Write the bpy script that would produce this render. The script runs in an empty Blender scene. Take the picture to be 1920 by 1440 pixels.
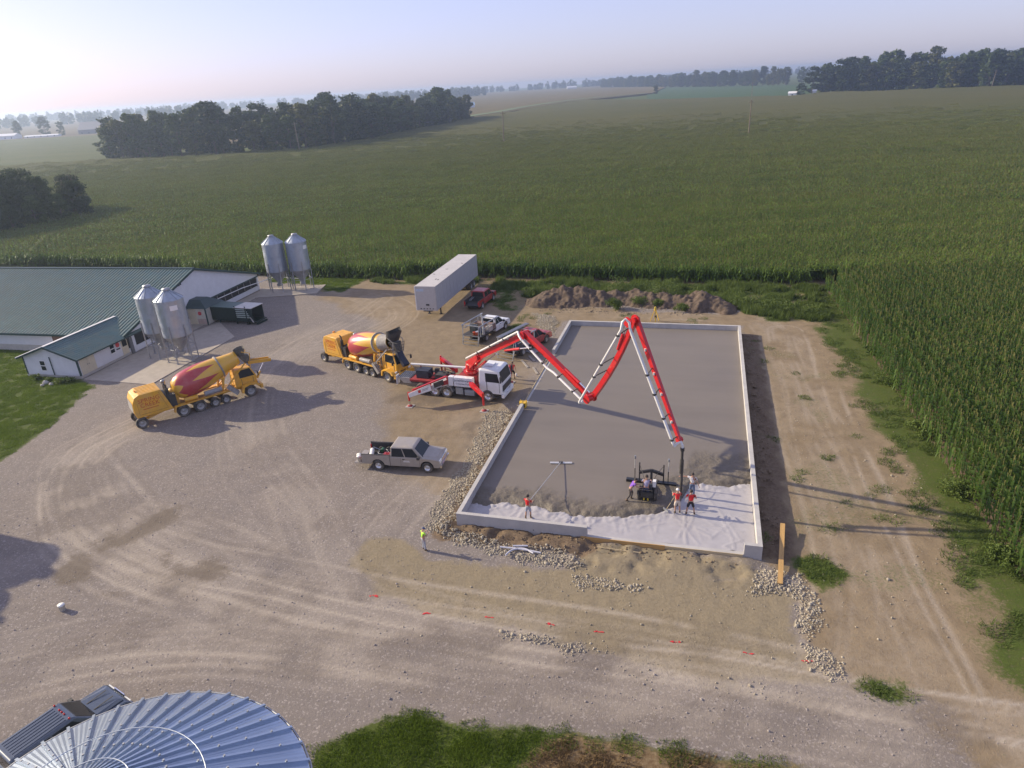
import bpy, bmesh, math, random
import numpy as np
from mathutils import Vector, Matrix, Quaternion
PI = math.pi
R = math.radians
S = bpy.context.scene
COL = S.collection
random.seed(7)
RNG = np.random.default_rng(11)

# ------------------------------------------------------------------ camera
CAM_H, PITCH, ROLL, FPX = 25.0, R(23.468), R(-3.5116), 1291.3     # focal length in pixels of a 1920 wide frame
_fw = np.array([0, math.cos(PITCH), -math.sin(PITCH)])
_rt0 = np.array([1.0, 0, 0])
_up0 = np.cross(_rt0, _fw)
_rt = _rt0 * math.cos(ROLL) + _up0 * math.sin(ROLL)
_up = -_rt0 * math.sin(ROLL) + _up0 * math.cos(ROLL)
cam_d = bpy.data.cameras.new('camera')
cam_d.sensor_width = 36.0
cam_d.lens = 36.0 * FPX / 1920.0
cam_d.clip_start = 0.5
cam_d.clip_end = 20000
cam = bpy.data.objects.new('camera', cam_d)
COL.objects.link(cam)
cam.matrix_world = Matrix(((_rt[0], _up[0], -_fw[0], 0), (_rt[1], _up[1], -_fw[1], 0), (_rt[2], _up[2], -_fw[2], CAM_H), (0, 0, 0, 1)))
S.camera = cam

# ------------------------------------------------------------------ sky, sun, exposure
SUN_EL = R(24.2)
SUN_TRAVEL_AZ = R(-21.4)                  # direction the shadows fall
VEIL = 1.0
world = bpy.data.worlds.new('World')
S.world = world
world.use_nodes = True
wn = world.node_tree
for n in list(wn.nodes):
    wn.nodes.remove(n)
sky = wn.nodes.new('ShaderNodeTexSky')
sky.sky_type = 'NISHITA'
sky.sun_disc = False
sky.sun_elevation = SUN_EL
sky.sun_rotation = R(-68.6)
sky.altitude = 200
sky.air_density = 0.9
sky.dust_density = 1.4
sky.ozone_density = 3.2
bg = wn.nodes.new('ShaderNodeBackground')
bg.inputs['Strength'].default_value = 0.138
wo = wn.nodes.new('ShaderNodeOutputWorld')
veil = wn.nodes.new('ShaderNodeMix')                      # white balance: one even tint over the whole sky
veil.blend_type = 'MULTIPLY'
veil.data_type = 'RGBA'
veil.inputs[0].default_value = VEIL
veil.inputs[7].default_value = (1.10, .97, 1.30, 1)
wn.links.new(sky.outputs[0], veil.inputs[6])
thin = wn.nodes.new('ShaderNodeMix')                      # thin even cloud veil over the whole sky
thin.data_type = 'RGBA'
thin.inputs[0].default_value = 0.52
thin.inputs[7].default_value = (3.4, 3.35, 4.05, 1)
wn.links.new(veil.outputs[2], thin.inputs[6])
wn.links.new(thin.outputs[2], bg.inputs['Color'])
wn.links.new(bg.outputs[0], wo.inputs['Surface'])
sun_d = bpy.data.lights.new('sun', 'SUN')
sun_d.energy = 5.0
sun_d.angle = R(0.7)
sun_d.color = (1.0, 0.86, 0.60)
sun = bpy.data.objects.new('sun', sun_d)
COL.objects.link(sun)
SUN_DIR = Vector((math.cos(SUN_TRAVEL_AZ) * math.cos(SUN_EL), math.sin(SUN_TRAVEL_AZ) * math.cos(SUN_EL), -math.sin(SUN_EL)))
sun.rotation_mode = 'QUATERNION'
sun.rotation_quaternion = SUN_DIR.to_track_quat('-Z', 'Y')
sun.location = (-60, 20, 60)
S.view_settings.view_transform = 'Standard'
S.view_settings.look = 'None'
S.view_settings.gamma = 1
S.view_settings.exposure = 0.46
S.view_settings.use_curve_mapping = False
S.render.engine = 'CYCLES'
S.cycles.use_denoising = True
S.cycles.max_bounces = 6
S.cycles.volume_bounces = 0
S.cycles.volume_max_steps = 64
HAZE_D = 0.00032

# ------------------------------------------------------------------ pixel -> ground
def gp(x, y, z=0.0):
    """point at height z that the photograph shows at pixel (x, y) of 1920x1440"""
    d = _fw + _rt * (x - 960) / FPX - _up * (y - 720) / FPX
    t = (z - CAM_H) / d[2]
    return np.array([d[0] * t, d[1] * t, z])
def gpoly(px, z=0.0):
    return np.array([gp(a, b, z)[:2] for a, b in px])

# ------------------------------------------------------------------ numpy helpers
def in_poly(P, poly):
    x, y = P[:, 0], P[:, 1]
    ins = np.zeros(len(P), bool)
    n = len(poly)
    for i in range(n):
        x0, y0 = poly[i]
        x1, y1 = poly[(i + 1) % n]
        c = (y0 > y) != (y1 > y)
        if not c.any():
            continue
        xi = (x1 - x0) * (y - y0) / ((y1 - y0) if y1 != y0 else 1e-9) + x0
        ins ^= c & (x < xi)
    return ins
def seg_dist(P, pts, closed=False):
    best = np.full(len(P), 1e9)
    n = len(pts)
    for i in range(n if closed else n - 1):
        a = np.asarray(pts[i]); b = np.asarray(pts[(i + 1) % n])
        d = b - a
        L = d @ d + 1e-12
        t = np.clip(((P - a) @ d) / L, 0, 1)
        q = P - (a + t[:, None] * d)
        best = np.minimum(best, np.hypot(q[:, 0], q[:, 1]))
    return best
def sdf(P, poly):
    """signed distance, positive inside"""
    d = seg_dist(P, poly, True)
    return np.where(in_poly(P, poly), d, -d)
class VNoise:
    def __init__(s, seed, n=256):
        s.g = np.random.default_rng(seed).random((n, n)); s.n = n
    def __call__(s, x, y, scale=1.0):
        x = np.asarray(x) * scale; y = np.asarray(y) * scale
        xi = np.floor(x).astype(int); yi = np.floor(y).astype(int)
        fx = x - xi; fy = y - yi
        fx = fx * fx * (3 - 2 * fx); fy = fy * fy * (3 - 2 * fy)
        n = s.n; g = s.g
        a = g[xi % n, yi % n]; b = g[(xi + 1) % n, yi % n]; c = g[xi % n, (yi + 1) % n]; d = g[(xi + 1) % n, (yi + 1) % n]
        return (a * (1 - fx) + b * fx) * (1 - fy) + (c * (1 - fx) + d * fx) * fy
    def fbm(s, x, y, scale=1.0, oct=4):
        r = 0; w = .5; t = 0
        for o in range(oct):
            r = r + w * s(np.asarray(x) + 17.3 * o, np.asarray(y) - 9.1 * o, scale); t += w
            scale *= 2.03; w *= .5
        return r / t
N1, N2, N3 = VNoise(1), VNoise(2), VNoise(3)
def sstep(a, b, x):
    t = np.clip((x - a) / (b - a), 0, 1)
    return t * t * (3 - 2 * t)
def spline(pts, n=12):
    pts = [np.asarray(p, float) for p in pts]
    P = [2 * pts[0] - pts[1]] + pts + [2 * pts[-1] - pts[-2]]
    out = []
    for i in range(1, len(P) - 2):
        for k in range(n):
            t = k / n
            out.append(.5 * ((2 * P[i]) + (-P[i - 1] + P[i + 1]) * t + (2 * P[i - 1] - 5 * P[i] + 4 * P[i + 1] - P[i + 2]) * t * t + (-P[i - 1] + 3 * P[i] - 3 * P[i + 1] + P[i + 2]) * t ** 3))
    out.append(pts[-1])
    return np.array(out)

# ------------------------------------------------------------------ materials
def srgb(r, g, b):
    f = lambda c: (c / 255 / 12.92) if c / 255 <= .04045 else ((c / 255 + .055) / 1.055) ** 2.4
    return (f(r), f(g), f(b))
MATS = {}
def mat(name, col, rough=.6, metal=0.0, var=.15, scale=3.0, bump=0.0, bscale=40.0, spec=.5, dust=0.0, coat=0.0, trans=0.0, stretch=None, emis=None):
    if name in MATS:
        return MATS[name]
    m = bpy.data.materials.new(name)
    m.use_nodes = True
    nt = m.node_tree
    b = nt.nodes['Principled BSDF']
    L = nt.links
    b.inputs['Roughness'].default_value = rough
    b.inputs['Metallic'].default_value = metal
    b.inputs['Specular IOR Level'].default_value = spec
    b.inputs['Coat Weight'].default_value = coat
    tc = nt.nodes.new('ShaderNodeTexCoord')
    src = tc.outputs['Object']
    if stretch:
        mp = nt.nodes.new('ShaderNodeMapping')
        mp.inputs['Scale'].default_value = stretch
        L.new(src, mp.inputs['Vector']); src = mp.outputs[0]
    nz = nt.nodes.new('ShaderNodeTexNoise')
    nz.inputs['Scale'].default_value = scale
    nz.inputs['Detail'].default_value = 5
    nz.inputs['Roughness'].default_value = .65
    L.new(src, nz.inputs['Vector'])
    mx = nt.nodes.new('ShaderNodeMix')
    mx.data_type = 'RGBA'
    mx.inputs[6].default_value = (*[c * (1 - var) for c in col], 1)
    mx.inputs[7].default_value = (*[min(1, c * (1 + var)) for c in col], 1)
    mr = nt.nodes.new('ShaderNodeMapRange')
    mr.inputs['From Min'].default_value = .3
    mr.inputs['From Max'].default_value = .7
    L.new(nz.outputs['Fac'], mr.inputs['Value'])
    L.new(mr.outputs[0], mx.inputs[0])
    out = mx.outputs[2]
    if dust > 0:
        n2 = nt.nodes.new('ShaderNodeTexNoise')
        n2.inputs['Scale'].default_value = 1.7
        n2.inputs['Detail'].default_value = 6
        L.new(tc.outputs['Object'], n2.inputs['Vector'])
        r2 = nt.nodes.new('ShaderNodeMapRange')
        r2.inputs['From Min'].default_value = .35
        r2.inputs['From Max'].default_value = .75
        r2.inputs['To Max'].default_value = dust
        L.new(n2.outputs['Fac'], r2.inputs['Value'])
        m2 = nt.nodes.new('ShaderNodeMix'); m2.data_type = 'RGBA'
        m2.inputs[7].default_value = (.34, .29, .235, 1)
        L.new(r2.outputs[0], m2.inputs[0]); L.new(out, m2.inputs[6])
        out = m2.outputs[2]
        ra = nt.nodes.new('ShaderNodeMapRange')
        ra.inputs['To Min'].default_value = rough; ra.inputs['To Max'].default_value = min(1, rough + .45)
        ra.inputs['From Max'].default_value = max(dust, .01)
        L.new(r2.outputs[0], ra.inputs['Value']); L.new(ra.outputs[0], b.inputs['Roughness'])
    L.new(out, b.inputs['Base Color'])
    if bump > 0:
        nb = nt.nodes.new('ShaderNodeTexNoise')
        nb.inputs['Scale'].default_value = bscale
        nb.inputs['Detail'].default_value = 4
        L.new(src, nb.inputs['Vector'])
        bm = nt.nodes.new('ShaderNodeBump')
        bm.inputs['Strength'].default_value = bump
        bm.inputs['Distance'].default_value = .05
        L.new(nb.outputs['Fac'], bm.inputs['Height']); L.new(bm.outputs[0], b.inputs['Normal'])
    if trans > 0:
        tr = nt.nodes.new('ShaderNodeBsdfTranslucent')
        ms = nt.nodes.new('ShaderNodeMixShader')
        ms.inputs[0].default_value = trans
        L.new(out, tr.inputs['Color'])
        L.new(b.outputs[0], ms.inputs[1]); L.new(tr.outputs[0], ms.inputs[2])
        L.new(ms.outputs[0], nt.nodes['Material Output'].inputs['Surface'])
    MATS[name] = m
    return m
def leafmat(name, c0, c1, trans=.3, rough=.6, scale=.35, streak=None, isl=.45, nzw=.4, far_tan=None):
    """foliage: colour differs leaf by leaf and plant by plant"""
    m = bpy.data.materials.new(name); m.use_nodes = True
    nt = m.node_tree; L = nt.links; b = nt.nodes['Principled BSDF']
    b.inputs['Roughness'].default_value = rough
    b.inputs['Specular IOR Level'].default_value = .25
    ge = nt.nodes.new('ShaderNodeNewGeometry'); oi = nt.nodes.new('ShaderNodeObjectInfo')
    nz = nt.nodes.new('ShaderNodeTexNoise'); nz.inputs['Scale'].default_value = scale; nz.inputs['Detail'].default_value = 3
    if streak is None:
        L.new(ge.outputs['Position'], nz.inputs['Vector'])
    else:
        mp = nt.nodes.new('ShaderNodeMapping'); mp.vector_type = 'POINT'; mp.inputs['Rotation'].default_value = (0, 0, -streak[0]); mp.inputs['Scale'].default_value = (streak[1], 1, .2)
        L.new(ge.outputs['Position'], mp.inputs['Vector']); L.new(mp.outputs[0], nz.inputs['Vector'])
    a = nt.nodes.new('ShaderNodeMath'); a.operation = 'MULTIPLY_ADD'; a.inputs[1].default_value = isl
    L.new(ge.outputs['Random Per Island'], a.inputs[0])
    a2 = nt.nodes.new('ShaderNodeMath'); a2.operation = 'MULTIPLY_ADD'; a2.inputs[1].default_value = .35
    L.new(oi.outputs['Random'], a2.inputs[0])
    mr = nt.nodes.new('ShaderNodeMapRange'); mr.inputs['From Min'].default_value = .3; mr.inputs['From Max'].default_value = .7; mr.inputs['To Max'].default_value = nzw
    L.new(nz.outputs['Fac'], mr.inputs['Value'])
    L.new(mr.outputs[0], a2.inputs[2]); L.new(a2.outputs[0], a.inputs[2])
    mx = nt.nodes.new('ShaderNodeMix'); mx.data_type = 'RGBA'
    mx.inputs[6].default_value = (*c0, 1); mx.inputs[7].default_value = (*c1, 1)
    L.new(a.outputs[0], mx.inputs[0])
    if far_tan is not None:                          # tan mixed in toward the far side, for tassels seen at grazing angles
        sp = nt.nodes.new('ShaderNodeSeparateXYZ'); L.new(ge.outputs['Position'], sp.inputs[0])
        rp = nt.nodes.new('ShaderNodeMapRange'); rp.inputs['From Min'].default_value = 130; rp.inputs['From Max'].default_value = 430; rp.inputs['To Max'].default_value = .75
        L.new(sp.outputs['Y'], rp.inputs['Value'])
        mz = nt.nodes.new('ShaderNodeMix'); mz.data_type = 'RGBA'; mz.inputs[7].default_value = (*far_tan, 1)
        L.new(rp.outputs[0], mz.inputs[0]); L.new(mx.outputs[2], mz.inputs[6]); mx = mz
    L.new(mx.outputs[2], b.inputs['Base Color'])
    tr = nt.nodes.new('ShaderNodeBsdfTranslucent'); ms = nt.nodes.new('ShaderNodeMixShader'); ms.inputs[0].default_value = trans
    L.new(mx.outputs[2], tr.inputs['Color']); L.new(b.outputs[0], ms.inputs[1]); L.new(tr.outputs[0], ms.inputs[2])
    L.new(ms.outputs[0], nt.nodes['Material Output'].inputs['Surface'])
    MATS[name] = m
    return m

# ------------------------------------------------------------------ mesh builder
def rotz(a):
    c, s = math.cos(a), math.sin(a)
    return np.array([[c, -s, 0], [s, c, 0], [0, 0, 1]])
def frame_from(d, up=(0, 0, 1)):
    d = np.asarray(d, float); d = d / np.linalg.norm(d)
    u = np.asarray(up, float)
    if abs(d @ u) > .98:
        u = np.array([1.0, 0, 0])
    s = np.cross(u, d); s /= np.linalg.norm(s)
    return d, s, np.cross(d, s)
class MB:
    def __init__(s):
        s.v = []; s.f = []; s.m = []; s.sm = []
    def add(s, V, F, mi=0, smooth=False):
        o = len(s.v)
        s.v.extend([tuple(map(float, p)) for p in V])
        for q in F:
            s.f.append(tuple(i + o for i in q)); s.m.append(mi); s.sm.append(smooth)
        return s
    def box(s, x0, x1, y0, y1, z0, z1, mi=0):
        V = [(x, y, z) for z in (z0, z1) for y in (y0, y1) for x in (x0, x1)]
        return s.add(V, [(0, 2, 3, 1), (4, 5, 7, 6), (0, 1, 5, 4), (2, 6, 7, 3), (0, 4, 6, 2), (1, 3, 7, 5)], mi)
    def obox(s, c, size, M=None, mi=0):
        h = np.array(size) / 2
        V = np.array([(x, y, z) for z in (-1, 1) for y in (-1, 1) for x in (-1, 1)]) * h
        if M is not None:
            V = V @ np.asarray(M).T
        return s.add(V + np.asarray(c), [(0, 2, 3, 1), (4, 5, 7, 6), (0, 1, 5, 4), (2, 6, 7, 3), (0, 4, 6, 2), (1, 3, 7, 5)], mi)
    def beam(s, p0, p1, w, h, w1=None, h1=None, up=(0, 0, 1), mi=0):
        p0 = np.asarray(p0, float); p1 = np.asarray(p1, float)
        w1 = w if w1 is None else w1; h1 = h if h1 is None else h1
        d, a, b = frame_from(p1 - p0, up)
        V = []
        for p, ww, hh in ((p0, w, h), (p1, w1, h1)):
            for sa, sb in ((-1, -1), (1, -1), (1, 1), (-1, 1)):
                V.append(p + a * sa * ww / 2 + b * sb * hh / 2)
        return s.add(V, [(3, 2, 1, 0), (4, 5, 6, 7), (0, 1, 5, 4), (1, 2, 6, 5), (2, 3, 7, 6), (3, 0, 4, 7)], mi)
    def cyl(s, p0, p1, r0, r1=None, n=12, cap=True, mi=0, smooth=True):
        p0 = np.asarray(p0, float); p1 = np.asarray(p1, float)
        r1 = r0 if r1 is None else r1
        d, a, b = frame_from(p1 - p0)
        V = []
        for p, r in ((p0, r0), (p1, r1)):
            for i in range(n):
                t = 2 * PI * i / n
                V.append(p + (a * math.cos(t) + b * math.sin(t)) * r)
        s.add(V, [(i, (i + 1) % n, n + (i + 1) % n, n + i) for i in range(n)], mi, smooth)
        if cap:
            s.add(V[:n], [tuple(range(n - 1, -1, -1))], mi); s.add(V[n:], [tuple(range(n))], mi)
        return s
    def tube(s, pts, r, n=8, mi=0, rs=None):
        pts = [np.asarray(p, float) for p in pts]
        V = []; m = len(pts)
        d0 = pts[1] - pts[0]
        _, a, b = frame_from(d0)
        for k in range(m):
            d = pts[min(k + 1, m - 1)] - pts[max(k - 1, 0)]
            d = d / (np.linalg.norm(d) + 1e-9)
            a = a - d * (a @ d); a /= np.linalg.norm(a); b = np.cross(d, a)
            rr = r if rs is None else rs[k]
            for i in range(n):
                t = 2 * PI * i / n
                V.append(pts[k] + (a * math.cos(t) + b * math.sin(t)) * rr)
        F = [(k * n + i, k * n + (i + 1) % n, (k + 1) * n + (i + 1) % n, (k + 1) * n + i) for k in range(m - 1) for i in range(n)]
        s.add(V, F, mi, True)
        s.add(V[:n], [tuple(range(n - 1, -1, -1))], mi); s.add(V[-n:], [tuple(range(n))], mi)
        return s
    def prism(s, poly, y0, y1, axis='y', mi=0):
        n = len(poly)
        if axis == 'y':
            V = [(x, y0, z) for x, z in poly] + [(x, y1, z) for x, z in poly]
        elif axis == 'x':
            V = [(y0, x, z) for x, z in poly] + [(y1, x, z) for x, z in poly]
        else:
            V = [(x, y, y0) for x, y in poly] + [(x, y, y1) for x, y in poly]
        F = [tuple(range(n)), tuple(range(2 * n - 1, n - 1, -1))] + [(i + n, (i + 1) % n + n, (i + 1) % n, i) for i in range(n)]
        return s.add(V, F, mi)
    def lathe(s, prof, n=24, origin=(0, 0, 0), axis=(0, 0, 1), mi=0, smooth=True, a0=0.0):
        o = np.asarray(origin, float)
        d, a, b = frame_from(axis)
        V = []
        for r, z in prof:
            for i in range(n):
                t = 2 * PI * i / n + a0
                V.append(o + d * z + (a * math.cos(t) + b * math.sin(t)) * r)
        F = [(k * n + i, k * n + (i + 1) % n, (k + 1) * n + (i + 1) % n, (k + 1) * n + i) for k in range(len(prof) - 1) for i in range(n)]
        return s.add(V, F, mi, smooth)
    def ball(s, c, r, n=10, m=6, sc=(1, 1, 1), mi=0):
        V = []; c = np.asarray(c, float)
        for k in range(m + 1):
            t = PI * k / m
            for i in range(n):
                p = 2 * PI * i / n
                V.append(c + np.array((math.sin(t) * math.cos(p), math.sin(t) * math.sin(p), math.cos(t))) * r * np.array(sc))
        return s.add(V, [(k * n + i, (k + 1) * n + i, (k + 1) * n + (i + 1) % n, k * n + (i + 1) % n) for k in range(m) for i in range(n)], mi, True)
    def loft(s, rings, mi=0, cap=True, smooth=False):
        n = len(rings[0]); V = [p for r in rings for p in r]
        F = [(k * n + i, k * n + (i + 1) % n, (k + 1) * n + (i + 1) % n, (k + 1) * n + i) for k in range(len(rings) - 1) for i in range(n)]
        s.add(V, F, mi, smooth)
        if cap:
            s.add(rings[0], [tuple(range(n - 1, -1, -1))], mi); s.add(rings[-1], [tuple(range(n))], mi)
        return s
    def quad(s, a, b, c, d, mi=0):
        return s.add([a, b, c, d], [(0, 1, 2, 3)], mi)
    def xf(s, M=None, t=(0, 0, 0)):
        A = np.array(s.v)
        if M is not None:
            A = A @ np.asarray(M).T
        A = A + np.asarray(t)
        s.v = [tuple(p) for p in A]
        return s
    def mesh(s, name, mats):
        me = bpy.data.meshes.new(name)
        me.from_pydata(s.v, [], s.f)
        for m in (mats if isinstance(mats, (list, tuple)) else [mats]):
            me.materials.append(m)
        me.polygons.foreach_set('material_index', s.m)
        me.polygons.foreach_set('use_smooth', s.sm)
        me.update()
        return me
    def build(s, name, mats, parent=None, world=False, bev=0.0, seg=3):
        if world and parent is not None:
            M = np.array(parent.matrix_basis.inverted())
            s.xf(M[:3, :3], M[:3, 3])
        me = s.mesh(name, mats)
        if bev > 0:
            bm = bmesh.new(); bm.from_mesh(me)
            bmesh.ops.remove_doubles(bm, verts=bm.verts, dist=1e-4)
            bmesh.ops.recalc_face_normals(bm, faces=bm.faces)
            es = [e for e in bm.edges if len(e.link_faces) == 2 and e.calc_face_angle(0) > R(22)]
            bmesh.ops.bevel(bm, geom=es, offset=bev, segments=seg, profile=.6, affect='EDGES', clamp_overlap=True)
            bm.to_mesh(me); bm.free(); me.update()
        return link(name, me, parent)
def link(name, me, parent=None, loc=None, rz=None):
    o = bpy.data.objects.new(name, me)
    COL.objects.link(o)
    if parent is not None:
        o.parent = parent
    if loc is not None:
        o.location = loc
    if rz is not None:
        o.rotation_euler = (0, 0, rz)
    return o
def tag(o, label=None, cat=None, group=None, kind=None):
    if label: o['label'] = label
    if cat: o['category'] = cat
    if group: o['group'] = group
    if kind: o['kind'] = kind
    return o
def thing(name, label, cat, loc=(0, 0, 0), rz=0.0, group=None, scale=1.0):
    o = bpy.data.objects.new(name, None)
    o.empty_display_size = .3
    COL.objects.link(o)
    o.location = tuple(float(c) for c in loc)
    o.rotation_euler = (0, 0, rz)
    o.scale = (scale,) * 3
    o.matrix_basis = Matrix.Translation(Vector(tuple(float(c) for c in loc))) @ Matrix.Rotation(rz, 4, 'Z') @ Matrix.Scale(scale, 4)
    return tag(o, label, cat, group)
def copy_tree(o, parent=None):
    c = o.copy(); COL.objects.link(c); c.parent = parent
    for ch in list(o.children):
        copy_tree(ch, c)
    return c
def mesh_np(name, V, F4, mats, smooth=False, mi=None):
    """fast mesh from numpy arrays of verts (n,3) and quads (m,4) or tris (m,3)"""
    me = bpy.data.meshes.new(name)
    V = np.ascontiguousarray(V, np.float32); F4 = np.ascontiguousarray(F4, np.int32)
    k = F4.shape[1]
    me.vertices.add(len(V)); me.vertices.foreach_set('co', V.ravel())
    me.loops.add(F4.size); me.loops.foreach_set('vertex_index', F4.ravel())
    me.polygons.add(len(F4))
    me.polygons.foreach_set('loop_start', np.arange(0, F4.size, k, dtype=np.int32))
    me.polygons.foreach_set('loop_total', np.full(len(F4), k, np.int32))
    if smooth:
        me.polygons.foreach_set('use_smooth', np.ones(len(F4), bool))
    for m in (mats if isinstance(mats, (list, tuple)) else [mats]):
        me.materials.append(m)
    if mi is not None:
        me.polygons.foreach_set('material_index', np.ascontiguousarray(mi, np.int32))
    me.update(calc_edges=True)
    return me
def text_mesh(body, size, material, M, parent, name='lettering', extrude=.004):
    cu = bpy.data.curves.new('t', 'FONT')
    cu.body = body; cu.size = size; cu.align_x = 'CENTER'; cu.align_y = 'CENTER'; cu.extrude = extrude
    cu.resolution_u = 2
    tmp = bpy.data.objects.new('t', cu)
    me = bpy.data.meshes.new_from_object(tmp)
    bpy.data.objects.remove(tmp); bpy.data.curves.remove(cu)
    me.materials.clear(); me.materials.append(material)
    me.transform(M)
    return link(name, me, parent)
# ------------------------------------------------------------------ pit frame (shared by ground and foundation)
PIT_AZ = R(-16.46)
PIT_O = np.array([-3.95, 35.90, 0.0])            # outer south-west corner
PIT_W, PIT_L, WALL_T, WALL_TOP = 17.9, 37.65, .26, .95
PU = np.array([math.cos(PIT_AZ), math.sin(PIT_AZ), 0]); PV = np.array([-math.sin(PIT_AZ), math.cos(PIT_AZ), 0])
def uv(P):
    d = np.atleast_2d(P)[:, :2] - PIT_O[:2]
    return d @ PU[:2], d @ PV[:2]
def puv(x, y, z=0.0):
    a, b = uv(gp(x, y, z)); return float(a[0]), float(b[0])

# ------------------------------------------------------------------ ground zones, traced on the ground plane
LAWN = gpoly([(-300, 655), (0, 651), (55, 656), (62, 702), (152, 713), (175, 722), (150, 745), (120, 775), (60, 828), (0, 866), (-300, 1000)])
LAWN_N = gpoly([(500, 518), (700, 516), (668, 532), (640, 548), (600, 540), (585, 532), (505, 530)])
LAWN_S = gpoly([(560, 1600), (582, 1440), (592, 1405), (640, 1372), (700, 1350), (770, 1337), (850, 1352), (1000, 1367), (1180, 1392), (1400, 1428), (1560, 1450), (1560, 1600)])
DEAD = gpoly([(965, 1600), (975, 1430), (1005, 1395), (1090, 1388), (1180, 1396), (1400, 1432), (1560, 1455), (1560, 1600)])
CLAY = gpoly([(650, 1062), (690, 1020), (760, 1012), (800, 1045), (900, 1058), (1090, 1062), (1250, 1070), (1430, 1085), (1490, 1130), (1480, 1180), (1520, 1230), (1570, 1290), (1420, 1288), (1280, 1262), (1150, 1228), (1000, 1195), (830, 1158), (720, 1118)])
PITFRONT = gpoly([(1085, 1020), (1250, 1030), (1420, 1058), (1430, 1095), (1250, 1090), (1085, 1065)])
DIRT = gpoly([(1000, 565), (1200, 585), (1360, 588), (1450, 575), (1560, 598), (1640, 700), (1740, 880), (1830, 1060), (1920, 1260), (2100, 1560), (2000, 1480), (1920, 1345), (1580, 1295), (1500, 1180), (1500, 1090), (1430, 1055), (1390, 612), (1060, 602), (1010, 640), (960, 600)])
YARDDIRT = gpoly([(600, 520), (700, 520), (960, 530), (1010, 560), (1040, 600), (1010, 680), (980, 760), (900, 900), (840, 960), (760, 900), (700, 800), (740, 720), (700, 600), (600, 560)])
STAINS = [gpoly([(330, 958), (300, 990), (250, 1012), (190, 1035), (180, 1022), (230, 1000), (270, 970), (310, 955)]),
          gpoly([(135, 1040), (165, 1050), (200, 1100), (260, 1105), (230, 1125), (170, 1115), (120, 1070)]),
          gpoly([(300, 1050), (380, 1060), (430, 1085), (380, 1105), (300, 1085)]),
          gpoly([(730, 735), (790, 728), (830, 752), (770, 764), (722, 752)]),
          gpoly([(868, 800), (900, 790), (905, 815), (880, 850), (862, 845)])]
WEEDS = gpoly([(1445, 575), (1545, 590), (1640, 690), (1760, 880), (1850, 1060), (1960, 1290), (2100, 1500), (2200, 1500), (2000, 1180), (1880, 1020), (1730, 800), (1600, 640), (1560, 575)])
BEHIND = gpoly([(985, 560), (990, 524), (1120, 522), (1330, 526), (1556, 538), (1548, 604), (1440, 600), (1360, 575), (1200, 556), (1040, 548)])
GRASS_N = [BEHIND, gpoly([(690, 520), (800, 520), (990, 527), (995, 545), (930, 545), (890, 535), (700, 532)]), gpoly([(582, 522), (680, 522), (640, 545), (600, 548)]), gpoly([(895, 540), (1010, 530), (1000, 560), (960, 590), (905, 570)]), gpoly([(1340, 545), (1545, 560), (1545, 600), (1440, 600), (1360, 575)])]
PATCHES = [gpoly([(1490, 1050), (1560, 1040), (1600, 1085), (1540, 1105)]), gpoly([(1570, 1275), (1640, 1270), (1760, 1310), (1700, 1325), (1600, 1295)]), gpoly([(940, 625), (985, 590), (1000, 600), (960, 640)])]
CORN_EDGE = [(-130, 138), (-91, 124.5), (-27.75, 101.9), (3.76, 92.2), (20.5, 87.2), (38.6, 80.6), (29.9, 45.0), (25.5, 27.6), (21.3, 11.0), (17, -6)]
STONE_ZONES = [gpoly([(797, 990), (812, 955), (850, 900), (880, 850), (905, 800), (915, 775), (960, 766), (968, 775), (930, 830), (895, 890), (862, 950), (845, 985), (830, 1000)]),
               gpoly([(835, 1003), (900, 1008), (970, 1030), (1060, 1036), (1088, 1042), (1090, 1062), (1010, 1056), (940, 1042), (870, 1022)]),
               gpoly([(1425, 1062), (1500, 1078), (1532, 1120), (1538, 1170), (1515, 1200), (1495, 1175), (1500, 1130), (1470, 1112), (1400, 1118)]),
               gpoly([(1500, 1205), (1520, 1210), (1562, 1228), (1592, 1262), (1560, 1282), (1525, 1250)]),
               gpoly([(940, 1186), (1010, 1196), (1090, 1210), (1145, 1222), (1100, 1222), (1010, 1206)]),
               gpoly([(1003, 588), (1035, 592), (1048, 604), (1035, 628), (1010, 618)]),
               gpoly([(1085, 1085), (1150, 1092), (1200, 1102), (1150, 1106), (1090, 1096)])]
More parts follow.
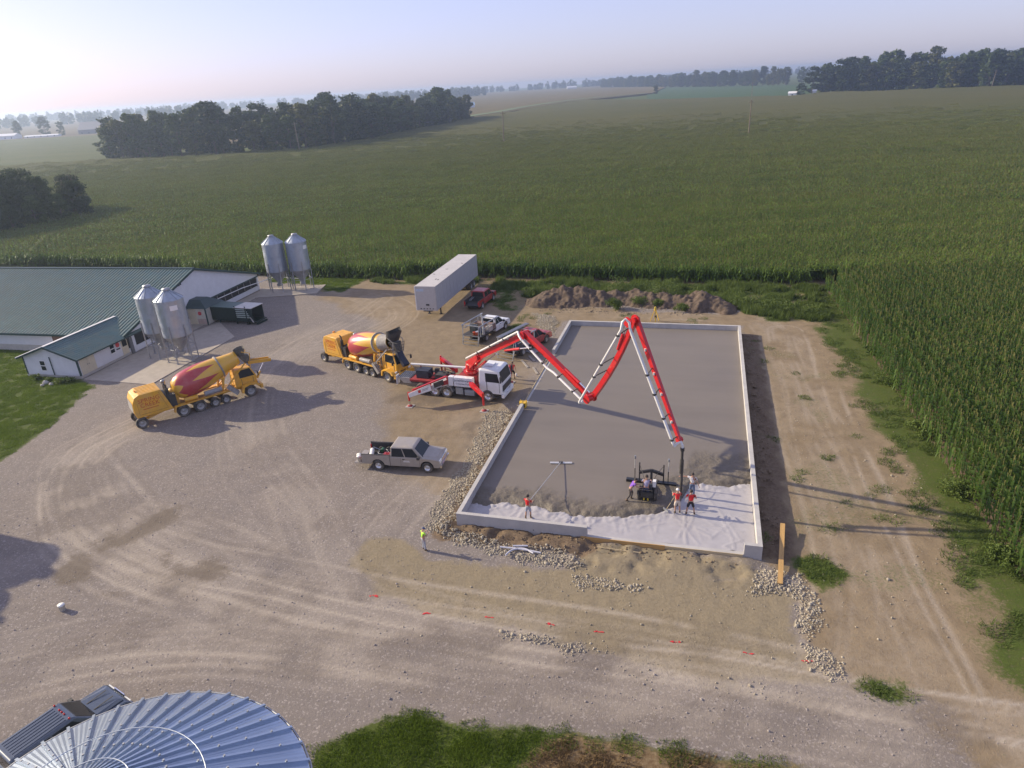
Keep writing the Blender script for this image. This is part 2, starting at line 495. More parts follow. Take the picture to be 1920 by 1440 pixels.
TRACKS = [  # centre lines of wheel paths, pixels
    ([(1950, 1392), (1700, 1345), (1400, 1285), (1100, 1235), (800, 1185), (560, 1140), (330, 1085), (200, 1035), (135, 985), (118, 900), (170, 840), (262, 795), (350, 750)], .9, 1.0),
    ([(1950, 1425), (1600, 1375), (1300, 1325), (1000, 1275), (700, 1235), (420, 1200), (200, 1215), (-50, 1270)], .7, 1.0),
    ([(1950, 1375), (1500, 1312), (1150, 1245), (900, 1200), (700, 1140), (640, 1080), (600, 1010), (560, 930), (500, 850), (480, 800)], .6, 1.0),
    ([(900, 1215), (640, 1150), (430, 1100), (300, 1030), (200, 930), (190, 870), (260, 815), (330, 790)], .6, 1.0),
    ([(760, 1170), (560, 1080), (400, 1000), (240, 960), (120, 1000), (40, 1050)], .5, 1.0),
    ([(640, 1200), (420, 1120), (250, 1020), (130, 870), (190, 815), (285, 770)], .6, 1.0),
    ([(700, 560), (640, 600), (560, 640), (500, 690), (470, 760), (480, 860), (560, 960)], .5, 1.0),
    ([(600, 545), (680, 555), (740, 590), (650, 640), (560, 660), (500, 700)], .5, 1.0),
    ([(900, 760), (860, 820), (800, 900), (740, 960), (690, 1030)], .6, 1.0),
    ([(980, 700), (900, 800), (830, 880), (770, 950)], .4, 1.0),
    ([(1470, 620), (1520, 760), (1580, 900), (1640, 1050), (1700, 1200), (1740, 1330)], .55, 1.0),
    ([(1440, 610), (1480, 720), (1530, 880), (1570, 1000), (1600, 1120), (1600, 1290)], .45, 1.0),
    ([(1060, 588), (1200, 592), (1400, 597), (1480, 640)], .4, 1.0),
]
NOPAD = gpoly([(150, 712), (250, 722), (400, 668), (300, 640), (243, 660)])

# ---- one sheet: fine in the yard, coarser to the horizon
def axis_coords(lo, hi, step, far):
    mid = np.arange(lo, hi + 1e-6, step)
    out = [mid[-1]]; d = step
    while out[-1] < far:
        d *= 1.22; out.append(out[-1] + d)
    low = [mid[0]]; d = step
    while low[-1] > -far:
        d *= 1.22; low.append(low[-1] - d)
    return np.array(low[:0:-1] + list(mid) + out[1:])
gx = axis_coords(-62, 46, .17, 4600)
gy = axis_coords(12.5, 106, .17, 4600)
gy = gy[gy > -900]
GX, GY = np.meshgrid(gx, gy)
P2 = np.c_[GX.ravel(), GY.ravel()]
fine = (P2[:, 0] > -70) & (P2[:, 0] < 55) & (P2[:, 1] > 5) & (P2[:, 1] < 115)
def zone(polys, soft=.8, nz=1.2, scale=.6):
    out = np.zeros(len(P2))
    Q = P2[fine]
    w = (N1.fbm(Q[:, 0], Q[:, 1], scale, 4) - .5) * nz * 2
    best = np.full(len(Q), -1e9)
    for p in polys:
        best = np.maximum(best, sdf(Q, p))
    out[fine] = sstep(-soft, soft, best + w)
    return out
A = {}
A['grass'] = zone([LAWN, LAWN_S, LAWN_N], .35, .5) * (1 - .0)
weed_n = np.zeros(len(P2)); weed_n[fine] = sstep(.46, .66, N2.fbm(P2[fine, 0], P2[fine, 1], .45, 4))
A['grass'] = np.maximum(A['grass'], zone([WEEDS] + GRASS_N, .9, 1.6) * (.3 + .7 * weed_n))
A['grass'] = np.maximum(A['grass'], zone(PATCHES, .6, 1.0) * weed_n)
A['grass'] = np.maximum(A['grass'], .28 * zone([DIRT], .5, 1.0) * np.where(fine, 1, 0) * sstep(.56, .74, np.where(fine, N3.fbm(P2[:, 0], P2[:, 1], .38, 4), 0)))
dd = np.full(len(P2), -99.0)
dd[fine] = sdf(P2[fine], np.array(CORN_EDGE + [(300, -6), (300, 400), (-300, 400)]))
strip_n = np.zeros(len(P2)); strip_n[fine] = N1.fbm(P2[fine, 0], P2[fine, 1], .35, 4)
A['grass'] = np.maximum(A['grass'], sstep(-3.6, -1.6, dd + (strip_n - .5) * 4.0) * (P2[:, 0] > 15) * fine * .9)
A['grass'] = np.where(dd > .3, .15, A['grass'])
A['soil'] = np.where(dd > .3, 1.0, 0.0)
A['grass'] = np.where(fine, A['grass'], 1.0)
A['dead'] = zone([DEAD], .5, .9)
A['clay'] = np.maximum(zone([CLAY], .5, .9), zone([PITFRONT], .5, .6))
A['dirt'] = np.maximum(zone([DIRT, WEEDS] + GRASS_N, .7, 1.0), .75 * zone([YARDDIRT], 1.6, 2.0, .3))
A['dirt'] = np.maximum(A['dirt'], sstep(-8, -4.5, dd + (np.where(fine, N2.fbm(P2[:, 0], P2[:, 1], .5, 3), 0) - .5) * 3) * (P2[:, 0] > 16) * (P2[:, 1] < 92) * fine)
A['wet'] = zone(STAINS, .8, 1.5)
tr = np.zeros(len(P2)); trd = np.zeros(len(P2))
Qf = P2[fine]
brk = N2.fbm(Qf[:, 0], Qf[:, 1], .35, 4)
rngt = np.random.default_rng(5)
def lateral(Q, c):
    """signed sideways distance from a path and distance along it, for every point"""
    best = np.full(len(Q), 1e9); lat = np.zeros(len(Q)); arc = np.zeros(len(Q)); s0 = 0.0
    for i in range(len(c) - 1):
        d = c[i + 1] - c[i]; L = np.linalg.norm(d) + 1e-9; d = d / L
        r_ = Q - c[i]; t = np.clip(r_ @ d, 0, L); n_ = r_[:, 1] * d[0] - r_[:, 0] * d[1]
        dist = np.hypot(r_[:, 0] - t * d[0], r_[:, 1] - t * d[1]); m = dist < best
        best[m] = dist[m]; lat[m] = np.sign(n_[m]) * dist[m]; arc[m] = s0 + t[m]; s0 += L
    return best, lat, arc, s0
for k, (pl, w, _) in enumerate(TRACKS):
    c = spline(gpoly(pl), 5)
    lo, hi = c.min(0) - 5, c.max(0) + 5
    idx = np.where((Qf[:, 0] > lo[0]) & (Qf[:, 0] < hi[0]) & (Qf[:, 1] > lo[1]) & (Qf[:, 1] < hi[1]))[0]
    best, lat, arc, Lt = lateral(Qf[idx], c)
    m = best < 4.5; idx, lat, arc = idx[m], lat[m], arc[m]
    bk = brk[idx]
    acc = np.zeros(len(idx)); accd = np.zeros(len(idx))
    for j in range(9):
        off0 = rngt.normal(0, 1.0); a0 = rngt.uniform(-.2, .6) * Lt; a1 = a0 + rngt.uniform(.3, .9) * Lt
        wob = (N3.fbm(arc + 37 * j + 91 * k, arc * 0, .07, 2) - .5) * 1.6
        gate = sstep(a0, a0 + 5, arc) * (1 - sstep(a1 - 5, a1, arc))
        for side in (-.95, .95):
            d = np.abs(lat - off0 - wob - side); wd = rngt.uniform(.10, .24); it = rngt.uniform(.35, 1.0)
            acc = np.maximum(acc, np.exp(-(d / wd) ** 2) * gate * it)
            accd = np.maximum(accd, np.exp(-((d - wd * 2.2) / (wd * .8)) ** 2) * gate * it * .8)
    broad = (1 - sstep(.8, 2.8, np.abs(lat))) * .35
    tr[np.where(fine)[0][idx]] = np.maximum(tr[np.where(fine)[0][idx]], np.maximum(acc * sstep(.25, .5, bk), broad * sstep(.3, .6, bk)) * w)
    trd[np.where(fine)[0][idx]] = np.maximum(trd[np.where(fine)[0][idx]], accd * w * sstep(.35, .6, 1 - bk))
A['track'] = tr
A['rut'] = trd
u_, v_ = uv(P2)
inpit = (u_ > .1) & (u_ < PIT_W - .1) & (v_ > .1) & (v_ < PIT_L - .1)
# soil heaped against the walls
Z = np.zeros(len(P2))
Z[fine] += (N1.fbm(Qf[:, 0], Qf[:, 1], .5, 4) - .5) * .05 + (N2.fbm(Qf[:, 0], Qf[:, 1], 2.1, 3) - .5) * .05 * (A['clay'][fine] + .7 * A['dirt'][fine] + .2)
def heap(u0, u1, v0, v1, w, h):
    du = np.maximum(np.maximum(u0 - u_, u_ - u1), 0); dv = np.maximum(np.maximum(v0 - v_, v_ - v1), 0)
    d = np.hypot(du, dv)
    lump = np.zeros(len(P2)); lump[fine] = N3.fbm(Qf[:, 0], Qf[:, 1], 1.3, 4)
    f = (1 - sstep(0, w, d)) * sstep(.3, .62, lump)
    return f * h, (1 - sstep(w * .5, w * 1.3, d + (lump - .5)))
h1, s1 = heap(-.6, 8.0, -.8, .2, .8, .26)
h2, s2 = heap(-.6, .1, -.5, 16.0, .5, .2)
h3, s3 = heap(17.8, 19.0, 1.0, 37, .8, .22)
h4, s4 = heap(8.0, 17, -1.8, -.2, 1.2, .28)
h4 = h4 * .6
Z += np.maximum(np.maximum(h1, h2), np.maximum(h3, h4))
A['heap'] = np.clip(np.maximum(np.maximum(s1, s2), s3), 0, 1) * np.where(fine, 1, 0)
for zp in STONE_ZONES:
    q = np.zeros(len(P2)); q[fine] = sstep(-.1, .9, sdf(Qf, zp)); Z += q * .08
Z -= A['track'] * .02
Z = np.where(inpit, -.08, Z)
Z = np.where(fine, Z, 0)
ny, nx = GX.shape
ii = (np.arange(ny - 1)[:, None] * nx + np.arange(nx - 1)[None, :]).ravel()
FQ = np.c_[ii, ii + 1, ii + nx + 1, ii + nx]

def attr_node(nt, name):
    n = nt.nodes.new('ShaderNodeAttribute'); n.attribute_name = name; return n.outputs['Fac']
def noise_node(nt, vec, scale, detail=4, rough=.6, lo=.3, hi=.7):
    n = nt.nodes.new('ShaderNodeTexNoise'); n.inputs['Scale'].default_value = scale; n.inputs['Detail'].default_value = detail; n.inputs['Roughness'].default_value = rough
    nt.links.new(vec, n.inputs['Vector'])
    m = nt.nodes.new('ShaderNodeMapRange'); m.inputs['From Min'].default_value = lo; m.inputs['From Max'].default_value = hi
    nt.links.new(n.outputs['Fac'], m.inputs['Value'])
    return m.outputs[0]
def mixc(nt, fac, a, b):
    m = nt.nodes.new('ShaderNodeMix'); m.data_type = 'RGBA'
    for s_, v in ((m.inputs[0], fac), (m.inputs[6], a), (m.inputs[7], b)):
        if hasattr(v, 'is_output') or hasattr(v, 'links'):
            nt.links.new(v, s_)
        elif isinstance(v, (int, float)):
            s_.default_value = v
        else:
            s_.default_value = (*v, 1)
    return m.outputs[2]
def mathn(nt, op, a, b=None, c=None, clamp=False):
    m = nt.nodes.new('ShaderNodeMath'); m.operation = op; m.use_clamp = clamp
    for i, v in enumerate((a, b, c)):
        if v is None: continue
        if isinstance(v, (int, float)): m.inputs[i].default_value = v
        else: nt.links.new(v, m.inputs[i])
    return m.outputs[0]
gm = bpy.data.materials.new('gravel_and_soil'); gm.use_nodes = True
nt = gm.node_tree; bs = nt.nodes['Principled BSDF']
bs.inputs['Roughness'].default_value = .95; bs.inputs['Specular IOR Level'].default_value = .12
tc = nt.nodes.new('ShaderNodeTexCoord'); OC = tc.outputs['Object']
big = noise_node(nt, OC, .11, 4)
mid = noise_node(nt, OC, .9, 5, .65)
fin = noise_node(nt, OC, 5.5, 6, .7)
grit = noise_node(nt, OC, 26, 3, .7, .35, .65)
vor = nt.nodes.new('ShaderNodeTexVoronoi'); vor.inputs['Scale'].default_value = 13.0; nt.links.new(OC, vor.inputs['Vector'])
vors = nt.nodes.new('ShaderNodeSeparateColor'); nt.links.new(vor.outputs['Color'], vors.inputs[0])
pebble = nt.nodes.new('ShaderNodeMapRange'); pebble.inputs['From Min'].default_value = .80; pebble.inputs['From Max'].default_value = 1.0; nt.links.new(vors.outputs[0], pebble.inputs['Value'])
grav = mixc(nt, mid, (.230, .195, .166), (.318, .270, .226))
grav = mixc(nt, mathn(nt, 'MULTIPLY', big, .75), grav, (.235, .212, .200))
grav = mixc(nt, mathn(nt, 'MULTIPLY', grit, .72), grav, (.16, .138, .13))
grav = mixc(nt, mathn(nt, 'MULTIPLY', pebble.outputs[0], .65), grav, (.42, .375, .345))
clay = mixc(nt, fin, (.205, .165, .105), (.315, .262, .178))
clay = mixc(nt, mathn(nt, 'MULTIPLY', mid, .5), clay, (.255, .215, .15))
dirt = mixc(nt, mid, (.192, .142, .088), (.305, .235, .150))
dirt = mixc(nt, mathn(nt, 'MULTIPLY', fin, .6), dirt, (.24, .186, .118))
soil = mixc(nt, fin, (.12, .085, .058), (.23, .17, .115))
gras = mixc(nt, fin, (.042, .066, .012), (.10, .14, .028))
gras = mixc(nt, mathn(nt, 'MULTIPLY', mid, .5), gras, (.10, .10, .035))
dead = mixc(nt, fin, (.11, .062, .03), (.27, .205, .12))
wet = mixc(nt, fin, (.13, .105, .08), (.19, .155, .12))
pale_track = mixc(nt, fin, (.38, .325, .27), (.48, .42, .345))  # pale dusty tone of the wheel tracks
def edge(name, amt=.5, lo=.2, hi=.8):
    """sharpen a painted zone with fine noise so its edge is ragged"""
    a = attr_node(nt, name)
    s_ = mathn(nt, 'MULTIPLY_ADD', mathn(nt, 'SUBTRACT', fin, .5), amt, a)
    m = nt.nodes.new('ShaderNodeMapRange'); m.inputs['From Min'].default_value = lo; m.inputs['From Max'].default_value = hi
    nt.links.new(s_, m.inputs['Value']); return m.outputs[0]
c = mixc(nt, edge('dirt', .6), grav, dirt)
c = mixc(nt, edge('clay', .6), c, clay)
c = mixc(nt, mathn(nt, 'MULTIPLY', edge('track', .25, .02, .9), .9), c, pale_track)
c = mixc(nt, mathn(nt, 'MULTIPLY', edge('rut', .25, .02, .9), .6), c, wet)
c = mixc(nt, mathn(nt, 'MULTIPLY', edge('wet', .9), .8), c, wet)
c = mixc(nt, edge('heap', .6), c, soil)
c = mixc(nt, edge('grass', .8), c, gras)
c = mixc(nt, edge('dead', .7), c, dead)
c = mixc(nt, attr_node(nt, 'soil'), c, soil)
nt.links.new(c, bs.inputs['Base Color'])
hgt = mathn(nt, 'ADD', mathn(nt, 'MULTIPLY', fin, .6), mathn(nt, 'MULTIPLY', grit, .35))
bmp = nt.nodes.new('ShaderNodeBump'); bmp.inputs['Strength'].default_value = .55; bmp.inputs['Distance'].default_value = .06
nt.links.new(hgt, bmp.inputs['Height']); nt.links.new(bmp.outputs[0], bs.inputs['Normal'])
gme = mesh_np('ground', np.c_[P2, Z], FQ, gm, True)
for k_, a_ in A.items():
    at = gme.attributes.new(k_, 'FLOAT', 'POINT')
    at.data.foreach_set('value', np.ascontiguousarray(a_, np.float32))
tag(link('ground', gme), kind='structure')

def gz(x, y):
    """ground height near a point"""
    i = np.clip(np.searchsorted(gx, x), 0, nx - 1); j = np.clip(np.searchsorted(gy, y), 0, ny - 1)
    return Z[j * nx + i]

# ------------------------------------------------------------------ concrete pads
padm = mat('pad_concrete', (.36, .315, .265), .85, var=.12, scale=1.3, bump=.15, bscale=20)
def slab_poly(name, poly, z0, z1, m):
    mb = MB(); mb.prism([tuple(p) for p in poly], z0, z1, axis='z')
    o = mb.build(name, m)
    return tag(o, kind='structure')
slab_poly('concrete_pad', gpoly([(158, 712), (283, 722), (440, 632), (412, 605), (275, 655), (243, 668)])[::-1], -.1, .07, padm)
slab_poly('silo_pad', np.array([(-35.2, 97.2), (-34.6, 92.6), (-26.2, 92.9), (-25.9, 97.4)]), -.1, .12, padm)
apron = slab_poly('barn_apron', np.array([(-41.2, 73.5), (-39.6, 73.2), (-33.6, 96.4), (-35.0, 97.0)]), -.1, .05, padm)

# ------------------------------------------------------------------ far fields (each its own sheet, stacked clear of each other)
def field(name, poly, z, c0, c1, kind='structure', scale=.05, fine_s=1.2, bump=.5, label=None, stretch=(1, 1, 1)):
    m = bpy.data.materials.new(name + '_crop'); m.use_nodes = True
    t = m.node_tree; b = t.nodes['Principled BSDF']; b.inputs['Roughness'].default_value = .9; b.inputs['Specular IOR Level'].default_value = .1
    co = t.nodes.new('ShaderNodeTexCoord')
    mp = t.nodes.new('ShaderNodeMapping'); mp.inputs['Scale'].default_value = stretch; mp.inputs['Rotation'].default_value = (0, 0, R(19))
    t.links.new(co.outputs['Object'], mp.inputs['Vector'])
    a = noise_node(t, mp.outputs[0], scale, 5); f = noise_node(t, co.outputs['Object'], fine_s, 4, .7, .3, .7)
    col = mixc(t, a, c0, c1)
    col = mixc(t, mathn(t, 'MULTIPLY', f, .5), col, tuple(x * .45 for x in c0))
    t.links.new(col, b.inputs['Base Color'])
    bp = t.nodes.new('ShaderNodeBump'); bp.inputs['Strength'].default_value = bump; bp.inputs['Distance'].default_value = .8
    t.links.new(f, bp.inputs['Height']); t.links.new(bp.outputs[0], b.inputs['Normal'])
    mb = MB(); n = len(poly)
    mb.prism([tuple(p) for p in poly], -.3, z, axis='z')
    return tag(mb.build(name, m), kind=kind)
waterway = spline(gpoly([(800, 240), (880, 224), (940, 214), (990, 204), (1060, 193), (1130, 185), (1215, 178)]), 8)
CORN_POLY = np.array(CORN_EDGE + [(60, -60), (700, -60), (760, 480), (413, 590), (302, 692), (268, 662), (166, 802), (120, 960), (86, 909), (30, 745), (-22, 602), (-60, 470), (-72, 427), (-90, 362), (-131, 358), (-198, 372), (-250, 364), (-330, 300)])
edge_r = np.array([(38.6, 80.6), (25.5, 27.6)])
er_d = (edge_r[1] - edge_r[0]) / np.linalg.norm(edge_r[1] - edge_r[0]); er_n = np.array([-er_d[1], er_d[0]])   # points right of the edge
def right_block(Q):
    rel = Q - edge_r[0]
    return (rel @ er_n > -.6) & (rel @ er_d > -3 - np.clip(rel @ er_n, 0, 60) * .12)
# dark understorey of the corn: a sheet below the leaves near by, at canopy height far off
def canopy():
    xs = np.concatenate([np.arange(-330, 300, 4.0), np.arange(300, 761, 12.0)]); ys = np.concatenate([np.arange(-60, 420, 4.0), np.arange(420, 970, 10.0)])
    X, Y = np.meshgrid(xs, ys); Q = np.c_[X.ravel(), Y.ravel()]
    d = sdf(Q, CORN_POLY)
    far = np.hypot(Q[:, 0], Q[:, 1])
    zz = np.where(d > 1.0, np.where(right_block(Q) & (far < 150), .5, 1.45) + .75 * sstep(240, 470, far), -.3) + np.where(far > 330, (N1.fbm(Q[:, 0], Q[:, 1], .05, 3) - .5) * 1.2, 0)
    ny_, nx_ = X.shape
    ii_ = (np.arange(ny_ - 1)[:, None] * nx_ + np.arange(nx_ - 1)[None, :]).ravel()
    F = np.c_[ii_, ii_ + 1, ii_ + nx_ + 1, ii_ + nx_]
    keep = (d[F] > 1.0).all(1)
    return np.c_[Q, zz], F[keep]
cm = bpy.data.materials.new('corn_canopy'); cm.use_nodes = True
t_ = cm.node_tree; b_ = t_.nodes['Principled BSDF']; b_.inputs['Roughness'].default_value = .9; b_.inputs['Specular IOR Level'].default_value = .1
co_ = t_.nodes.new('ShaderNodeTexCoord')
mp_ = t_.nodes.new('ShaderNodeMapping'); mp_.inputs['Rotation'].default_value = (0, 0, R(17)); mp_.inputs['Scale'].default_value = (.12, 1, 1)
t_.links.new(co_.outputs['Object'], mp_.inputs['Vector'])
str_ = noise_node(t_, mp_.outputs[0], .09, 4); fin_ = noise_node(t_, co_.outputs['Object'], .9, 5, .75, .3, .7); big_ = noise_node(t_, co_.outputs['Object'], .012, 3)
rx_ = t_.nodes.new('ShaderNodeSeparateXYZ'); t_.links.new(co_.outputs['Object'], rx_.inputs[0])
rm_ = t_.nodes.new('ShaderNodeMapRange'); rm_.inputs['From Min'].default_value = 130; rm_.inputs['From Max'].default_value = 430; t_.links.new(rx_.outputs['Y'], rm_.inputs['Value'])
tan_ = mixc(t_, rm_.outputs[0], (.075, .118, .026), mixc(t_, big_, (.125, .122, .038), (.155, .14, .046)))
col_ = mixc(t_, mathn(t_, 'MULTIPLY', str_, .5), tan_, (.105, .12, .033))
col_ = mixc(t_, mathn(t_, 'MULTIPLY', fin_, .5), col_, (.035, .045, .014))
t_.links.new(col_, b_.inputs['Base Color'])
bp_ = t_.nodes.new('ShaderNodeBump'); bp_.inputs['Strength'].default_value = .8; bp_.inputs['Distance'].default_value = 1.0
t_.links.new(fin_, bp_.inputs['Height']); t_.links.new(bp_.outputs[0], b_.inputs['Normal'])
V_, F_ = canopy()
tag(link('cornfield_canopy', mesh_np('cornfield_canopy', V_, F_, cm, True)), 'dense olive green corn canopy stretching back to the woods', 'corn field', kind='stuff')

corn_leaf = leafmat('corn_leaf', (.050, .118, .016), (.185, .272, .044), .45, .5, .16, (R(-18.8), .09), .4, .6, (.20, .19, .06))
row_leaf = leafmat('corn_row_leaf', (.034, .088, .016), (.135, .205, .040), .4, .5, .3)
corn_tassel = leafmat('corn_tassel', (.105, .12, .035), (.18, .175, .06), .3, .8, .1)
corn_stalk = mat('corn_stalk', (.12, .13, .04), .7, var=.3, scale=6)
def corn_plant(rng, ox, oy, h, nl, seg, V, F, MI, lw=1.0, ll=1.0, ax=None):
    """one maize plant appended to V, F: crossed stalk, arching leaves, tassel"""
    lean = rng.normal(0, .05, 2)
    def pt(z): return np.array([ox + lean[0] * z, oy + lean[1] * z, z])
    def strip(pts, wid, side, mi):
        o = len(V)
        for p, w in zip(pts, wid):
            V.append(p - side * w); V.append(p + side * w)
        for k in range(len(pts) - 1):
            F.append((o + 2 * k, o + 2 * k + 1, o + 2 * k + 3, o + 2 * k + 2)); MI.append(mi)
    a = rng.random() * PI
    strip([pt(0), pt(h * .93)], [.022 * lw, .012 * lw], np.array([math.cos(a), math.sin(a), 0]), 2)
    base = rng.random() * PI if ax is None else ax + rng.normal(0, .15)
    for k in range(nl):
        z0 = h * (.22 + .68 * k / max(nl - 1, 1)) + rng.normal(0, .04)
        ang = base + PI * k + rng.normal(0, .45 if ax is None else .16)
        d = np.array([math.cos(ang), math.sin(ang), 0]); s_ = np.array([-d[1], d[0], 0])
        L = ll * rng.uniform(.55, .95) * (1 - .35 * (k / nl)) * (.75 + .25 * lw)
        rise = rng.uniform(.25, .5)
        p0 = pt(z0)
        pts = [p0]; wid = [.02 * lw]
        for q in range(1, seg + 1):
            tt = q / seg
            pts.append(p0 + d * L * tt + np.array([0, 0, rise * tt * 1.6 - (rise * 1.6 + rng.uniform(.15, .45)) * tt * tt]))
            wid.append((.055 * math.sin(PI * min(.15 + tt * .85, .97)) + .006) * lw)
        strip(pts, wid, s_, 0)
    for q in range(2):
        ang = rng.random() * PI
        strip([pt(h * .92), pt(h * 1.08) + rng.normal(0, .03, 3)], [.012 * min(lw, 1.2), .026 * min(lw, 1.3)], np.array([math.cos(ang), math.sin(ang), 0]), 1)
def corn_patch(seed, rows, length, gap, nl, seg, lw=1.0, name='corn_patch', rowgap=.76, ll=1.0, ax=None, lm=None):
    rng = np.random.default_rng(seed); V = []; F = []; MI = []
    for r_ in range(rows):
        y = (r_ - (rows - 1) / 2) * rowgap
        x = -length / 2 + gap * rng.random()
        while x < length / 2:
            corn_plant(rng, x, y + rng.normal(0, .05), rng.normal(2.25, .13), nl, seg, V, F, MI, lw, ll, ax)
            x += gap * rng.uniform(.7, 1.3)
    return mesh_np(name, np.array(V), np.array(F), [lm or corn_leaf, corn_tassel, corn_stalk], False, MI)
def source_collection(name, meshes):
    c = bpy.data.collections.new(name)
    for i, me in enumerate(meshes):
        o = bpy.data.objects.new('%s_%02d' % (name, i), me); c.objects.link(o)
    return c
def scatter(name, pts, rots, scales, idx, coll, label=None, cat=None):
    """one object that carries its copies through geometry nodes"""
    me = bpy.data.meshes.new(name)
    me.vertices.add(len(pts)); me.vertices.foreach_set('co', np.ascontiguousarray(pts, np.float32).ravel())
    for nm, typ, dat in (('rot', 'FLOAT', rots), ('scl', 'FLOAT', scales)):
        at = me.attributes.new(nm, typ, 'POINT'); at.data.foreach_set('value', np.ascontiguousarray(dat, np.float32))
    at = me.attributes.new('idx', 'INT', 'POINT'); at.data.foreach_set('value', np.ascontiguousarray(idx, np.int32))
    o = link(name, me)
    g = bpy.data.node_groups.new(name + '_scatter', 'GeometryNodeTree')
    g.interface.new_socket('Geometry', in_out='INPUT', socket_type='NodeSocketGeometry')
    g.interface.new_socket('Geometry', in_out='OUTPUT', socket_type='NodeSocketGeometry')
    gi = g.nodes.new('NodeGroupInput'); go = g.nodes.new('NodeGroupOutput')
    ip = g.nodes.new('GeometryNodeInstanceOnPoints'); ci = g.nodes.new('GeometryNodeCollectionInfo')
    ci.inputs['Collection'].default_value = coll; ci.inputs['Separate Children'].default_value = True; ci.inputs['Reset Children'].default_value = True
    def na(nm, typ):
        n = g.nodes.new('GeometryNodeInputNamedAttribute'); n.data_type = typ; n.inputs['Name'].default_value = nm
        return next(s_ for s_ in n.outputs if s_.enabled and s_.name == 'Attribute')
    cx = g.nodes.new('ShaderNodeCombineXYZ'); g.links.new(na('rot', 'FLOAT'), cx.inputs['Z'])
    er = g.nodes.new('FunctionNodeEulerToRotation'); g.links.new(cx.outputs[0], er.inputs[0])
    g.links.new(gi.outputs[0], ip.inputs['Points']); g.links.new(ci.outputs[0], ip.inputs['Instance'])
    ip.inputs['Pick Instance'].default_value = True
    g.links.new(na('idx', 'INT'), ip.inputs['Instance Index']); g.links.new(er.outputs[0], ip.inputs['Rotation']); g.links.new(na('scl', 'FLOAT'), ip.inputs['Scale'])
    g.links.new(ip.outputs[0], go.inputs[0])
    md = o.modifiers.new('scatter', 'NODES'); md.node_group = g
    return tag(o, label, cat, kind='stuff')
near_src = source_collection('corn_near_source', [corn_patch(100 + i, 3, 2.0, .2, 9, 3) for i in range(6)])
row_src = source_collection('corn_row_source', [corn_patch(150 + i, 3, 2.0, .17, 9, 3, 1.0, 'corn_patch', .96, .75, 0.0, row_leaf) for i in range(6)])
mid_src = source_collection('corn_mid_source', [corn_patch(200 + i, 6, 4.0, .3, 5, 2, 1.9) for i in range(5)])
ROW_R = R(75.8)                                  # rows beside the pit run along its length
ROW_N = R(-18.8)                                 # rows of the main field run along its near edge
def patch_points(az, du, dv, region, origin=(0, 0)):
    """grid of patch centres aligned with the rows, clipped by region(Q) -> mask"""
    e = np.array([math.cos(az), math.sin(az)]); n_ = np.array([-e[1], e[0]])
    a = np.arange(-int(900 / du), int(900 / du)) * du; b = np.arange(-int(900 / dv), int(900 / dv)) * dv
    A_, B_ = np.meshgrid(a, b)
    Q = A_.ravel()[:, None] * e + B_.ravel()[:, None] * n_ + np.asarray(origin)
    return Q[region(Q)]
def in_view(Q, m=6):
    ang = np.degrees(np.arctan2(Q[:, 0], Q[:, 1]))
    return (np.abs(ang) < 41 + m) & (Q[:, 1] > -10)
def region_near_right(Q): return right_block(Q) & in_view(Q, 5) & (sdf(Q, CORN_POLY) > 2.2) & (np.hypot(Q[:, 0], Q[:, 1]) < 125)
def region_near_main(Q): return ~right_block(Q) & in_view(Q) & (sdf(Q, CORN_POLY) > 1.0) & (np.hypot(Q[:, 0], Q[:, 1]) < 150)
def region_mid(Q):
    h = np.hypot(Q[:, 0], Q[:, 1]); r = right_block(Q)
    return in_view(Q) & (sdf(Q, CORN_POLY) > 1.5) & (h < 290 + 190 * RNG.random(len(Q)) ** 1.5) & np.where(r, h >= 125, h >= 150)
o_r = edge_r[0] + er_n * 3.09
q1 = patch_points(ROW_R, 2.0, 2.88, region_near_right, o_r)
q2 = patch_points(ROW_N, 2.0, 2.28, region_near_main)
q3 = patch_points(ROW_N, 4.0, 4.56, region_mid)
def mk(q, az, n, jit=.012):
    flip = RNG.integers(0, 2, len(q)) * PI
    return np.c_[q, np.zeros(len(q))], np.full(len(q), az) + flip + RNG.normal(0, jit, len(q)), RNG.normal(1, .035, len(q)) * (1 + .22 * (N2.fbm(q @ np.array([math.cos(ROW_N), math.sin(ROW_N)]) * .12, q @ np.array([-math.sin(ROW_N), math.cos(ROW_N)]), .11, 3) - .5)), RNG.integers(0, n, len(q))
pr_ = mk(q1, ROW_R, 6, .0)
scatter('cornfield_rows', pr_[0], pr_[1], pr_[2] * 0 + 1, pr_[3], row_src, 'tall corn standing in straight rows beside the dirt strip', 'corn field')
pa = mk(q2, ROW_N, 6)
scatter('cornfield_headland', *pa, near_src, 'tall corn along the near edge of the big field behind the barn', 'corn field')
scatter('cornfield_middle', *mk(q3, ROW_N, 5), mid_src, 'olive corn in the middle of the big field before the woods', 'corn field')
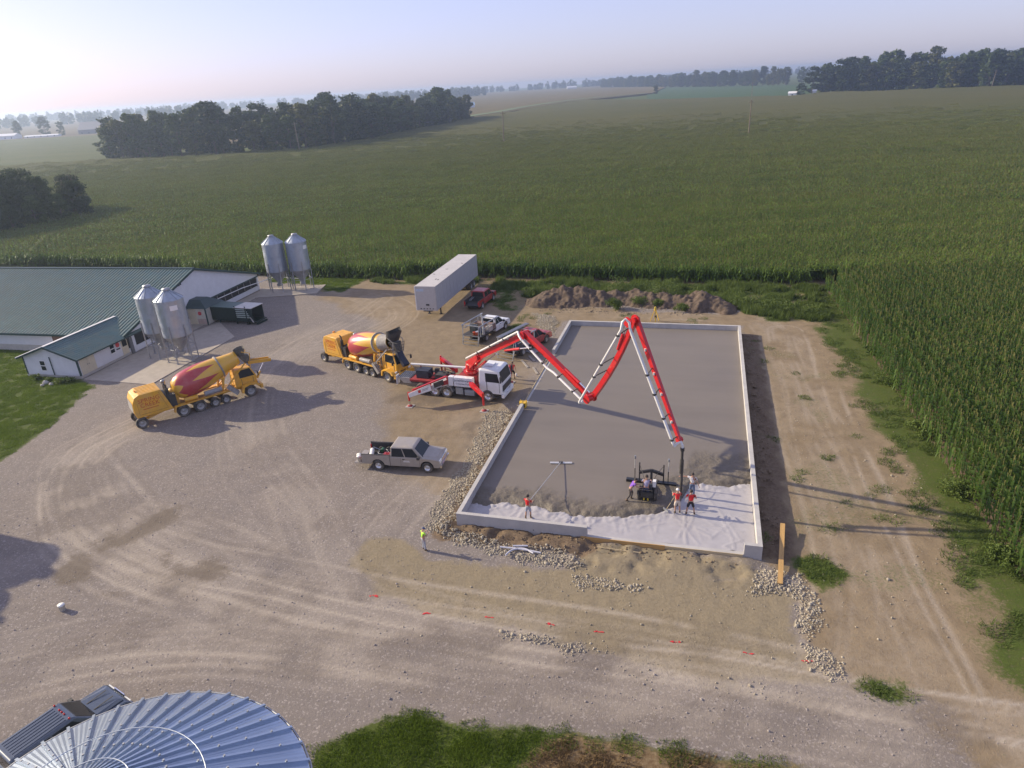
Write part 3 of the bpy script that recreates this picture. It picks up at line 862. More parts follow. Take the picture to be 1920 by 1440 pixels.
# the outermost row beside the dirt strip: plants one can pick out
singles = []
for i in range(4):
    rng = np.random.default_rng(300 + i); V = []; F = []; MI = []
    corn_plant(rng, 0, 0, 2.25, 10, 4, V, F, MI, 1.0, .7, 0.0)
    singles.append(mesh_np('corn_plant', np.array(V), np.array(F), [row_leaf, corn_tassel, corn_stalk], False, MI))
edge_pts = []
for row in range(2):
    s_ = 0.0
    while s_ < 56:
        p = edge_r[1] - er_d * s_ + er_n * (.22 + .95 * row) + RNG.normal(0, .06, 2)
        edge_pts.append((p[0], p[1], row)); s_ += .37 * RNG.uniform(.8, 1.2)
edge_pts.sort(key=lambda p: np.hypot(p[0], p[1]))
for i, p in enumerate(edge_pts[:290]):
    o = link('corn_plant', singles[i % 4], None, (p[0], p[1], 0), ROW_R + RNG.normal(0, .3) + PI * RNG.integers(0, 2))
    o.scale = (1, 1, RNG.uniform(.85, 1.08))
    tag(o, ('short ' if o.scale[2] < .93 else 'tall ' if o.scale[2] > 1.0 else '') + ('leafy corn plant in the outermost row bordering the dirt strip' if p[2] == 0 else 'leafy corn plant in the second row from the dirt strip'), 'corn plant', 'corn plants along the edge of the field')

# ------------------------------------------------------------------ other fields
for nm, poly, z, c0, c1 in (
        ('soybean_field', [(166, 806), (270, 664), (300, 694), (450, 1056), (361, 1560), (222, 1085)], .9, (.065, .115, .045), (.085, .14, .055)),
        ('far_cornfield', [(-16, 606), (92, 913), (228, 1080), (361, 1570), (420, 2700), (-60, 2900), (-110, 1500), (-60, 900)], 2.1, (.15, .125, .055), (.19, .155, .07)),
        ('hay_field', [(-252, 366), (-200, 374), (-150, 420), (-230, 560), (-420, 790), (-1100, 900), (-1100, 250), (-340, 300)], .5, (.10, .125, .045), (.145, .15, .06)),
        ('stubble_field', [(-425, 795), (-235, 565), (-150, 425), (-30, 610), (-110, 1500), (-60, 2900), (-2400, 2900), (-2600, 900), (-1105, 905)], .35, (.16, .13, .08), (.21, .17, .105))):
    field(nm, np.array(poly), z, c0, c1)
# grassed waterway: a paler strip with its own raised edge
wmb = MB()
wn_ = np.gradient(waterway, axis=0); wn_ /= np.linalg.norm(wn_, axis=1)[:, None]; wn_ = np.c_[-wn_[:, 1], wn_[:, 0]]
L_ = waterway + wn_ * 9; R_ = waterway - wn_ * 3
wmb.add([(*p, 2.45) for p in L_] + [(*p, 2.45) for p in R_], [(i, i + 1, len(L_) + i + 1, len(L_) + i) for i in range(len(L_) - 1)])
tag(wmb.build('grass_waterway', mat('waterway_grass', (.11, .15, .05), .9, var=.2, scale=.05)), kind='structure')

# ------------------------------------------------------------------ lawn and weeds
blade = leafmat('grass_blade', (.055, .10, .010), (.17, .24, .028), .35, .6, .5)
weedleaf = leafmat('weed_leaf', (.06, .10, .018), (.14, .19, .045), .35, .6, .5)
deadblade = leafmat('dead_grass', (.10, .055, .025), (.24, .17, .085), .2, .8, .6)
def turf(seed, n, h, w, size, m, spread=.5):
    rng = np.random.default_rng(seed)
    p = (rng.random((n, 2)) - .5) * size
    a = rng.random(n) * 2 * PI; hh = h * rng.uniform(.5, 1.3, n)
    d = np.c_[np.cos(a), np.sin(a), np.zeros(n)] * w
    tip = np.c_[p + rng.normal(0, spread, (n, 2)) * hh[:, None], hh]
    b0 = np.c_[p, np.zeros(n) - .02]
    V = np.stack([b0 - d, b0 + d, tip], 1).reshape(-1, 3)
    return mesh_np('turf', V, np.arange(3 * n).reshape(-1, 3), m)
turf_src = source_collection('turf_source', [turf(400 + i, 420, .10, .016, 1.1, blade) for i in range(4)])
weed_src = source_collection('weed_source', [turf(420 + i, 70, .15, .022, .8, weedleaf, .8) for i in range(4)])
dead_src = source_collection('dead_source', [turf(440 + i, 260, .16, .016, 1.0, deadblade, .8) for i in range(3)])
def fill(polys, step, keep=None, jit=.4, lim=None):
    allq = []
    for p in polys:
        lo, hi = p.min(0), p.max(0)
        lo = np.maximum(lo, (-75, 12)); hi = np.minimum(hi, (60, 110))
        X, Y = np.meshgrid(np.arange(lo[0], hi[0], step), np.arange(lo[1], hi[1], step))
        Q = np.c_[X.ravel(), Y.ravel()] + RNG.normal(0, jit * step, (X.size, 2))
        w = (N1.fbm(Q[:, 0], Q[:, 1], .6, 4) - .5) * 1.0
        Q = Q[(sdf(Q, p) + w > .15) & in_view(Q, 3)]
        if keep is not None: Q = Q[keep(Q)]
        allq.append(Q)
    return np.concatenate(allq)
def place(name, Q, src, n, label, s0=1.0):
    zz = np.array([gz(x, y) for x, y in Q])
    scatter(name, np.c_[Q, zz], RNG.uniform(0, 2 * PI, len(Q)), RNG.uniform(.75, 1.25, len(Q)) * s0, RNG.integers(0, n, len(Q)), src, label, 'grass')
qs = fill([LAWN, LAWN_N], .8)
place('lawn_grass', qs, turf_src, 4, 'mown green lawn grass beside the white annex')
qs = fill([LAWN_S], .6, lambda Q: sdf(Q, DEAD) < .2)
place('verge_grass', qs, turf_src, 4, 'bright green grass verge beside the round steel bin')
qs = fill([DEAD], .7, lambda Q: N3.fbm(Q[:, 0], Q[:, 1], .5, 3) > .40)
place('dead_grass', qs, dead_src, 3, 'browned dead grass at the end of the green verge')
STRIP = np.array([(36.5, 80), (39.5, 80), (26.2, 27), (21.5, 10), (17.5, 10), (22.0, 27), (27.0, 50)])
qs = fill([WEEDS, STRIP] + GRASS_N, .6, lambda Q: (RNG.random(len(Q)) < sstep(.40, .58, N2.fbm(Q[:, 0], Q[:, 1], .45, 4)) * .8) & (sdf(Q, CORN_POLY) < .8))
q4 = fill(PATCHES, .5, lambda Q: N2.fbm(Q[:, 0], Q[:, 1], .45, 4) > .45)
q5 = fill([DIRT], .8, lambda Q: (N3.fbm(Q[:, 0], Q[:, 1], .38, 4) > .60) & (RNG.random(len(Q)) < .12))
place('strip_weeds', np.concatenate([qs, q4, q5]), weed_src, 4, 'ragged green weeds along the strip between dirt and corn')

tall_src = source_collection('tall_weed_source', [turf(460 + i, 160, .62, .035, 1.0, weedleaf, .35) for i in range(4)])
qt = fill([BEHIND, GRASS_N[1]], .7, lambda Q: (sdf(Q, CORN_POLY) < .9) & (RNG.random(len(Q)) < sstep(.36, .62, N3.fbm(Q[:, 0], Q[:, 1], .55, 3))), .5)
place('tall_weeds', qt, tall_src, 4, 'tall green weeds filling the strip between dirt heap and corn')
# ------------------------------------------------------------------ trees
bark = mat('bark', (.10, .08, .06), .9, var=.3, scale=4, bump=.4, bscale=15)
leaf_a = leafmat('tree_leaf', (.024, .048, .010), (.075, .108, .024), .28, .6, .06)
leaf_b = leafmat('tree_leaf_dark', (.018, .036, .012), (.048, .072, .022), .28, .6, .06)
leaf_c = leafmat('tree_leaf_olive', (.045, .062, .012), (.13, .135, .034), .28, .6, .06)
def tree_meshes(seed, h, rad, ncl, nlf, ls, lm, low=.12, tall=1.0):
    rng = np.random.default_rng(seed)
    mb = MB()
    bend = rng.normal(0, .03, 2) * h
    pts = [np.array([bend[0] * t * t, bend[1] * t * t, h * .82 * t - .3]) for t in np.linspace(0, 1, 6)]
    r0 = h * .017 + .08
    mb.tube(pts, r0, 7, rs=[r0 * (1 - .8 * t) for t in np.linspace(0, 1, 6)])
    C = []
    for k in range(ncl):
        z = h * (low + (1 - low) * rng.random() ** .85)
        zz = (z / h - low) / (1 - low)
        prof = math.sin(PI * min(max(.12 + .80 * zz, 0), 1)) ** .6
        a = rng.random() * 2 * PI; rr = rad * prof * math.sqrt(rng.uniform(.15, 1.0)) * rng.uniform(.75, 1.12)
        C.append((math.cos(a) * rr, math.sin(a) * rr, min(z, h * .96)))
    C.append((bend[0], bend[1], h * .95))
    C = np.array(C)
    for k in range(min(9, ncl)):
        c_ = C[k]; t0 = rng.uniform(.3, .75)
        b = np.array([bend[0] * t0 * t0, bend[1] * t0 * t0, h * .82 * t0])
        mb.tube([b, b * .5 + c_ * .5 + np.array([0, 0, -.03 * h]), c_], .1, 5, rs=[r0 * .4, r0 * .25, r0 * .08])
    per = nlf // len(C)
    cr = rad * rng.uniform(.24, .42, len(C))
    dirs = rng.normal(0, 1, (len(C), per, 3)); dirs /= np.linalg.norm(dirs, axis=2, keepdims=True)
    rr = cr[:, None, None] * rng.random((len(C), per, 1)) ** .45
    ctr = (C[:, None, :] + dirs * rr * np.array([1, 1, .8])).reshape(-1, 3)
    ctr[:, 2] = np.maximum(ctr[:, 2], .3)
    n = len(ctr)
    nr = dirs.reshape(-1, 3) * .6 + rng.normal(0, .55, (n, 3)) + np.array([0, 0, .35]); nr /= np.linalg.norm(nr, axis=1, keepdims=True)
    a = np.cross(nr, rng.normal(0, 1, (n, 3))); a /= np.linalg.norm(a, axis=1, keepdims=True); b = np.cross(nr, a)
    s_ = ls * rng.uniform(.6, 1.3, (n, 1))
    V = np.stack([ctr - a * s_ - b * s_ * .3, ctr + a * s_ * .2 - b * s_ * .8, ctr + a * s_ + b * s_ * .3, ctr - a * s_ * .2 + b * s_ * .8], 1).reshape(-1, 3)
    return mb.mesh('trunk', bark), mesh_np('crown', V, np.arange(4 * n).reshape(-1, 4), lm)
def make_tree(name, me, label, cat, loc, rz, sc, group):
    t = thing(name, label, cat, loc, rz, group)
    t.scale = sc
    link('trunk', me[0], t); link('crown', me[1], t)
    return t
tree_kind = ['mid green', 'dark green', 'bushy mid green', 'olive', 'broad dark green', 'slender mid green', 'rounded olive']
far_trees = [tree_meshes(500 + i, 22, rng_r, 46, 2300, .62, lm_, .04) for i, (rng_r, lm_) in enumerate([(5.2, leaf_a), (6.2, leaf_b), (5.6, leaf_a), (4.6, leaf_c), (6.6, leaf_b), (5.0, leaf_a), (5.8, leaf_c)])]
def wood(name, front, depth, rows, step, hmin, hmax, label_front, label_in, group, variants=far_trees, jitter=2.5):
    """trees standing in rows behind a front line on the ground"""
    f = np.array(front); seg = np.r_[0, np.cumsum(np.linalg.norm(np.diff(f, axis=0), axis=1))]
    n_made = 0
    for r_ in range(rows):
        s_ = step * .5 * (r_ % 2)
        while s_ <= seg[-1]:
            p = np.array([np.interp(s_, seg, f[:, 0]), np.interp(s_, seg, f[:, 1])]) + depth * (r_ / max(rows - 1, 1)) + RNG.normal(0, jitter, 2)
            hh = RNG.uniform(hmin, hmax) / 22
            if RNG.random() < .12: hh *= 1.13
            w_ = hh * RNG.uniform(.85, 1.2)
            if r_ == 0: hh *= RNG.uniform(.72, 1.0)
            vi = int(RNG.integers(len(variants))); lab = (label_front if r_ == 0 else label_in)
            lab = ('tall ' if hh > .98 else 'low ' if hh < .8 else '') + tree_kind[vi] + ' ' + lab
            make_tree(name, variants[vi], lab, 'tree', (p[0], p[1], 0), RNG.uniform(0, 2 * PI), (w_, w_, hh), group)
            n_made += 1; s_ += step * RNG.uniform(.75, 1.25)
    return n_made
wood('woodland_tree', [(-196, 378), (-165, 366), (-131, 364), (-97, 364), (-84, 395), (-66, 440), (-40, 530), (-24, 600)], np.array([-14, 20]), 2, 6.4, 18, 23.5, 'tree on the near edge of the dark wood beyond the corn', 'tree inside the dark wood beyond the corn', 'trees of the dark wood beyond the corn')
wood('grove_tree', [(300, 698), (345, 668), (380, 640), (413, 600), (470, 590), (560, 560)], np.array([18, 18]), 2, 7.2, 24, 31, 'tree on the near edge of the grove past the soybean field', 'tree inside the grove past the soybean field', 'trees of the grove past the soybean field')
wood('ridge_tree', [(455, 1165), (420, 1300), (392, 1480), (362, 1760), (318, 2250)], np.array([60, 50]), 1, 10.5, 22, 29, 'tree on the edge of the long wood behind the soybean field', 'tree deep in the long wood behind the soybean field', 'trees of the long wood behind the soybean field', jitter=4)
make_tree('hedge_tree', far_trees[3], 'small round tree standing alone where the waterway meets the soybean field', 'tree', (232, 1070, 0), 1, (.8, .8, .55), None)
near_trees = [tree_meshes(600 + i, 12, r_, 60, 9000, .24, lm_, .02) for i, (r_, lm_) in enumerate([(3.9, leaf_b), (3.4, leaf_a), (4.2, leaf_b)])]
spots = [(-134, 166, 1.15), (-126, 160, 1.38), (-120, 164, 1.1), (-115, 167, 1.05), (-110, 171, .95), (-108, 181, .85), (-105, 176, .78), (-104, 168, .62), (-119, 152, 1.0), (-128, 152, 1.1), (-112, 158, .85), (-117, 176, 1.05), (-127, 178, 1.15), (-107, 163, .66), (-108, 156, .55), (-114, 148, .75), (-122, 144, .85), (-131, 146, .9), (-101, 173, .5), (-138, 156, 1.2), (-114, 161, 1.0), (-112, 167, .95), (-117, 158, 1.1), (-110, 164, .8)]
for i, (x, y, s_) in enumerate(spots):
    make_tree('thicket_tree', near_trees[i % 3], ('tallest ' if s_ > 1.3 else 'tall ' if s_ > 1.04 else 'low ' if s_ < .7 else '') + ['spreading dark', 'narrow green', 'broad dark'][i % 3] + ' leafy tree in the thicket behind the long barn', 'tree', (x, y, 0), RNG.uniform(0, 6.28), (s_ * 1.0, s_ * 1.0, s_ * 1.0), 'trees of the thicket behind the long barn')
# a half bare tree in that thicket
def bare_tree(seed, h):
    rng = np.random.default_rng(seed); mb = MB()
    def grow(p, d, L, r, lev):
        q = p + d * L
        mb.tube([p, (p + q) / 2 + rng.normal(0, .03 * L, 3), q], r, 5, rs=[r, r * .8, r * .55])
        if lev == 0: return
        for _ in range(3):
            nd = d + rng.normal(0, .42, 3) + np.array([0, 0, .15]); nd /= np.linalg.norm(nd)
            grow(q, nd, L * rng.uniform(.55, .8), r * .55, lev - 1)
    grow(np.array([0, 0, -.2]), np.array([0, 0, 1.0]), h * .36, .16, 4)
    return mb.mesh('trunk', bark)
bt = thing('bare_tree', 'half bare tree with thin brown branches rising from the thicket', 'tree', (-106, 177, 0))
link('trunk', bare_tree(5, 13), bt)
tm = tree_meshes(640, 9, 3.2, 40, 500, .22, leaf_c, .3)
link('crown', tm[1], bt)
# far hazy tree lines: one mass each
def far_line(name, pts, h, n, label, depth=40, ls=2.2):
    rng = np.random.default_rng(hash(name) % 1000 if False else len(name) * 37)
    f = np.array(pts, float); seg = np.r_[0, np.cumsum(np.linalg.norm(np.diff(f, axis=0), axis=1))]
    V = []; 
    ntree = int(seg[-1] / 9)
    s0 = rng.random(ntree) * seg[-1]
    base = np.c_[np.interp(s0, seg, f[:, 0]), np.interp(s0, seg, f[:, 1])] + rng.random((ntree, 1)) * np.array([[0, depth]]) 
    hh = h * rng.uniform(.75, 1.1, ntree)
    per = n // ntree
    d = rng.normal(0, 1, (ntree, per, 3)); d /= np.linalg.norm(d, axis=2, keepdims=True)
    rad = rng.random((ntree, per, 1)) ** .4
    ctr = np.zeros((ntree, per, 3)); ctr[..., :2] = base[:, None, :]; ctr[..., 2] = hh[:, None] * .5
    ctr = (ctr + d * rad * np.stack([hh * .32, hh * .32, hh * .5], 1)[:, None, :]).reshape(-1, 3)
    m = len(ctr)
    nr = rng.normal(0, 1, (m, 3)); nr /= np.linalg.norm(nr, axis=1, keepdims=True)
    a = np.cross(nr, rng.normal(0, 1, (m, 3))); a /= np.linalg.norm(a, axis=1, keepdims=True); b = np.cross(nr, a)
    s_ = ls * rng.uniform(.6, 1.3, (m, 1))
    Vv = np.stack([ctr - a * s_, ctr - b * s_, ctr + a * s_, ctr + b * s_], 1).reshape(-1, 3)
    tag(link(name, mesh_np(name, Vv, np.arange(4 * m).reshape(-1, 4), leaf_b)), label, 'tree line', kind='stuff')
far_line('horizon_woods', [(-2300, 2300), (-1500, 2500), (-900, 2700), (-300, 2800), (60, 2750), (400, 2700), (900, 2650), (1700, 2500), (2300, 2200)], 26, 30000, 'pale hazy tree line all along the horizon', 60, 3.2)
far_line('wood_interior', [(-212, 408), (-170, 392), (-131, 388), (-108, 392), (-96, 420), (-80, 462), (-56, 545), (-40, 615)], 21, 16000, 'dense inner crowns of the dark wood beyond the corn', 22, 1.0)
far_line('grove_interior', [(325, 725), (370, 698), (405, 668), (440, 632), (500, 620), (590, 590)], 27, 14000, 'dense inner crowns of the grove past the soybean field', 30, 1.1)
far_line('deep_wood', [(520, 1210), (490, 1340), (460, 1520), (425, 1800), (375, 2290)], 25, 12000, 'dark mass of the long wood behind its front trees', 40, 1.6)
far_line('hazy_wood', [(-320, 1900), (-180, 1950), (-20, 2010)], 25, 5000, 'hazy blue wood seen past the end of the dark wood', 80, 2.6)
far_line('distant_wood', [(-1250, 1500), (-1000, 1560), (-800, 1600), (-620, 1650)], 24, 7000, 'very pale wood behind the distant farmstead', 60, 2.6)
far_line('east_wood', [(640, 900), (900, 820), (1200, 700)], 26, 8000, 'hazy wood closing the fields beyond the grove', 60, 1.6)
# ------------------------------------------------------------------ foundation walls
wallm = mat('cast_concrete', (.43, .415, .40), .85, var=.13, scale=.9, bump=.12, bscale=14)
FR = (PIT_O, PIT_AZ)
fw_ = thing('foundation_wall', 'low grey concrete foundation wall around the wet slab', 'foundation', PIT_O, PIT_AZ)
SE_U = puv(1100, 990, WALL_TOP)[0]
GAP0 = puv(982, 757, WALL_TOP)[1]
GAP1 = puv(1033, 655, WALL_TOP)[1]
T = WALL_T
def wall_piece(x0, x1, y0, y1, z1=WALL_TOP, z0=-.4, name='wall_panel'):
    mb = MB(); mb.box(x0, x1, y0, y1, z0, z1)
    return mb.build(name, wallm, fw_)
wall_piece(0, T, T + .004, GAP0)
wall_piece(0, T, GAP1, PIT_L - T - .004)
def split(a, b, n):
    e = np.linspace(a, b, n + 1)
    return [(e[i] + (.004 if i else 0), e[i + 1]) for i in range(n)]
for a, b in split(0, PIT_W, 3): wall_piece(a, b, PIT_L - T, PIT_L)
for a, b in split(T + .004, PIT_L - T - .004, 5): wall_piece(PIT_W - T, PIT_W, a, b)
for a, b in split(0, SE_U, 2): wall_piece(a, b, 0, T)
wall_piece(PIT_W - .95, PIT_W, 0, T)
mb = MB(); mb.box(SE_U + .004, PIT_W - .955, .0, T, -.3, .30); mb.build('door_sill', wallm, fw_)
mb = MB(); mb.box(.02, T - .02, GAP0 + .004, GAP1 - .004, -.3, .42); mb.build('side_sill', wallm, fw_)
for k in range(4):
    mb = MB(); c_ = np.array([1.4 + 1.75 * k, -.004, .36]); mb.cyl(c_, c_ + np.array([0, .03, 0]), .035, n=8)
    if k == 2: mb.build('tie_hole', mat('hole_dark', (.02, .02, .02), .9), fw_)

# ------------------------------------------------------------------ plastic membrane and fresh slab
SLAB_Z, MEM_Z = .44, .30
edge_px = [(868, 950), (890, 945), (915, 948), (945, 943), (985, 951), (1010, 952), (1035, 958), (1065, 964), (1100, 968), (1130, 970), (1165, 969), (1195, 965), (1225, 966), (1250, 958), (1268, 948), (1285, 925), (1300, 908), (1318, 904), (1345, 910), (1375, 912), (1400, 908), (1412, 908)]
eu, ev = zip(*[puv(a, b, .36) for a, b in edge_px])
eu = np.array(eu); ev = np.array(ev); o_ = np.argsort(eu); eu, ev = eu[o_], ev[o_]
def edge_v(u):
    return np.interp(u, eu, ev) + (N1.fbm(u, u * 0 + 5, 1.6, 3) - .5) * .55
us = np.arange(T - .02, PIT_W - T + .021, .12)
vs = np.concatenate([np.arange(T, 9.0, .10), np.arange(9.0, PIT_L - T + .02, .45)])
vs[-1] = PIT_L - T + .01
U, V = np.meshgrid(us, vs); Uf, Vf = U.ravel(), V.ravel()
d_ = Vf - edge_v(Uf)
lump = N2.fbm(Uf, Vf, 1.1, 4); lump2 = N3.fbm(Uf + 3 * N1(Uf, Vf, .7), Vf, 2.6, 3)
rough_w = 1 - sstep(1.0, 2.3, d_ + (lump - .5) * 1.6)
east = sstep(10.2, 11.5, Uf) * (1 - sstep(3.2, 4.6, d_ + (lump - .5) * 1.2))
rough_w = np.maximum(rough_w, east)
zz = SLAB_Z + rough_w * ((lump - .5) * .22 + (lump2 - .5) * .12 + .03)
zz = np.where(d_ < .5, MEM_Z - .03 + (zz - MEM_Z + .03) * sstep(-.05, .5, d_), zz)
ny_, nx_ = U.shape
ii_ = (np.arange(ny_ - 1)[:, None] * nx_ + np.arange(nx_ - 1)[None, :]).ravel()
F = np.c_[ii_, ii_ + 1, ii_ + nx_ + 1, ii_ + nx_]
keep = (d_[F] > -.06).any(1)
sm_ = bpy.data.materials.new('fresh_concrete'); sm_.use_nodes = True
t = sm_.node_tree; b = t.nodes['Principled BSDF']; b.inputs['Specular IOR Level'].default_value = .4
co = t.nodes.new('ShaderNodeTexCoord')
mp = t.nodes.new('ShaderNodeMapping'); mp.inputs['Scale'].default_value = (.06, .45, 1); t.links.new(co.outputs['Object'], mp.inputs['Vector'])
st = noise_node(t, mp.outputs[0], 1.2, 4, .55); bl = noise_node(t, co.outputs['Object'], .14, 4); fi = noise_node(t, co.outputs['Object'], 3.0, 5, .65)
col = mixc(t, st, (.150, .130, .112), (.184, .160, .138))
col = mixc(t, mathn(t, 'MULTIPLY', bl, .6), col, (.200, .176, .154))
rw = attr_node(t, 'rough_w')
col = mixc(t, mathn(t, 'MULTIPLY', rw, mathn(t, 'MULTIPLY_ADD', fi, .5, .5)), col, (.125, .106, .080))
t.links.new(col, b.inputs['Base Color'])
rr = mathn(t, 'MULTIPLY_ADD', bl, .18, .50); t.links.new(rr, b.inputs['Roughness'])
bp = t.nodes.new('ShaderNodeBump'); bp.inputs['Distance'].default_value = .05
t.links.new(mathn(t, 'MULTIPLY_ADD', rw, .9, .05), bp.inputs['Strength']); t.links.new(fi, bp.inputs['Height']); t.links.new(bp.outputs[0], b.inputs['Normal'])
sme = mesh_np('concrete_slab', np.c_[Uf, Vf, zz], F[keep], sm_, True)
at = sme.attributes.new('rough_w', 'FLOAT', 'POINT'); at.data.foreach_set('value', rough_w.astype(np.float32))
so = link('concrete_slab', sme, None, PIT_O, PIT_AZ)
tag(so, 'freshly poured wet grey concrete slab with a lumpy front edge', 'concrete slab')
# membrane
vs2 = np.arange(T - .01, 9.5, .09); us2 = np.arange(T - .01, PIT_W - T + .02, .09)
U2, V2 = np.meshgrid(us2, vs2); Uf, Vf = U2.ravel(), V2.ravel()
mz = np.zeros(len(Uf))
rng = np.random.default_rng(21)
Q = np.c_[Uf, Vf]
creases = []
for k in range(26):
    a0 = np.array([rng.uniform(8, 17.2), rng.uniform(.4, 1.6)]) if k < 15 else np.array([rng.uniform(.5, 8), rng.uniform(.4, 1.2)])
    ang = rng.normal(1.75, .35) if k < 15 else rng.normal(1.6, .7)
    L = rng.uniform(2.5, 6.5) if k < 15 else rng.uniform(.8, 2.2)
    pts = [a0 + np.array([math.cos(ang), math.sin(ang)]) * L * t_ + np.array([1, 0]) * .35 * math.sin(t_ * 2 + k) * t_ for t_ in np.linspace(0, 1, 6)]
    creases.append(pts)
for k in range(14):
    a0 = np.array([rng.uniform(7.8, 16.5), rng.uniform(.5, 4.5)]); ang = rng.normal(.1, .5); L = rng.uniform(.8, 2.6)
    creases.append([a0 + np.array([math.cos(ang), math.sin(ang)]) * L * t_ for t_ in (0, .5, 1)])
for pts in creases:
    dd_ = seg_dist(Q, pts)
    mz = np.maximum(mz, np.exp(-(dd_ / .06) ** 2) * rng.uniform(.015, .045))
mz += (N1.fbm(Uf, Vf, .7, 3) - .5) * .05
near_edge = 1 - sstep(0, 1.4, np.abs(Vf - edge_v(Uf)) + 3 * np.clip(Vf - edge_v(Uf), 0, 9))
mz += near_edge * np.abs(N2.fbm(Uf, Vf, 2.4, 3) - .5) * .30
ny_, nx_ = U2.shape
ii_ = (np.arange(ny_ - 1)[:, None] * nx_ + np.arange(nx_ - 1)[None, :]).ravel()
F = np.c_[ii_, ii_ + 1, ii_ + nx_ + 1, ii_ + nx_]
dE = Vf - edge_v(Uf)
keep = (dE[F] < .7).all(1)
memz = np.where(dE > .05, MEM_Z - .06, MEM_Z + mz)
mo = link('plastic_membrane', mesh_np('plastic_membrane', np.c_[Uf, Vf, memz], F[keep], mat('white_plastic', (.385, .368, .38), .42, var=.07, scale=2.2, spec=.5), True), None, PIT_O, PIT_AZ)
tag(mo, 'creased white plastic ground sheet at the open end of the slab', 'plastic sheet')

# ------------------------------------------------------------------ formwork boards and loose timber
lumber = mat('lumber', (.46, .28, .10), .7, var=.2, scale=2.5, stretch=(.4, 6, 6))
pale_lumber = mat('pale_lumber', (.50, .40, .24), .75, var=.18, scale=2.5, stretch=(.4, 6, 6))
def board(name, p0, p1, w, h, m, label, cat='board', **k):
    p0 = np.array(p0, float); p1 = np.array(p1, float); mid = (p0 + p1) / 2; L = np.linalg.norm((p1 - p0)[:2])
    az = math.atan2(p1[1] - p0[1], p1[0] - p0[0]); tilt = math.atan2(p1[2] - p0[2], L)
    mb = MB(); mb.box(-L / 2, L / 2, -w / 2, w / 2, -h / 2, h / 2)
    o = mb.build(name, m); o.location = tuple(mid); o.rotation_euler = (0, -tilt, az)
    return tag(o, label, cat, **k)
fl = gp(1088, 1012, .2); frr = gp(1246, 1032, .2)
def on_line(u, v, z): return PIT_O + PU * u + PV * v + np.array([0, 0, z])
uL, uR = puv(1088, 1012, .2)[0], puv(1246, 1032, .2)[0]
board('form_board', on_line(uL, -.05, .16), on_line(uR, -.05, .16), .05, .36, lumber, 'orange brown form board set along the doorway of the slab')
board('form_board', on_line(uR + .02, -.03, .20), on_line(PIT_W - 1.0, -.03, .20), .04, .22, pale_lumber, 'pale narrow form board against the door sill beside the wall stub')
board('form_board', on_line(-.03, GAP0 + .1, .34), on_line(-.03, GAP1 - .1, .34), .045, .30, pale_lumber, 'thin pale form board closing the gap beside the pump truck')
pl0 = gp(1462, 1100); pl1 = gp(1466, 995)
board('plank', (pl0[0], pl0[1], .20), (pl1[0], pl1[1], .50), .26, .06, lumber, 'long yellow plank lying on stones beside the wall corner', 'plank')
for (a, b_, lab) in (((1030, 1012), (1090, 1018), None),):
    pass
st0 = gp(1120, 1030); st1 = gp(1200, 1040)
board('lath', (st0[0], st0[1], .16), (st1[0], st1[1], .14), .04, .03, pale_lumber, 'thin wooden lath lying on the clay before the doorway', 'lath')

# ------------------------------------------------------------------ loose stone
stone_m = mat('limestone', (.47, .42, .34), .9, var=.28, scale=1.6)
def stones(name, zones, dens, smin, smax, label, hbase=0.0, c0=(.21, .18, .14), c1=(.42, .375, .295)):
    rng = np.random.default_rng(31 + len(name))
    ico = np.array([(0, 0, 1), (.894, 0, .447), (.276, .851, .447), (-.724, .526, .447), (-.724, -.526, .447), (.276, -.851, .447), (.724, .526, -.447), (-.276, .851, -.447), (-.894, 0, -.447), (-.276, -.851, -.447), (.724, -.526, -.447), (0, 0, -1)])
    tri = np.array([(0, 1, 2), (0, 2, 3), (0, 3, 4), (0, 4, 5), (0, 5, 1), (1, 6, 2), (2, 7, 3), (3, 8, 4), (4, 9, 5), (5, 10, 1), (2, 6, 7), (3, 7, 8), (4, 8, 9), (5, 9, 10), (1, 10, 6), (11, 7, 6), (11, 8, 7), (11, 9, 8), (11, 10, 9), (11, 6, 10)])
    VV = []; FF = []; o = 0
    for zp in zones:
        lo, hi = zp.min(0) - .5, zp.max(0) + .5
        n = int((hi[0] - lo[0]) * (hi[1] - lo[1]) * dens)
        Q = lo + rng.random((n, 2)) * (hi - lo)
        s_ = sdf(Q, zp) + (N1.fbm(Q[:, 0], Q[:, 1], 1.0, 3) - .5) * 1.0
        Q = Q[rng.random(n) < sstep(-.35, .25, s_)]
        uu, vv = uv(Q)
        Q = Q[~((uu > -.05) & (uu < PIT_W + .05) & (vv > -.12) & (vv < PIT_L))]
        for p in Q:
            r_ = (smin + (smax - smin) * rng.random() ** 2.2) * (1.7 if rng.random() < .06 else 1)
            v = ico * rng.uniform(.7, 1.25, (12, 1)) * r_ * rng.uniform(.7, 1.2, 3)
            a = rng.random() * 2 * PI; c_, s2 = math.cos(a), math.sin(a)
            v = np.c_[v[:, 0] * c_ - v[:, 1] * s2, v[:, 0] * s2 + v[:, 1] * c_, v[:, 2]]
            VV.append(v + np.array([p[0], p[1], gz(p[0], p[1]) + r_ * .10 + hbase])); FF.append(tri + o); o += 12
    m = leafmat('stone_' + name, c0, c1, .0, .9, .8)
    tag(link(name, mesh_np(name, np.concatenate(VV), np.concatenate(FF), m)), label, 'stones', kind='stuff')
stones('crushed_stone', STONE_ZONES, 200, .02, .075, 'pale crushed limestone banked along the foundation wall')
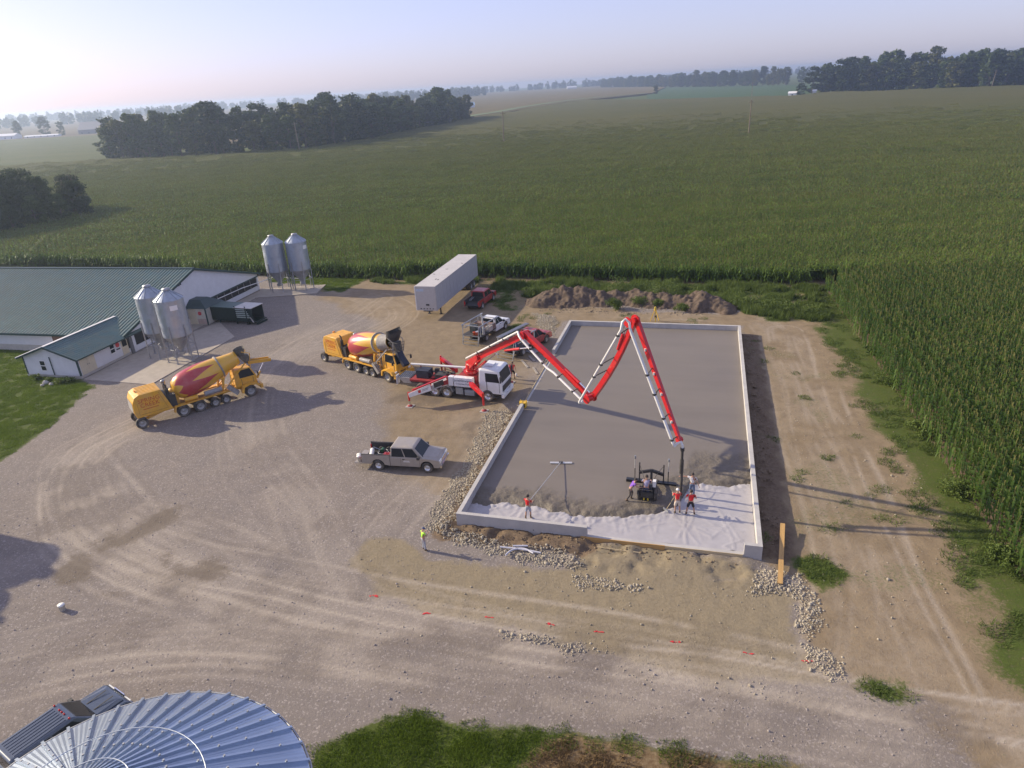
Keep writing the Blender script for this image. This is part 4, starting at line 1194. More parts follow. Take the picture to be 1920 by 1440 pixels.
stones('loose_gravel', [CLAY, gpoly([(640, 1180), (900, 1210), (1300, 1300), (1500, 1330), (1500, 1300), (1200, 1240), (900, 1170)]), gpoly([(1440, 640), (1560, 640), (1800, 1000), (1850, 1200), (1600, 1200), (1500, 1000)])], 1.6, .025, .06, 'scattered small pale stones on the clay and dirt')
for zp_, dens_ in ((gpoly([(0, 900), (640, 820), (900, 1000), (640, 1250), (300, 1330), (0, 1330)]), 5.0), (gpoly([(560, 1300), (620, 1360), (900, 1330), (1500, 1400), (1900, 1420), (1900, 1360), (1300, 1270), (700, 1200)]), 6.5)):
    stones('yard_gravel' + ('' if dens_ < 6 else '_coarse'), [zp_], dens_, .012, .042, 'loose grey gravel scattered over the yard', 0, (.20, .175, .165), (.38, .335, .31))

def uvpoly(pts): return np.array([(PIT_O + PU * a + PV * b_)[:2] for a, b_ in pts])
stones('soil_clods', [uvpoly([(-.4, -.1), (8.2, -.1), (8.2, -1.3), (4, -.9), (-.4, -1.2)]), uvpoly([(-.1, -.5), (-.1, 16), (-.7, 16), (-.9, -.5)]), uvpoly([(8.2, -.2), (17, -.2), (17, -1.0), (8.2, -1.4)]), uvpoly([(18.0, 0), (18.0, 37), (19.2, 37), (19.0, 0)])], 16, .02, .08, 'brown clods of soil against the foundation wall', 0, (.13, .095, .062), (.27, .205, .14))
# ------------------------------------------------------------------ dirt mounds behind the slab
moundm = mat('mound_soil', (.105, .075, .054), .95, var=.45, scale=2.2, bump=1.0, bscale=7)
def mound(p0, p1, wid, peaks, seed, label):
    """irregular heap along p0-p1; peaks are (along, across, height, radius)"""
    p0 = np.array(p0); p1 = np.array(p1); L = np.linalg.norm(p1 - p0); az = math.atan2(*(p1 - p0)[::-1])
    x = np.arange(-2.5, L + 2.5, .13); y = np.arange(-wid - 1, wid + 1, .13)
    X, Y = np.meshgrid(x, y)
    wx = X + (N1.fbm(X + seed * 13, Y, .5, 3) - .5) * 2.2; wy = Y + (N2.fbm(X, Y + seed * 5, .5, 3) - .5) * 2.0
    Zm = np.zeros_like(X)
    for (a_, b_, h, r_) in peaks:
        d = np.hypot((wx - a_ * L) / (r_ * 1.25), (wy - b_) / r_)
        Zm = np.maximum(Zm, h * np.clip(1 - d, 0, 1) ** .9)
    n2 = N3.fbm(X + seed * 7, Y, 1.1, 5); n3 = N2.fbm(X - seed * 3, Y, 3.3, 3)
    body = sstep(.02, .35, Zm)
    Zm = Zm + body * ((n2 - .5) * .55 + (n3 - .5) * .34 + (N1.fbm(X, Y + 9, 6.5, 2) - .5) * .16) - .12
    n_, m_ = X.shape
    ii_ = (np.arange(n_ - 1)[:, None] * m_ + np.arange(m_ - 1)[None, :]).ravel()
    F = np.c_[ii_, ii_ + 1, ii_ + m_ + 1, ii_ + m_]
    keep = (Zm.ravel()[F] > -.119).any(1)
    o = link('dirt_mound', mesh_np('dirt_mound', np.c_[X.ravel(), Y.ravel(), Zm.ravel()], F[keep], moundm, False), None, (*p0, 0), az)
    return tag(o, label, 'dirt pile', 'dirt mounds between slab and corn')
mound(gp(1012, 568)[:2], gp(1150, 566)[:2], 3.4, [(.16, .2, 1.9, 2.6), (.34, .5, 2.3, 2.9), (.58, .3, 2.1, 2.6), (.8, .4, 1.6, 2.4), (.98, .5, 1.2, 2.0), (.45, -.8, 1.1, 2.2)], 1, 'taller brown dirt heap at the trailer end, bare of weeds')
mound(gp(1150, 564)[:2], gp(1352, 578)[:2], 3.2, [(.04, .3, 1.5, 2.2), (.2, .5, 1.7, 2.6), (.36, .2, 1.4, 2.4), (.5, .6, 1.6, 2.6), (.66, .3, 1.5, 2.4), (.8, .1, 2.0, 2.8), (.93, -.2, 1.3, 2.2)], 2, 'longer weedy dirt heap reaching toward the corn corner')
stones('heap_stones', [gpoly([(1015, 585), (1025, 552), (1340, 560), (1360, 590), (1200, 590)])], 9.0, .03, .10, 'loose stones scattered around the dirt heaps', 0, (.11, .08, .055), (.30, .25, .19))
# weeds and bushes around the mounds
def bush(p, h, r_, seed, label, n=1500, m=weedleaf):
    rng = np.random.default_rng(seed)
    C = np.c_[rng.normal(0, r_ * .45, 26), rng.normal(0, r_ * .45, 26), rng.uniform(.15, .85, 26) * h]
    per = n // 26
    d = rng.normal(0, 1, (26, per, 3)); d /= np.linalg.norm(d, axis=2, keepdims=True)
    ctr = (C[:, None, :] + d * rng.random((26, per, 1)) ** .5 * r_ * .42).reshape(-1, 3)
    ctr[:, 2] = np.clip(ctr[:, 2], .02, h)
    k = len(ctr); nr = rng.normal(0, 1, (k, 3)); nr /= np.linalg.norm(nr, axis=1, keepdims=True)
    a = np.cross(nr, rng.normal(0, 1, (k, 3))); a /= np.linalg.norm(a, axis=1, keepdims=True); b2 = np.cross(nr, a)
    s_ = rng.uniform(.05, .11, (k, 1))
    Vv = np.stack([ctr - a * s_, ctr - b2 * s_ * .5, ctr + a * s_, ctr + b2 * s_ * .5], 1).reshape(-1, 3)
    t_ = thing('weed_bush', label, 'bush', p, 0, 'weed bushes around the dirt mounds')
    sb = MB()
    for q in range(6):
        sb.tube([(0, 0, -.1), C[q] * .6, C[q]], .02, 4)
    sb.build('stem', corn_stalk, t_)
    link('foliage', mesh_np('foliage', Vv, np.arange(4 * k).reshape(-1, 4), m), t_)
BUSH = [(1155, 580, 1.6, .9, 'small green bush at the foot of the weedy dirt heap'), (1160, 552, 2.2, 1.9, 'broad green weed bush behind the start of the weedy dirt heap'), (1200, 572, 1.0, .9, 'low green weeds before the weedy dirt heap'), (1235, 575, .9, .8, 'low green weeds before the weedy dirt heap'), (1195, 555, 1.6, 1.3, 'green weeds on the crest of the weedy dirt heap'), (1225, 560, 2.0, 1.4, 'tall green weeds on the crest of the weedy dirt heap'), (1250, 562, 2.3, 1.6, 'tallest green weed bush on the weedy dirt heap'), (1280, 582, .8, .7, 'small weed tuft at the foot of the weedy dirt heap near the corn'), (1395, 572, 1.0, 1.6, 'grassy weeds beside the far end of the weedy dirt heap'), (1440, 578, .9, 1.6, 'grassy weeds between the weedy dirt heap and the corn corner'), (1480, 582, .8, 1.5, 'grassy weeds between the weedy dirt heap and the corn corner'), (1520, 590, .8, 1.4, 'grassy weeds near the corn corner'), (1000, 552, .9, 1.3, 'grassy weeds beside the taller dirt heap')]
for i, (x, y, h_, r_, lab) in enumerate(BUSH):
    q = gp(x, y); bush((q[0], q[1], 0), h_, r_, 700 + i, lab)
for i, (x, y, h_, r_) in enumerate([(1668, 720, .9, .9), (1735, 815, .9, .9), (1795, 925, 1.0, 1.1), (1640, 665, .8, .8), (1880, 1050, .8, .9)]):
    q = gp(x, y); bush((q[0], q[1], 0), h_, r_, 740 + i, 'leafy weed bush at the foot of the corn rows')
# ------------------------------------------------------------------ long barn, its annex and porch
siding = mat('white_siding', (.66, .66, .68), .6, var=.06, scale=1.2)
cream = mat('cream_door', (.62, .55, .40), .6, var=.08, scale=1.5)
greenroof = mat('green_metal_roof', (.066, .135, .138), .42, metal=.0, var=.12, scale=.5, spec=.5, dust=.25)
greentrim = mat('green_trim', (.018, .05, .05), .5, var=.1)
whitetrim = mat('white_trim', (.75, .74, .72), .5, var=.04)
darkgap = mat('curtain_dark', (.018, .017, .018), .8, var=.3)
glass = mat('window_glass', (.02, .025, .03), .12, var=.1, spec=.3)
redsign = mat('red_sign', (.60, .05, .06), .5, var=.05)
blockm = mat('block_base', (.45, .42, .38), .85, var=.12, scale=2)
BARN_AZ = R(75.3)
BO = np.array([-42.0, 72.3, 0])       # front right corner; local x runs along the gable wall, local y along the barn (to the left)
barn = thing('long_barn', 'long white livestock barn with a green metal roof', 'barn', BO, BARN_AZ)
BW, BL, EH, RH = 25.9, 62.0, 2.35, 6.3
sl = (RH - EH) / (BW / 2)
mb = MB(); mb.prism([(0, 0), (0, EH), (BW / 2, RH - .1), (BW, EH), (BW, 0)], -.0, .18, axis='y'); 
gw = MB()
gw.prism([(0.0, 1.95), (0.0, EH), (BW / 2, RH - .08), (BW, EH), (BW, 1.95)], 0, .15, axis='y'); gw.build('gable_wall', siding, barn)
lw = MB(); lw.box(0, .15, .155, BL, .75, EH); lw.build('side_wall', siding, barn)
lb = MB(); lb.box(-.04, .16, .155, BL, -.2, .745); lb.build('block_base', blockm, barn)
rb = MB(); rb.box(BW - .15, BW, .155, BL, -.2, EH); rb.build('side_wall', siding, barn)
bb = MB(); bb.box(0, BW, BL - .15, BL, -.2, EH); bb.prism([(0, EH), (BW / 2, RH - .1), (BW, EH)], BL - .15, BL, axis='y'); bb.build('gable_wall', siding, barn)
lo_ = MB(); lo_.box(.0, BW, .0, .12, -.2, .62); lo_.build('gable_base', siding, barn)
ov = .45
def roof_plane(side):
    m = MB()
    if side < 0: a, b_ = (-ov, EH - sl * ov), (BW / 2, RH)
    else: a, b_ = (BW / 2 + .003, RH), (BW + ov, EH - sl * ov)
    m.prism([a, b_, (b_[0], b_[1] + .07), (a[0], a[1] + .07)], -.3, BL + .3, axis='y')
    r_ = m.build('roof', greenroof, barn)
    rm = MB()
    for k in range(int((BL + .5) / .45)):
        y = -.25 + .45 * k
        rm.beam((a[0], y, a[1] + .10), (b_[0], y, b_[1] + .10), .06, .07)
    ro = rm.build('roof_rib', greenroof, r_); tag(ro, kind='stuff')
    return r_
roof_plane(-1); r2 = roof_plane(1)
m = MB(); m.box(BW / 2 - .2, BW / 2 + .2, -.3, BL + .3, RH + .06, RH + .16); m.build('ridge_cap', greentrim, r2)
for a, b_ in (((-ov, -.31, EH - sl * ov - .02), (BW / 2, -.31, RH - .02)), ((BW / 2, -.31, RH - .02), (BW + ov, -.31, EH - sl * ov - .02))):
    m = MB(); m.beam(a, b_, .06, .22); m.build('verge_trim', greentrim, barn)
m = MB(); m.box(-ov - .04, -ov + .08, -.3, BL, EH - sl * ov - .18, EH - sl * ov - .02); m.build('eave_trim', greentrim, barn)
# curtain openings in the gable wall: (start, end) along it
m = MB(); m.box(0, BW, -.06, .02, 1.86, 2.02); m.build('lintel', greentrim, barn)
open_ = [(.1, .55), (1.2, 3.2), (3.3, 5.0), (5.1, 6.6), (6.7, 8.2), (8.3, 10.0)] + [(13.5 + 1.5 * k, 14.9 + 1.5 * k) for k in range(8)]
m = MB(); m.box(.0, BW, .14, .17, .6, 1.95); m.build('inner_curtain', darkgap, barn)
for a, b_ in open_:
    w_ = MB(); w_.box(a, b_, .02, .10, .68, 1.86); w_.build('curtain_opening', darkgap, barn)
    p_ = MB(); p_.box(b_ + .01, b_ + .09, -.02, .1, .62, 1.86); p_.build('post', mat('weathered_post', (.22, .20, .19), .8), barn)
for a, b_ in ((.55, 1.2), (BW - .35, BW)):
    m = MB(); m.box(a, b_, -.05, .06, 0, 1.86); m.build('post_panel', siding, barn)
vt = MB(); vt.box(9.6, 10.05, -.14, 0, 5.0, 5.2); vt.cyl((10.25, -.1, 5.3), (10.25, -.1, 5.05), .12, .08, n=8); vt.build('yard_lamp', mat('dark_metal', (.05, .05, .055), .5, metal=.6), barn)
fp = MB(); fp.tube([(15.5, -.3, 1.55), (21, -.7, 1.6), (26.5, -2.6, 1.75), (27.0, -6.0, 1.3)], .055, 6); fp.build('feed_pipe', whitetrim, barn)
door_ = MB(); door_.box(-.05, .02, 8.2, 9.9, .75, 2.05); door_.build('side_door', mat('rust_door', (.16, .09, .06), .8), barn)

def window(parent, fr, x, z, w, h, y=-.03, ax='x'):
    """double hung window on a wall whose outside is -y (ax x) or -x (ax y)"""
    def bx(a0, a1, z0, z1, d0, d1):
        q = MB()
        if ax == 'x': q.box(a0, a1, d0, d1, z0, z1)
        else: q.box(d0, d1, a0, a1, z0, z1)
        return q
    wo_ = bx(x - w / 2 - .05, x + w / 2 + .05, z - h / 2 - .05, z + h / 2 + .05, y, y + .035).build('window', whitetrim, parent)
    for dz in (-h / 4, h / 4):
        bx(x - w / 2, x + w / 2, z + dz - h / 4 + .05, z + dz + h / 4 - .05, y - .012, y + .01).build('pane', glass, wo_)
# annex: its long axis continues out from the barn's front corner
AO = np.array([-43.75, 65.75, 0])
ann = thing('barn_annex', 'small white lap sided annex with green gable roof at the barn corner', 'annex', AO, BARN_AZ)
AL, AW, AE, AR = 7.0, 6.7, 2.2, 3.35            # local x toward the barn, local y to the left
w_ = MB(); w_.box(0, AL, 0, .12, .25, AE); front = w_.build('wall', siding, ann)       # door side (faces the yard)
for k in range(8):
    g = MB(); z0 = .30 + .235 * k; g.prism([(.0, 0), (0, .225), (-.028, .0)], .0, AW, axis='y')
    g.xf(None, (0, 0, z0)); g.build('siding_board', siding, ann)
w_ = MB(); w_.prism([(0, .25), (AW, .25), (AW, AE), (AW / 2, AR - .06), (0, AE)], .0, .12, axis='x'); w_.build('gable_wall', siding, ann)
w_ = MB(); w_.box(0, AL, AW - .12, AW, .25, AE); w_.build('wall', siding, ann)
w_ = MB(); w_.box(-.05, AL, -.05, AW + .05, -.2, .246); w_.build('block_base', blockm, ann)
asl = (AR - AE) / (AW / 2)
for a, b_ in (((-.4, AE - asl * .4), (AW / 2, AR)), ((AW / 2 + .003, AR), (AW + .4, AE - asl * .4))):
    m = MB(); m.prism([a, b_, (b_[0], b_[1] + .06), (a[0], a[1] + .06)], -.35, AL + 3.2 * (1 if True else 0), axis='x')
    r_ = m.build('roof', greenroof, ann)
    rm = MB()
    for k in range(int((AL + 3.4) / .3)):
        x = -.3 + .3 * k; rm.beam((x, a[0], a[1] + .072), (x, b_[0], b_[1] + .072), .04, .04)
    tag(rm.build('roof_rib', greenroof, r_), kind='stuff')
m = MB(); m.beam((-.38, AW + .44, AE - asl * .44 + .06), (AL + 2.9, AW + .44, AE - asl * .44 + .06), .12, .16); m.build('gutter', whitetrim, ann)
m = MB(); m.beam((-.30, AW / 2, AR + .10), (AL + 2.6, AW / 2, AR + .10), .30, .05); m.build('ridge_cap', whitetrim, ann)
m = MB(); m.beam((-.38, -.43, AE - asl * .43 + .02), (AL, -.43, AE - asl * .43 + .02), .08, .14); m.build('fascia', greentrim, ann)
for a, b_ in (((-.37, -.42, AE - asl * .42), (-.37, AW / 2, AR)), ((-.37, AW / 2, AR), (-.37, AW + .42, AE - asl * .42))):
    m = MB(); m.beam(a, b_, .05, .18); m.build('verge_trim', greentrim, ann)
for (x, y) in ((-.01, -.01), (-.01, AW - .11)):
    m = MB(); m.box(x - .03, x + .12, y - .03, y + .12, .2, AE); m.build('corner_trim', greentrim, ann)
window(ann, None, 4.35, 1.25, .55, 1.1, -.04, 'y')
window(ann, None, 4.65, 1.45, .55, .95, -.045, 'x')
dp = MB(); dp.tube([(-.09, 3.2, 2.25), (-.09, 3.2, .3)], .05, 6); dp.build('downpipe', greentrim, ann)
for a in (.25, 1.22):
    m = MB(); m.box(a, a + .95, -.035, 0, .26, 2.05); d_o = m.build('door', cream, ann)
    k = MB(); k.ball((a + (.85 if a < 1 else .1), -.07, 1.15), .04, 8, 5); k.build('handle', greentrim, d_o)
m = MB(); m.box(5.95, 6.85, -.04, 0, .26, 2.12); d_o = m.build('door', cream, ann)
k = MB(); k.box(6.08, 6.72, -.06, -.041, 1.15, 2.0); k.build('pane', glass, d_o)
m = MB(); m.cyl((5.45, -.03, 1.62), (5.45, -.06, 1.62), .26, n=16); m.build('round_sign', redsign, ann)
m = MB(); m.box(5.2, 5.7, -.05, -.01, 1.10, 1.22); m.build('door_plate', greentrim, ann)
m = MB(); m.box(7.05, 7.45, -.2, .1, .0, 2.2); m.build('utility_cabinet', mat('cabinet_grey', (.14, .14, .15), .6), ann)
# shrubs and stones in the bed by the annex
for i, (x, y, h_, r_) in enumerate([(70, 712, .5, .5), (92, 716, .45, .45), (115, 718, .5, .5), (133, 716, .5, .5)]):
    q = gp(x, y); bush((q[0], q[1], 0), h_, r_, 760 + i, 'low shrub in the flower bed along the annex', n=500)
for i, (x, y, s_) in enumerate([(87, 720, .32), (97, 722, .22), (80, 724, .2)]):
    q = gp(x, y); mb = MB(); mb.ball((0, 0, s_ * .5), s_, 7, 5, (1, .8, .7)); 
    mb.v = [tuple(np.array(p) * RNG.uniform(.85, 1.15)) for p in mb.v]
    o = mb.build('field_stone', mat('bed_stone', (.42, .40, .38), .9, var=.2)); o.location = (q[0], q[1], 0)
    tag(o, 'pale field stone in the flower bed along the annex', 'stone', 'stones in the flower bed')
# porch against the gable wall
PO = BO + rotz(BARN_AZ) @ np.array([10.3, -.02, 0])
po = thing('entry_porch', 'small cream entry shed with dark hipped roof against the barn gable', 'shed', PO, BARN_AZ)
m = MB(); m.box(0, 3.2, -2.6, -.0, 0, 2.1); m.build('wall', mat('shed_cream', (.60, .57, .48), .7, var=.1), po)
m = MB(); ring0 = [(-.25, -2.9, 2.1), (3.45, -2.9, 2.1), (3.45, .02, 2.1), (-.25, .02, 2.1)]; ring1 = [(.9, -1.5, 2.9), (2.3, -1.5, 2.9), (2.3, .02, 2.9), (.9, .02, 2.9)]
m.loft([ring0, ring1]); m.build('roof', mat('dark_green_roof', (.016, .040, .042), .5, var=.1), po)
m = MB(); m.box(-.03, 0, -1.2, -.2, .05, 1.95); m.build('door', cream, po)
m = MB(); m.cyl((-.02, -1.75, 1.45), (-.06, -1.75, 1.45), .24, n=16); m.build('round_sign', redsign, po)
m = MB(); m.box(-.03, 0, -2.5, -1.3, .1, .75); m.build('kick_panel', mat('pink_tan', (.50, .38, .33), .7), po)
m = MB(); m.box(-.06, .06, -2.66, -2.54, 0, 2.1); m.build('corner_trim', greentrim, po)
# covered loading chute
chm = mat('dark_green_steel', (.012, .030, .026), .5, metal=.3, var=.25)
chroof = mat('chute_roof', (.50, .47, .43), .5, metal=.4, var=.15)
CO = PO + rotz(BARN_AZ) @ np.array([2.0, -2.7, 0])
ch = thing('loading_chute', 'dark green covered livestock loading chute in front of the entry shed', 'loading chute', CO, BARN_AZ - PI / 2 - R(6))
m = MB(); m.box(0, 6.2, -1.05, -.98, .35, 2.0); m.build('side_panel', chm, ch)
m = MB(); m.box(0, 6.2, .98, 1.05, .35, 2.0); m.build('side_panel', chm, ch)
m = MB(); m.box(0, 3.6, -1.15, 1.15, 2.0, 2.08); m.build('roof', mat('chute_green_roof', (.05, .095, .085), .5), ch)
m = MB(); m.box(3.61, 6.3, -1.15, 1.15, 2.06, 2.12); m.build('roof', chroof, ch)
for k in range(5):
    m = MB(); m.box(3.8, 5.9 - .12 * k, -1.09, -1.055, .85 + .24 * k, .97 + .24 * k); m.build('slat', mat('chute_slat', (.42, .50, .46), .5, metal=.3), ch)
for x in (3.75, 5.3):
    m = MB(); m.box(x, x + .1, -1.14, -1.06, .0, 2.3); m.build('post', chm, ch)
m = MB(); m.box(0, 6.6, -.95, .95, .3, .42); m.build('floor', chm, ch)
m = MB(); m.beam((6.6, -.9, .12), (6.6, .9, .12), .2, .2); m.build('bumper', chm, ch)
m = MB(); m.beam((5.9, -1.12, 1.0), (6.3, -1.12, .35), .08, .12); m.build('side_chute', chroof, ch)
for sx in (1.0, 5.4):
    for sy in (-.9, .9):
        m = MB(); m.box(sx, sx + .12, sy - .06, sy + .06, 0, .36); m.build('leg', chm, ch)

# ------------------------------------------------------------------ feed silos
galv = mat('galvanised', (.40, .45, .52), .33, metal=.75, var=.12, scale=1.2, stretch=(1, 1, .25), dust=.15)
galv_d = mat('galvanised_dull', (.34, .35, .37), .5, metal=.6, var=.2, scale=2)
plate = mat('name_plate', (.78, .77, .77), .5, var=.03)
def make_silo():
    t = thing('feed_silo', '', 'silo')
    rr = 1.42; zb, zt, za = 2.85, 6.75, 7.7
    tk = MB(); prof = []
    n = 26
    for k in range(n + 1):
        z = zb + (zt - zb) * k / n; prof.append((rr + (.012 if k % 2 else 0), z))
    tk.lathe(prof, 36); tk.build('tank', galv, t)
    rf = MB(); rf.lathe([(rr + .05, zt - .02), (.32, za - .08), (.32, za)], 24, smooth=False); ro = rf.build('roof', galv, t)
    for k in range(12):
        a = 2 * PI * k / 12; q = MB()
        q.beam((math.cos(a) * (rr + .04), math.sin(a) * (rr + .04), zt + .02), (math.cos(a) * .34, math.sin(a) * .34, za - .04), .04, .05); q.build('roof_rib', galv, ro)
    ld = MB(); ld.lathe([(.40, za), (.40, za + .10), (.0, za + .16)], 16); ld.build('lid', galv_d, ro)
    hp = MB(); hp.lathe([(rr, zb), (.22, 1.15), (.22, .95)], 28); hp.build('hopper', galv_d, t)
    bt_ = MB(); bt_.box(-.28, .28, -.28, .28, .66, .97); bt_.build('boot', galv_d, t)
    for k in range(6):
        a = 2 * PI * (k + .5) / 6; c_, s_ = math.cos(a), math.sin(a)
        lg = MB(); lg.beam((c_ * (rr + .06), s_ * (rr + .06), 0), (c_ * (rr + .06), s_ * (rr + .06), 4.1), .11, .11, up=(c_, s_, 0)); lg.box(c_ * (rr + .06) - .14, c_ * (rr + .06) + .14, s_ * (rr + .06) - .14, s_ * (rr + .06) + .14, 0, .03)
        lg.build('leg', galv_d, t)
        a2 = 2 * PI * (k + 1.5) / 6; c2, s2 = math.cos(a2), math.sin(a2)
        br = MB(); br.tube([(c_ * rr, s_ * rr, 1.5), (c2 * rr, s2 * rr, 1.5)], .03, 5); br.build('brace', galv_d, t)
        if k % 2 == 0:
            br = MB(); br.tube([(c_ * rr, s_ * rr, 1.5), (c2 * rr, s2 * rr, 2.8)], .022, 5); br.build('brace', galv_d, t)
    la = MB(); a = R(200)
    for s_ in (-.2, .2):
        la.tube([(math.cos(a) * (rr + .12) - math.sin(a) * s_, math.sin(a) * (rr + .12) + math.cos(a) * s_, z) for z in (1.2, zt)], .02, 4)
    for k in range(18):
        z = 1.3 + .3 * k
        la.tube([(math.cos(a) * (rr + .12) - math.sin(a) * s_, math.sin(a) * (rr + .12) + math.cos(a) * s_, z) for s_ in (-.2, .2)], .015, 4)
    la.build('ladder', galv_d, t)
    # curved maker's plate near the eave
    pm = MB(); am = R(-52); V = []
    for k in range(7):
        a = am - .26 + .52 * k / 6
        for z in (zt - 1.0, zt - .5):
            V.append((math.cos(a) * (rr + .03), math.sin(a) * (rr + .03), z))
    pm.add(V, [(2 * k, 2 * k + 2, 2 * k + 3, 2 * k + 1) for k in range(6)]); pm.build('name_plate', plate, t)
    return t
silo0 = make_silo()
SILOS = [(gp(310, 541, 7.86), 0.0, 'galvanised feed silo with a white name plate on the concrete pad by the annex'),
         (gp(274, 535, 7.86), 2.2, 'galvanised feed silo on the concrete pad half hidden by its twin with the name plate'),
         (gp(507, 441, 7.86), 2.6, 'galvanised feed silo at the far end of the barn, next to the barn corner'),
         (gp(551, 438, 7.86), .5, 'galvanised feed silo at the far end of the barn, beside the corn')]
for i, (p, rz, lab) in enumerate(SILOS):
    o = silo0 if i == 0 else copy_tree(silo0)
    o.location = (p[0], p[1], .06); o.rotation_euler = (0, 0, rz); o['label'] = lab; o['group'] = 'feed silos beside the barn'
for i, (p, m_) in enumerate(((SILOS[0][0], 0),)):
    rs = MB()
# fence gate at the far silos
# ------------------------------------------------------------------ big round grain bin in the foreground
binroof = mat('bin_roof_steel', (.43, .50, .60), .33, metal=.8, var=.08, scale=.8)
binwall = mat('bin_wall_steel', (.5, .54, .6), .4, metal=.75, var=.1, scale=.6)
def grain_bin(loc, rr, eave, label, panels, detailed=True):
    t = thing('grain_bin', label, 'grain bin', loc)
    w_ = MB(); prof = []
    n = int(eave / .1)
    for k in range(n + 1): prof.append((rr - .12 + (.02 if k % 2 else 0), eave * k / n))
    w_.lathe(prof, 64); w_.build('wall', binwall, t)
    rise = (rr - .42) * .50; top_r = .42
    half = PI / panels
    # one roof panel: shallow trough with raised rib on one edge and fine corrugation lines
    pm = MB(); nc = 9; rows_ = 8
    V = []
    for i in range(rows_ + 1):
        f = i / rows_; r_ = rr * (1 - f) + top_r * f; z = eave + rise * f
        for j in range(nc + 1):
            g = j / nc; a = -half + 2 * half * g
            V.append((math.cos(a) * r_, math.sin(a) * r_, z + (.012 if j % 2 else 0)))
    pm.add(V, [(i * (nc + 1) + j, i * (nc + 1) + j + 1, (i + 1) * (nc + 1) + j + 1, (i + 1) * (nc + 1) + j) for i in range(rows_) for j in range(nc)])
    pme = pm.mesh('roof_panel', binroof)
    rb_ = MB(); a = -half
    p0 = np.array((math.cos(a) * (rr + .03), math.sin(a) * (rr + .03), eave + .035)); p1 = np.array((math.cos(a) * top_r, math.sin(a) * top_r, eave + rise + .05))
    rb_.beam(p0, p1, .085, .13, .05, .10); rbe = rb_.mesh('roof_rib', binroof)
    cl = MB()
    for f in (.12, .27, .42, .55, .7):
        q = p0 * (1 - f) + p1 * f + np.array([0, 0, .07]); cl.obox(q, (.05, .05, .07))
    cle = cl.mesh('rib_clip', galv_d)
    for k in range(panels):
        ang = 2 * PI * k / panels
        o = link('roof_panel', pme, t, None, ang)
        if detailed:
            link('roof_rib', rbe, o); link('rib_clip', cle, o)
    er = MB(); er.tube([(math.cos(2 * PI * k / panels - half) * (rr + .06), math.sin(2 * PI * k / panels - half) * (rr + .06), eave - .03) for k in range(panels + 1)], .035, 5); er.build('eave_ring', galv_d, t)
    if detailed:
        for f in (.52, .86):
            r_ = rr * (1 - f) + top_r * f; z = eave + rise * f + .17
            q = MB(); q.tube([(math.cos(2 * PI * k / 60) * r_, math.sin(2 * PI * k / 60) * r_, z) for k in range(61)], .019, 6); q.build('ladder_ring', galv, t)
    cp = MB(); cp.lathe([(top_r + .08, eave + rise), (top_r + .08, eave + rise + .25), (0, eave + rise + .3)], 24); cp.build('cap', galv, t)
    return t
grain_bin((-11.39, 11.96, 0), 5.28, 7.0, 'big round steel grain bin with ribbed conical roof beside the dark parked car', 46)
grain_bin((-47.6, 41.2, 0), 2.3, 8.2, 'tall narrow steel grain bin out of view, a stand-in that shadows the yard', 22, False)  # unseen bins, standing in for whatever casts the shadows from the left
grain_bin((-45.4, 36.2, 0), 2.1, 7.0, 'short narrow steel grain bin out of view, a stand-in that shadows the yard', 22, False)

# ------------------------------------------------------------------ power poles
polem = mat('pole_wood', (.20, .16, .12), .9, var=.2, scale=2)
def power_pole(p, h, lean, label, rz=0.3):
    t = thing('power_pole', label, 'power pole', (p[0], p[1], 0), rz, 'power poles crossing the fields')
    m = MB(); m.tube([(0, 0, -.5), (lean * .5, 0, h * .5), (lean, 0, h)], .2, 8, rs=[.26, .22, .16]); m.build('pole', polem, t)
    m = MB(); m.beam((lean - 1.2, 0, h - .9), (lean + 1.2, 0, h - .9), .16, .18); m.build('crossarm', polem, t)
    for x in (-1.1, 0, 1.1):
        m = MB(); m.cyl((lean + x, 0, h - .82 if x else h), (lean + x, 0, h - .5 if x else h + .3), .07, .05, n=6); m.build('insulator', galv_d, t)
    return t
power_pole(gp(563, 289), 14.5, -.3, 'pale power pole standing before the dark wood')
power_pole(gp(945, 275), 14.5, .3, 'power pole in the corn near the end of the dark wood')
power_pole(gp(1403, 261), 14.5, .1, 'power pole in the middle of the big corn field')
power_pole(gp(1409, 186), 14.5, 0, 'far power pole in the soybean field')
power_pole((397, 590), 14, 2.0, 'leaning power pole before the grove')

# ------------------------------------------------------------------ far farmsteads
farwhite = mat('far_white', (.7, .7, .72), .6, var=.05)
fargrey = mat('far_roof_grey', (.20, .20, .23), .6, var=.1)
def shed(name, loc, rz, L, W, EH_, RH_, wallmat, roofmat, label, nwin=0):
    t = thing(name, label, 'farm building', loc, rz)
    m = MB(); m.box(0, L, 0, W, -.3, EH_); m.prism([(0, EH_), (W / 2, RH_ - .1), (W, EH_)], 0, L, axis='x'); m.build('wall', wallmat, t)
    for a, b_ in (((-.4, EH_ - .15), (W / 2, RH_)), ((W / 2 + .01, RH_), (W + .4, EH_ - .15))):
        m = MB(); m.prism([a, b_, (b_[0], b_[1] + .15), (a[0], a[1] + .15)], -.4, L + .4, axis='x'); m.build('roof', roofmat, t)
    for k in range(nwin):
        m = MB(); x = L * (k + .5) / nwin; m.box(x - .5, x + .5, -.05, .0, 1.0, 2.2); m.build('window', glass, t)
    m = MB(); m.box(-.05, 0, W / 2 - 1.5, W / 2 + 1.5, 0, min(3, EH_ - .2)); m.build('door', roofmat, t)
    return t
hp_ = gp(165, 252)
shed('far_barn', (-478, 850, 0), R(-8), 26, 16, 5, 13, fargrey, fargrey, 'big hazy grey barn at the distant farmstead', 3)
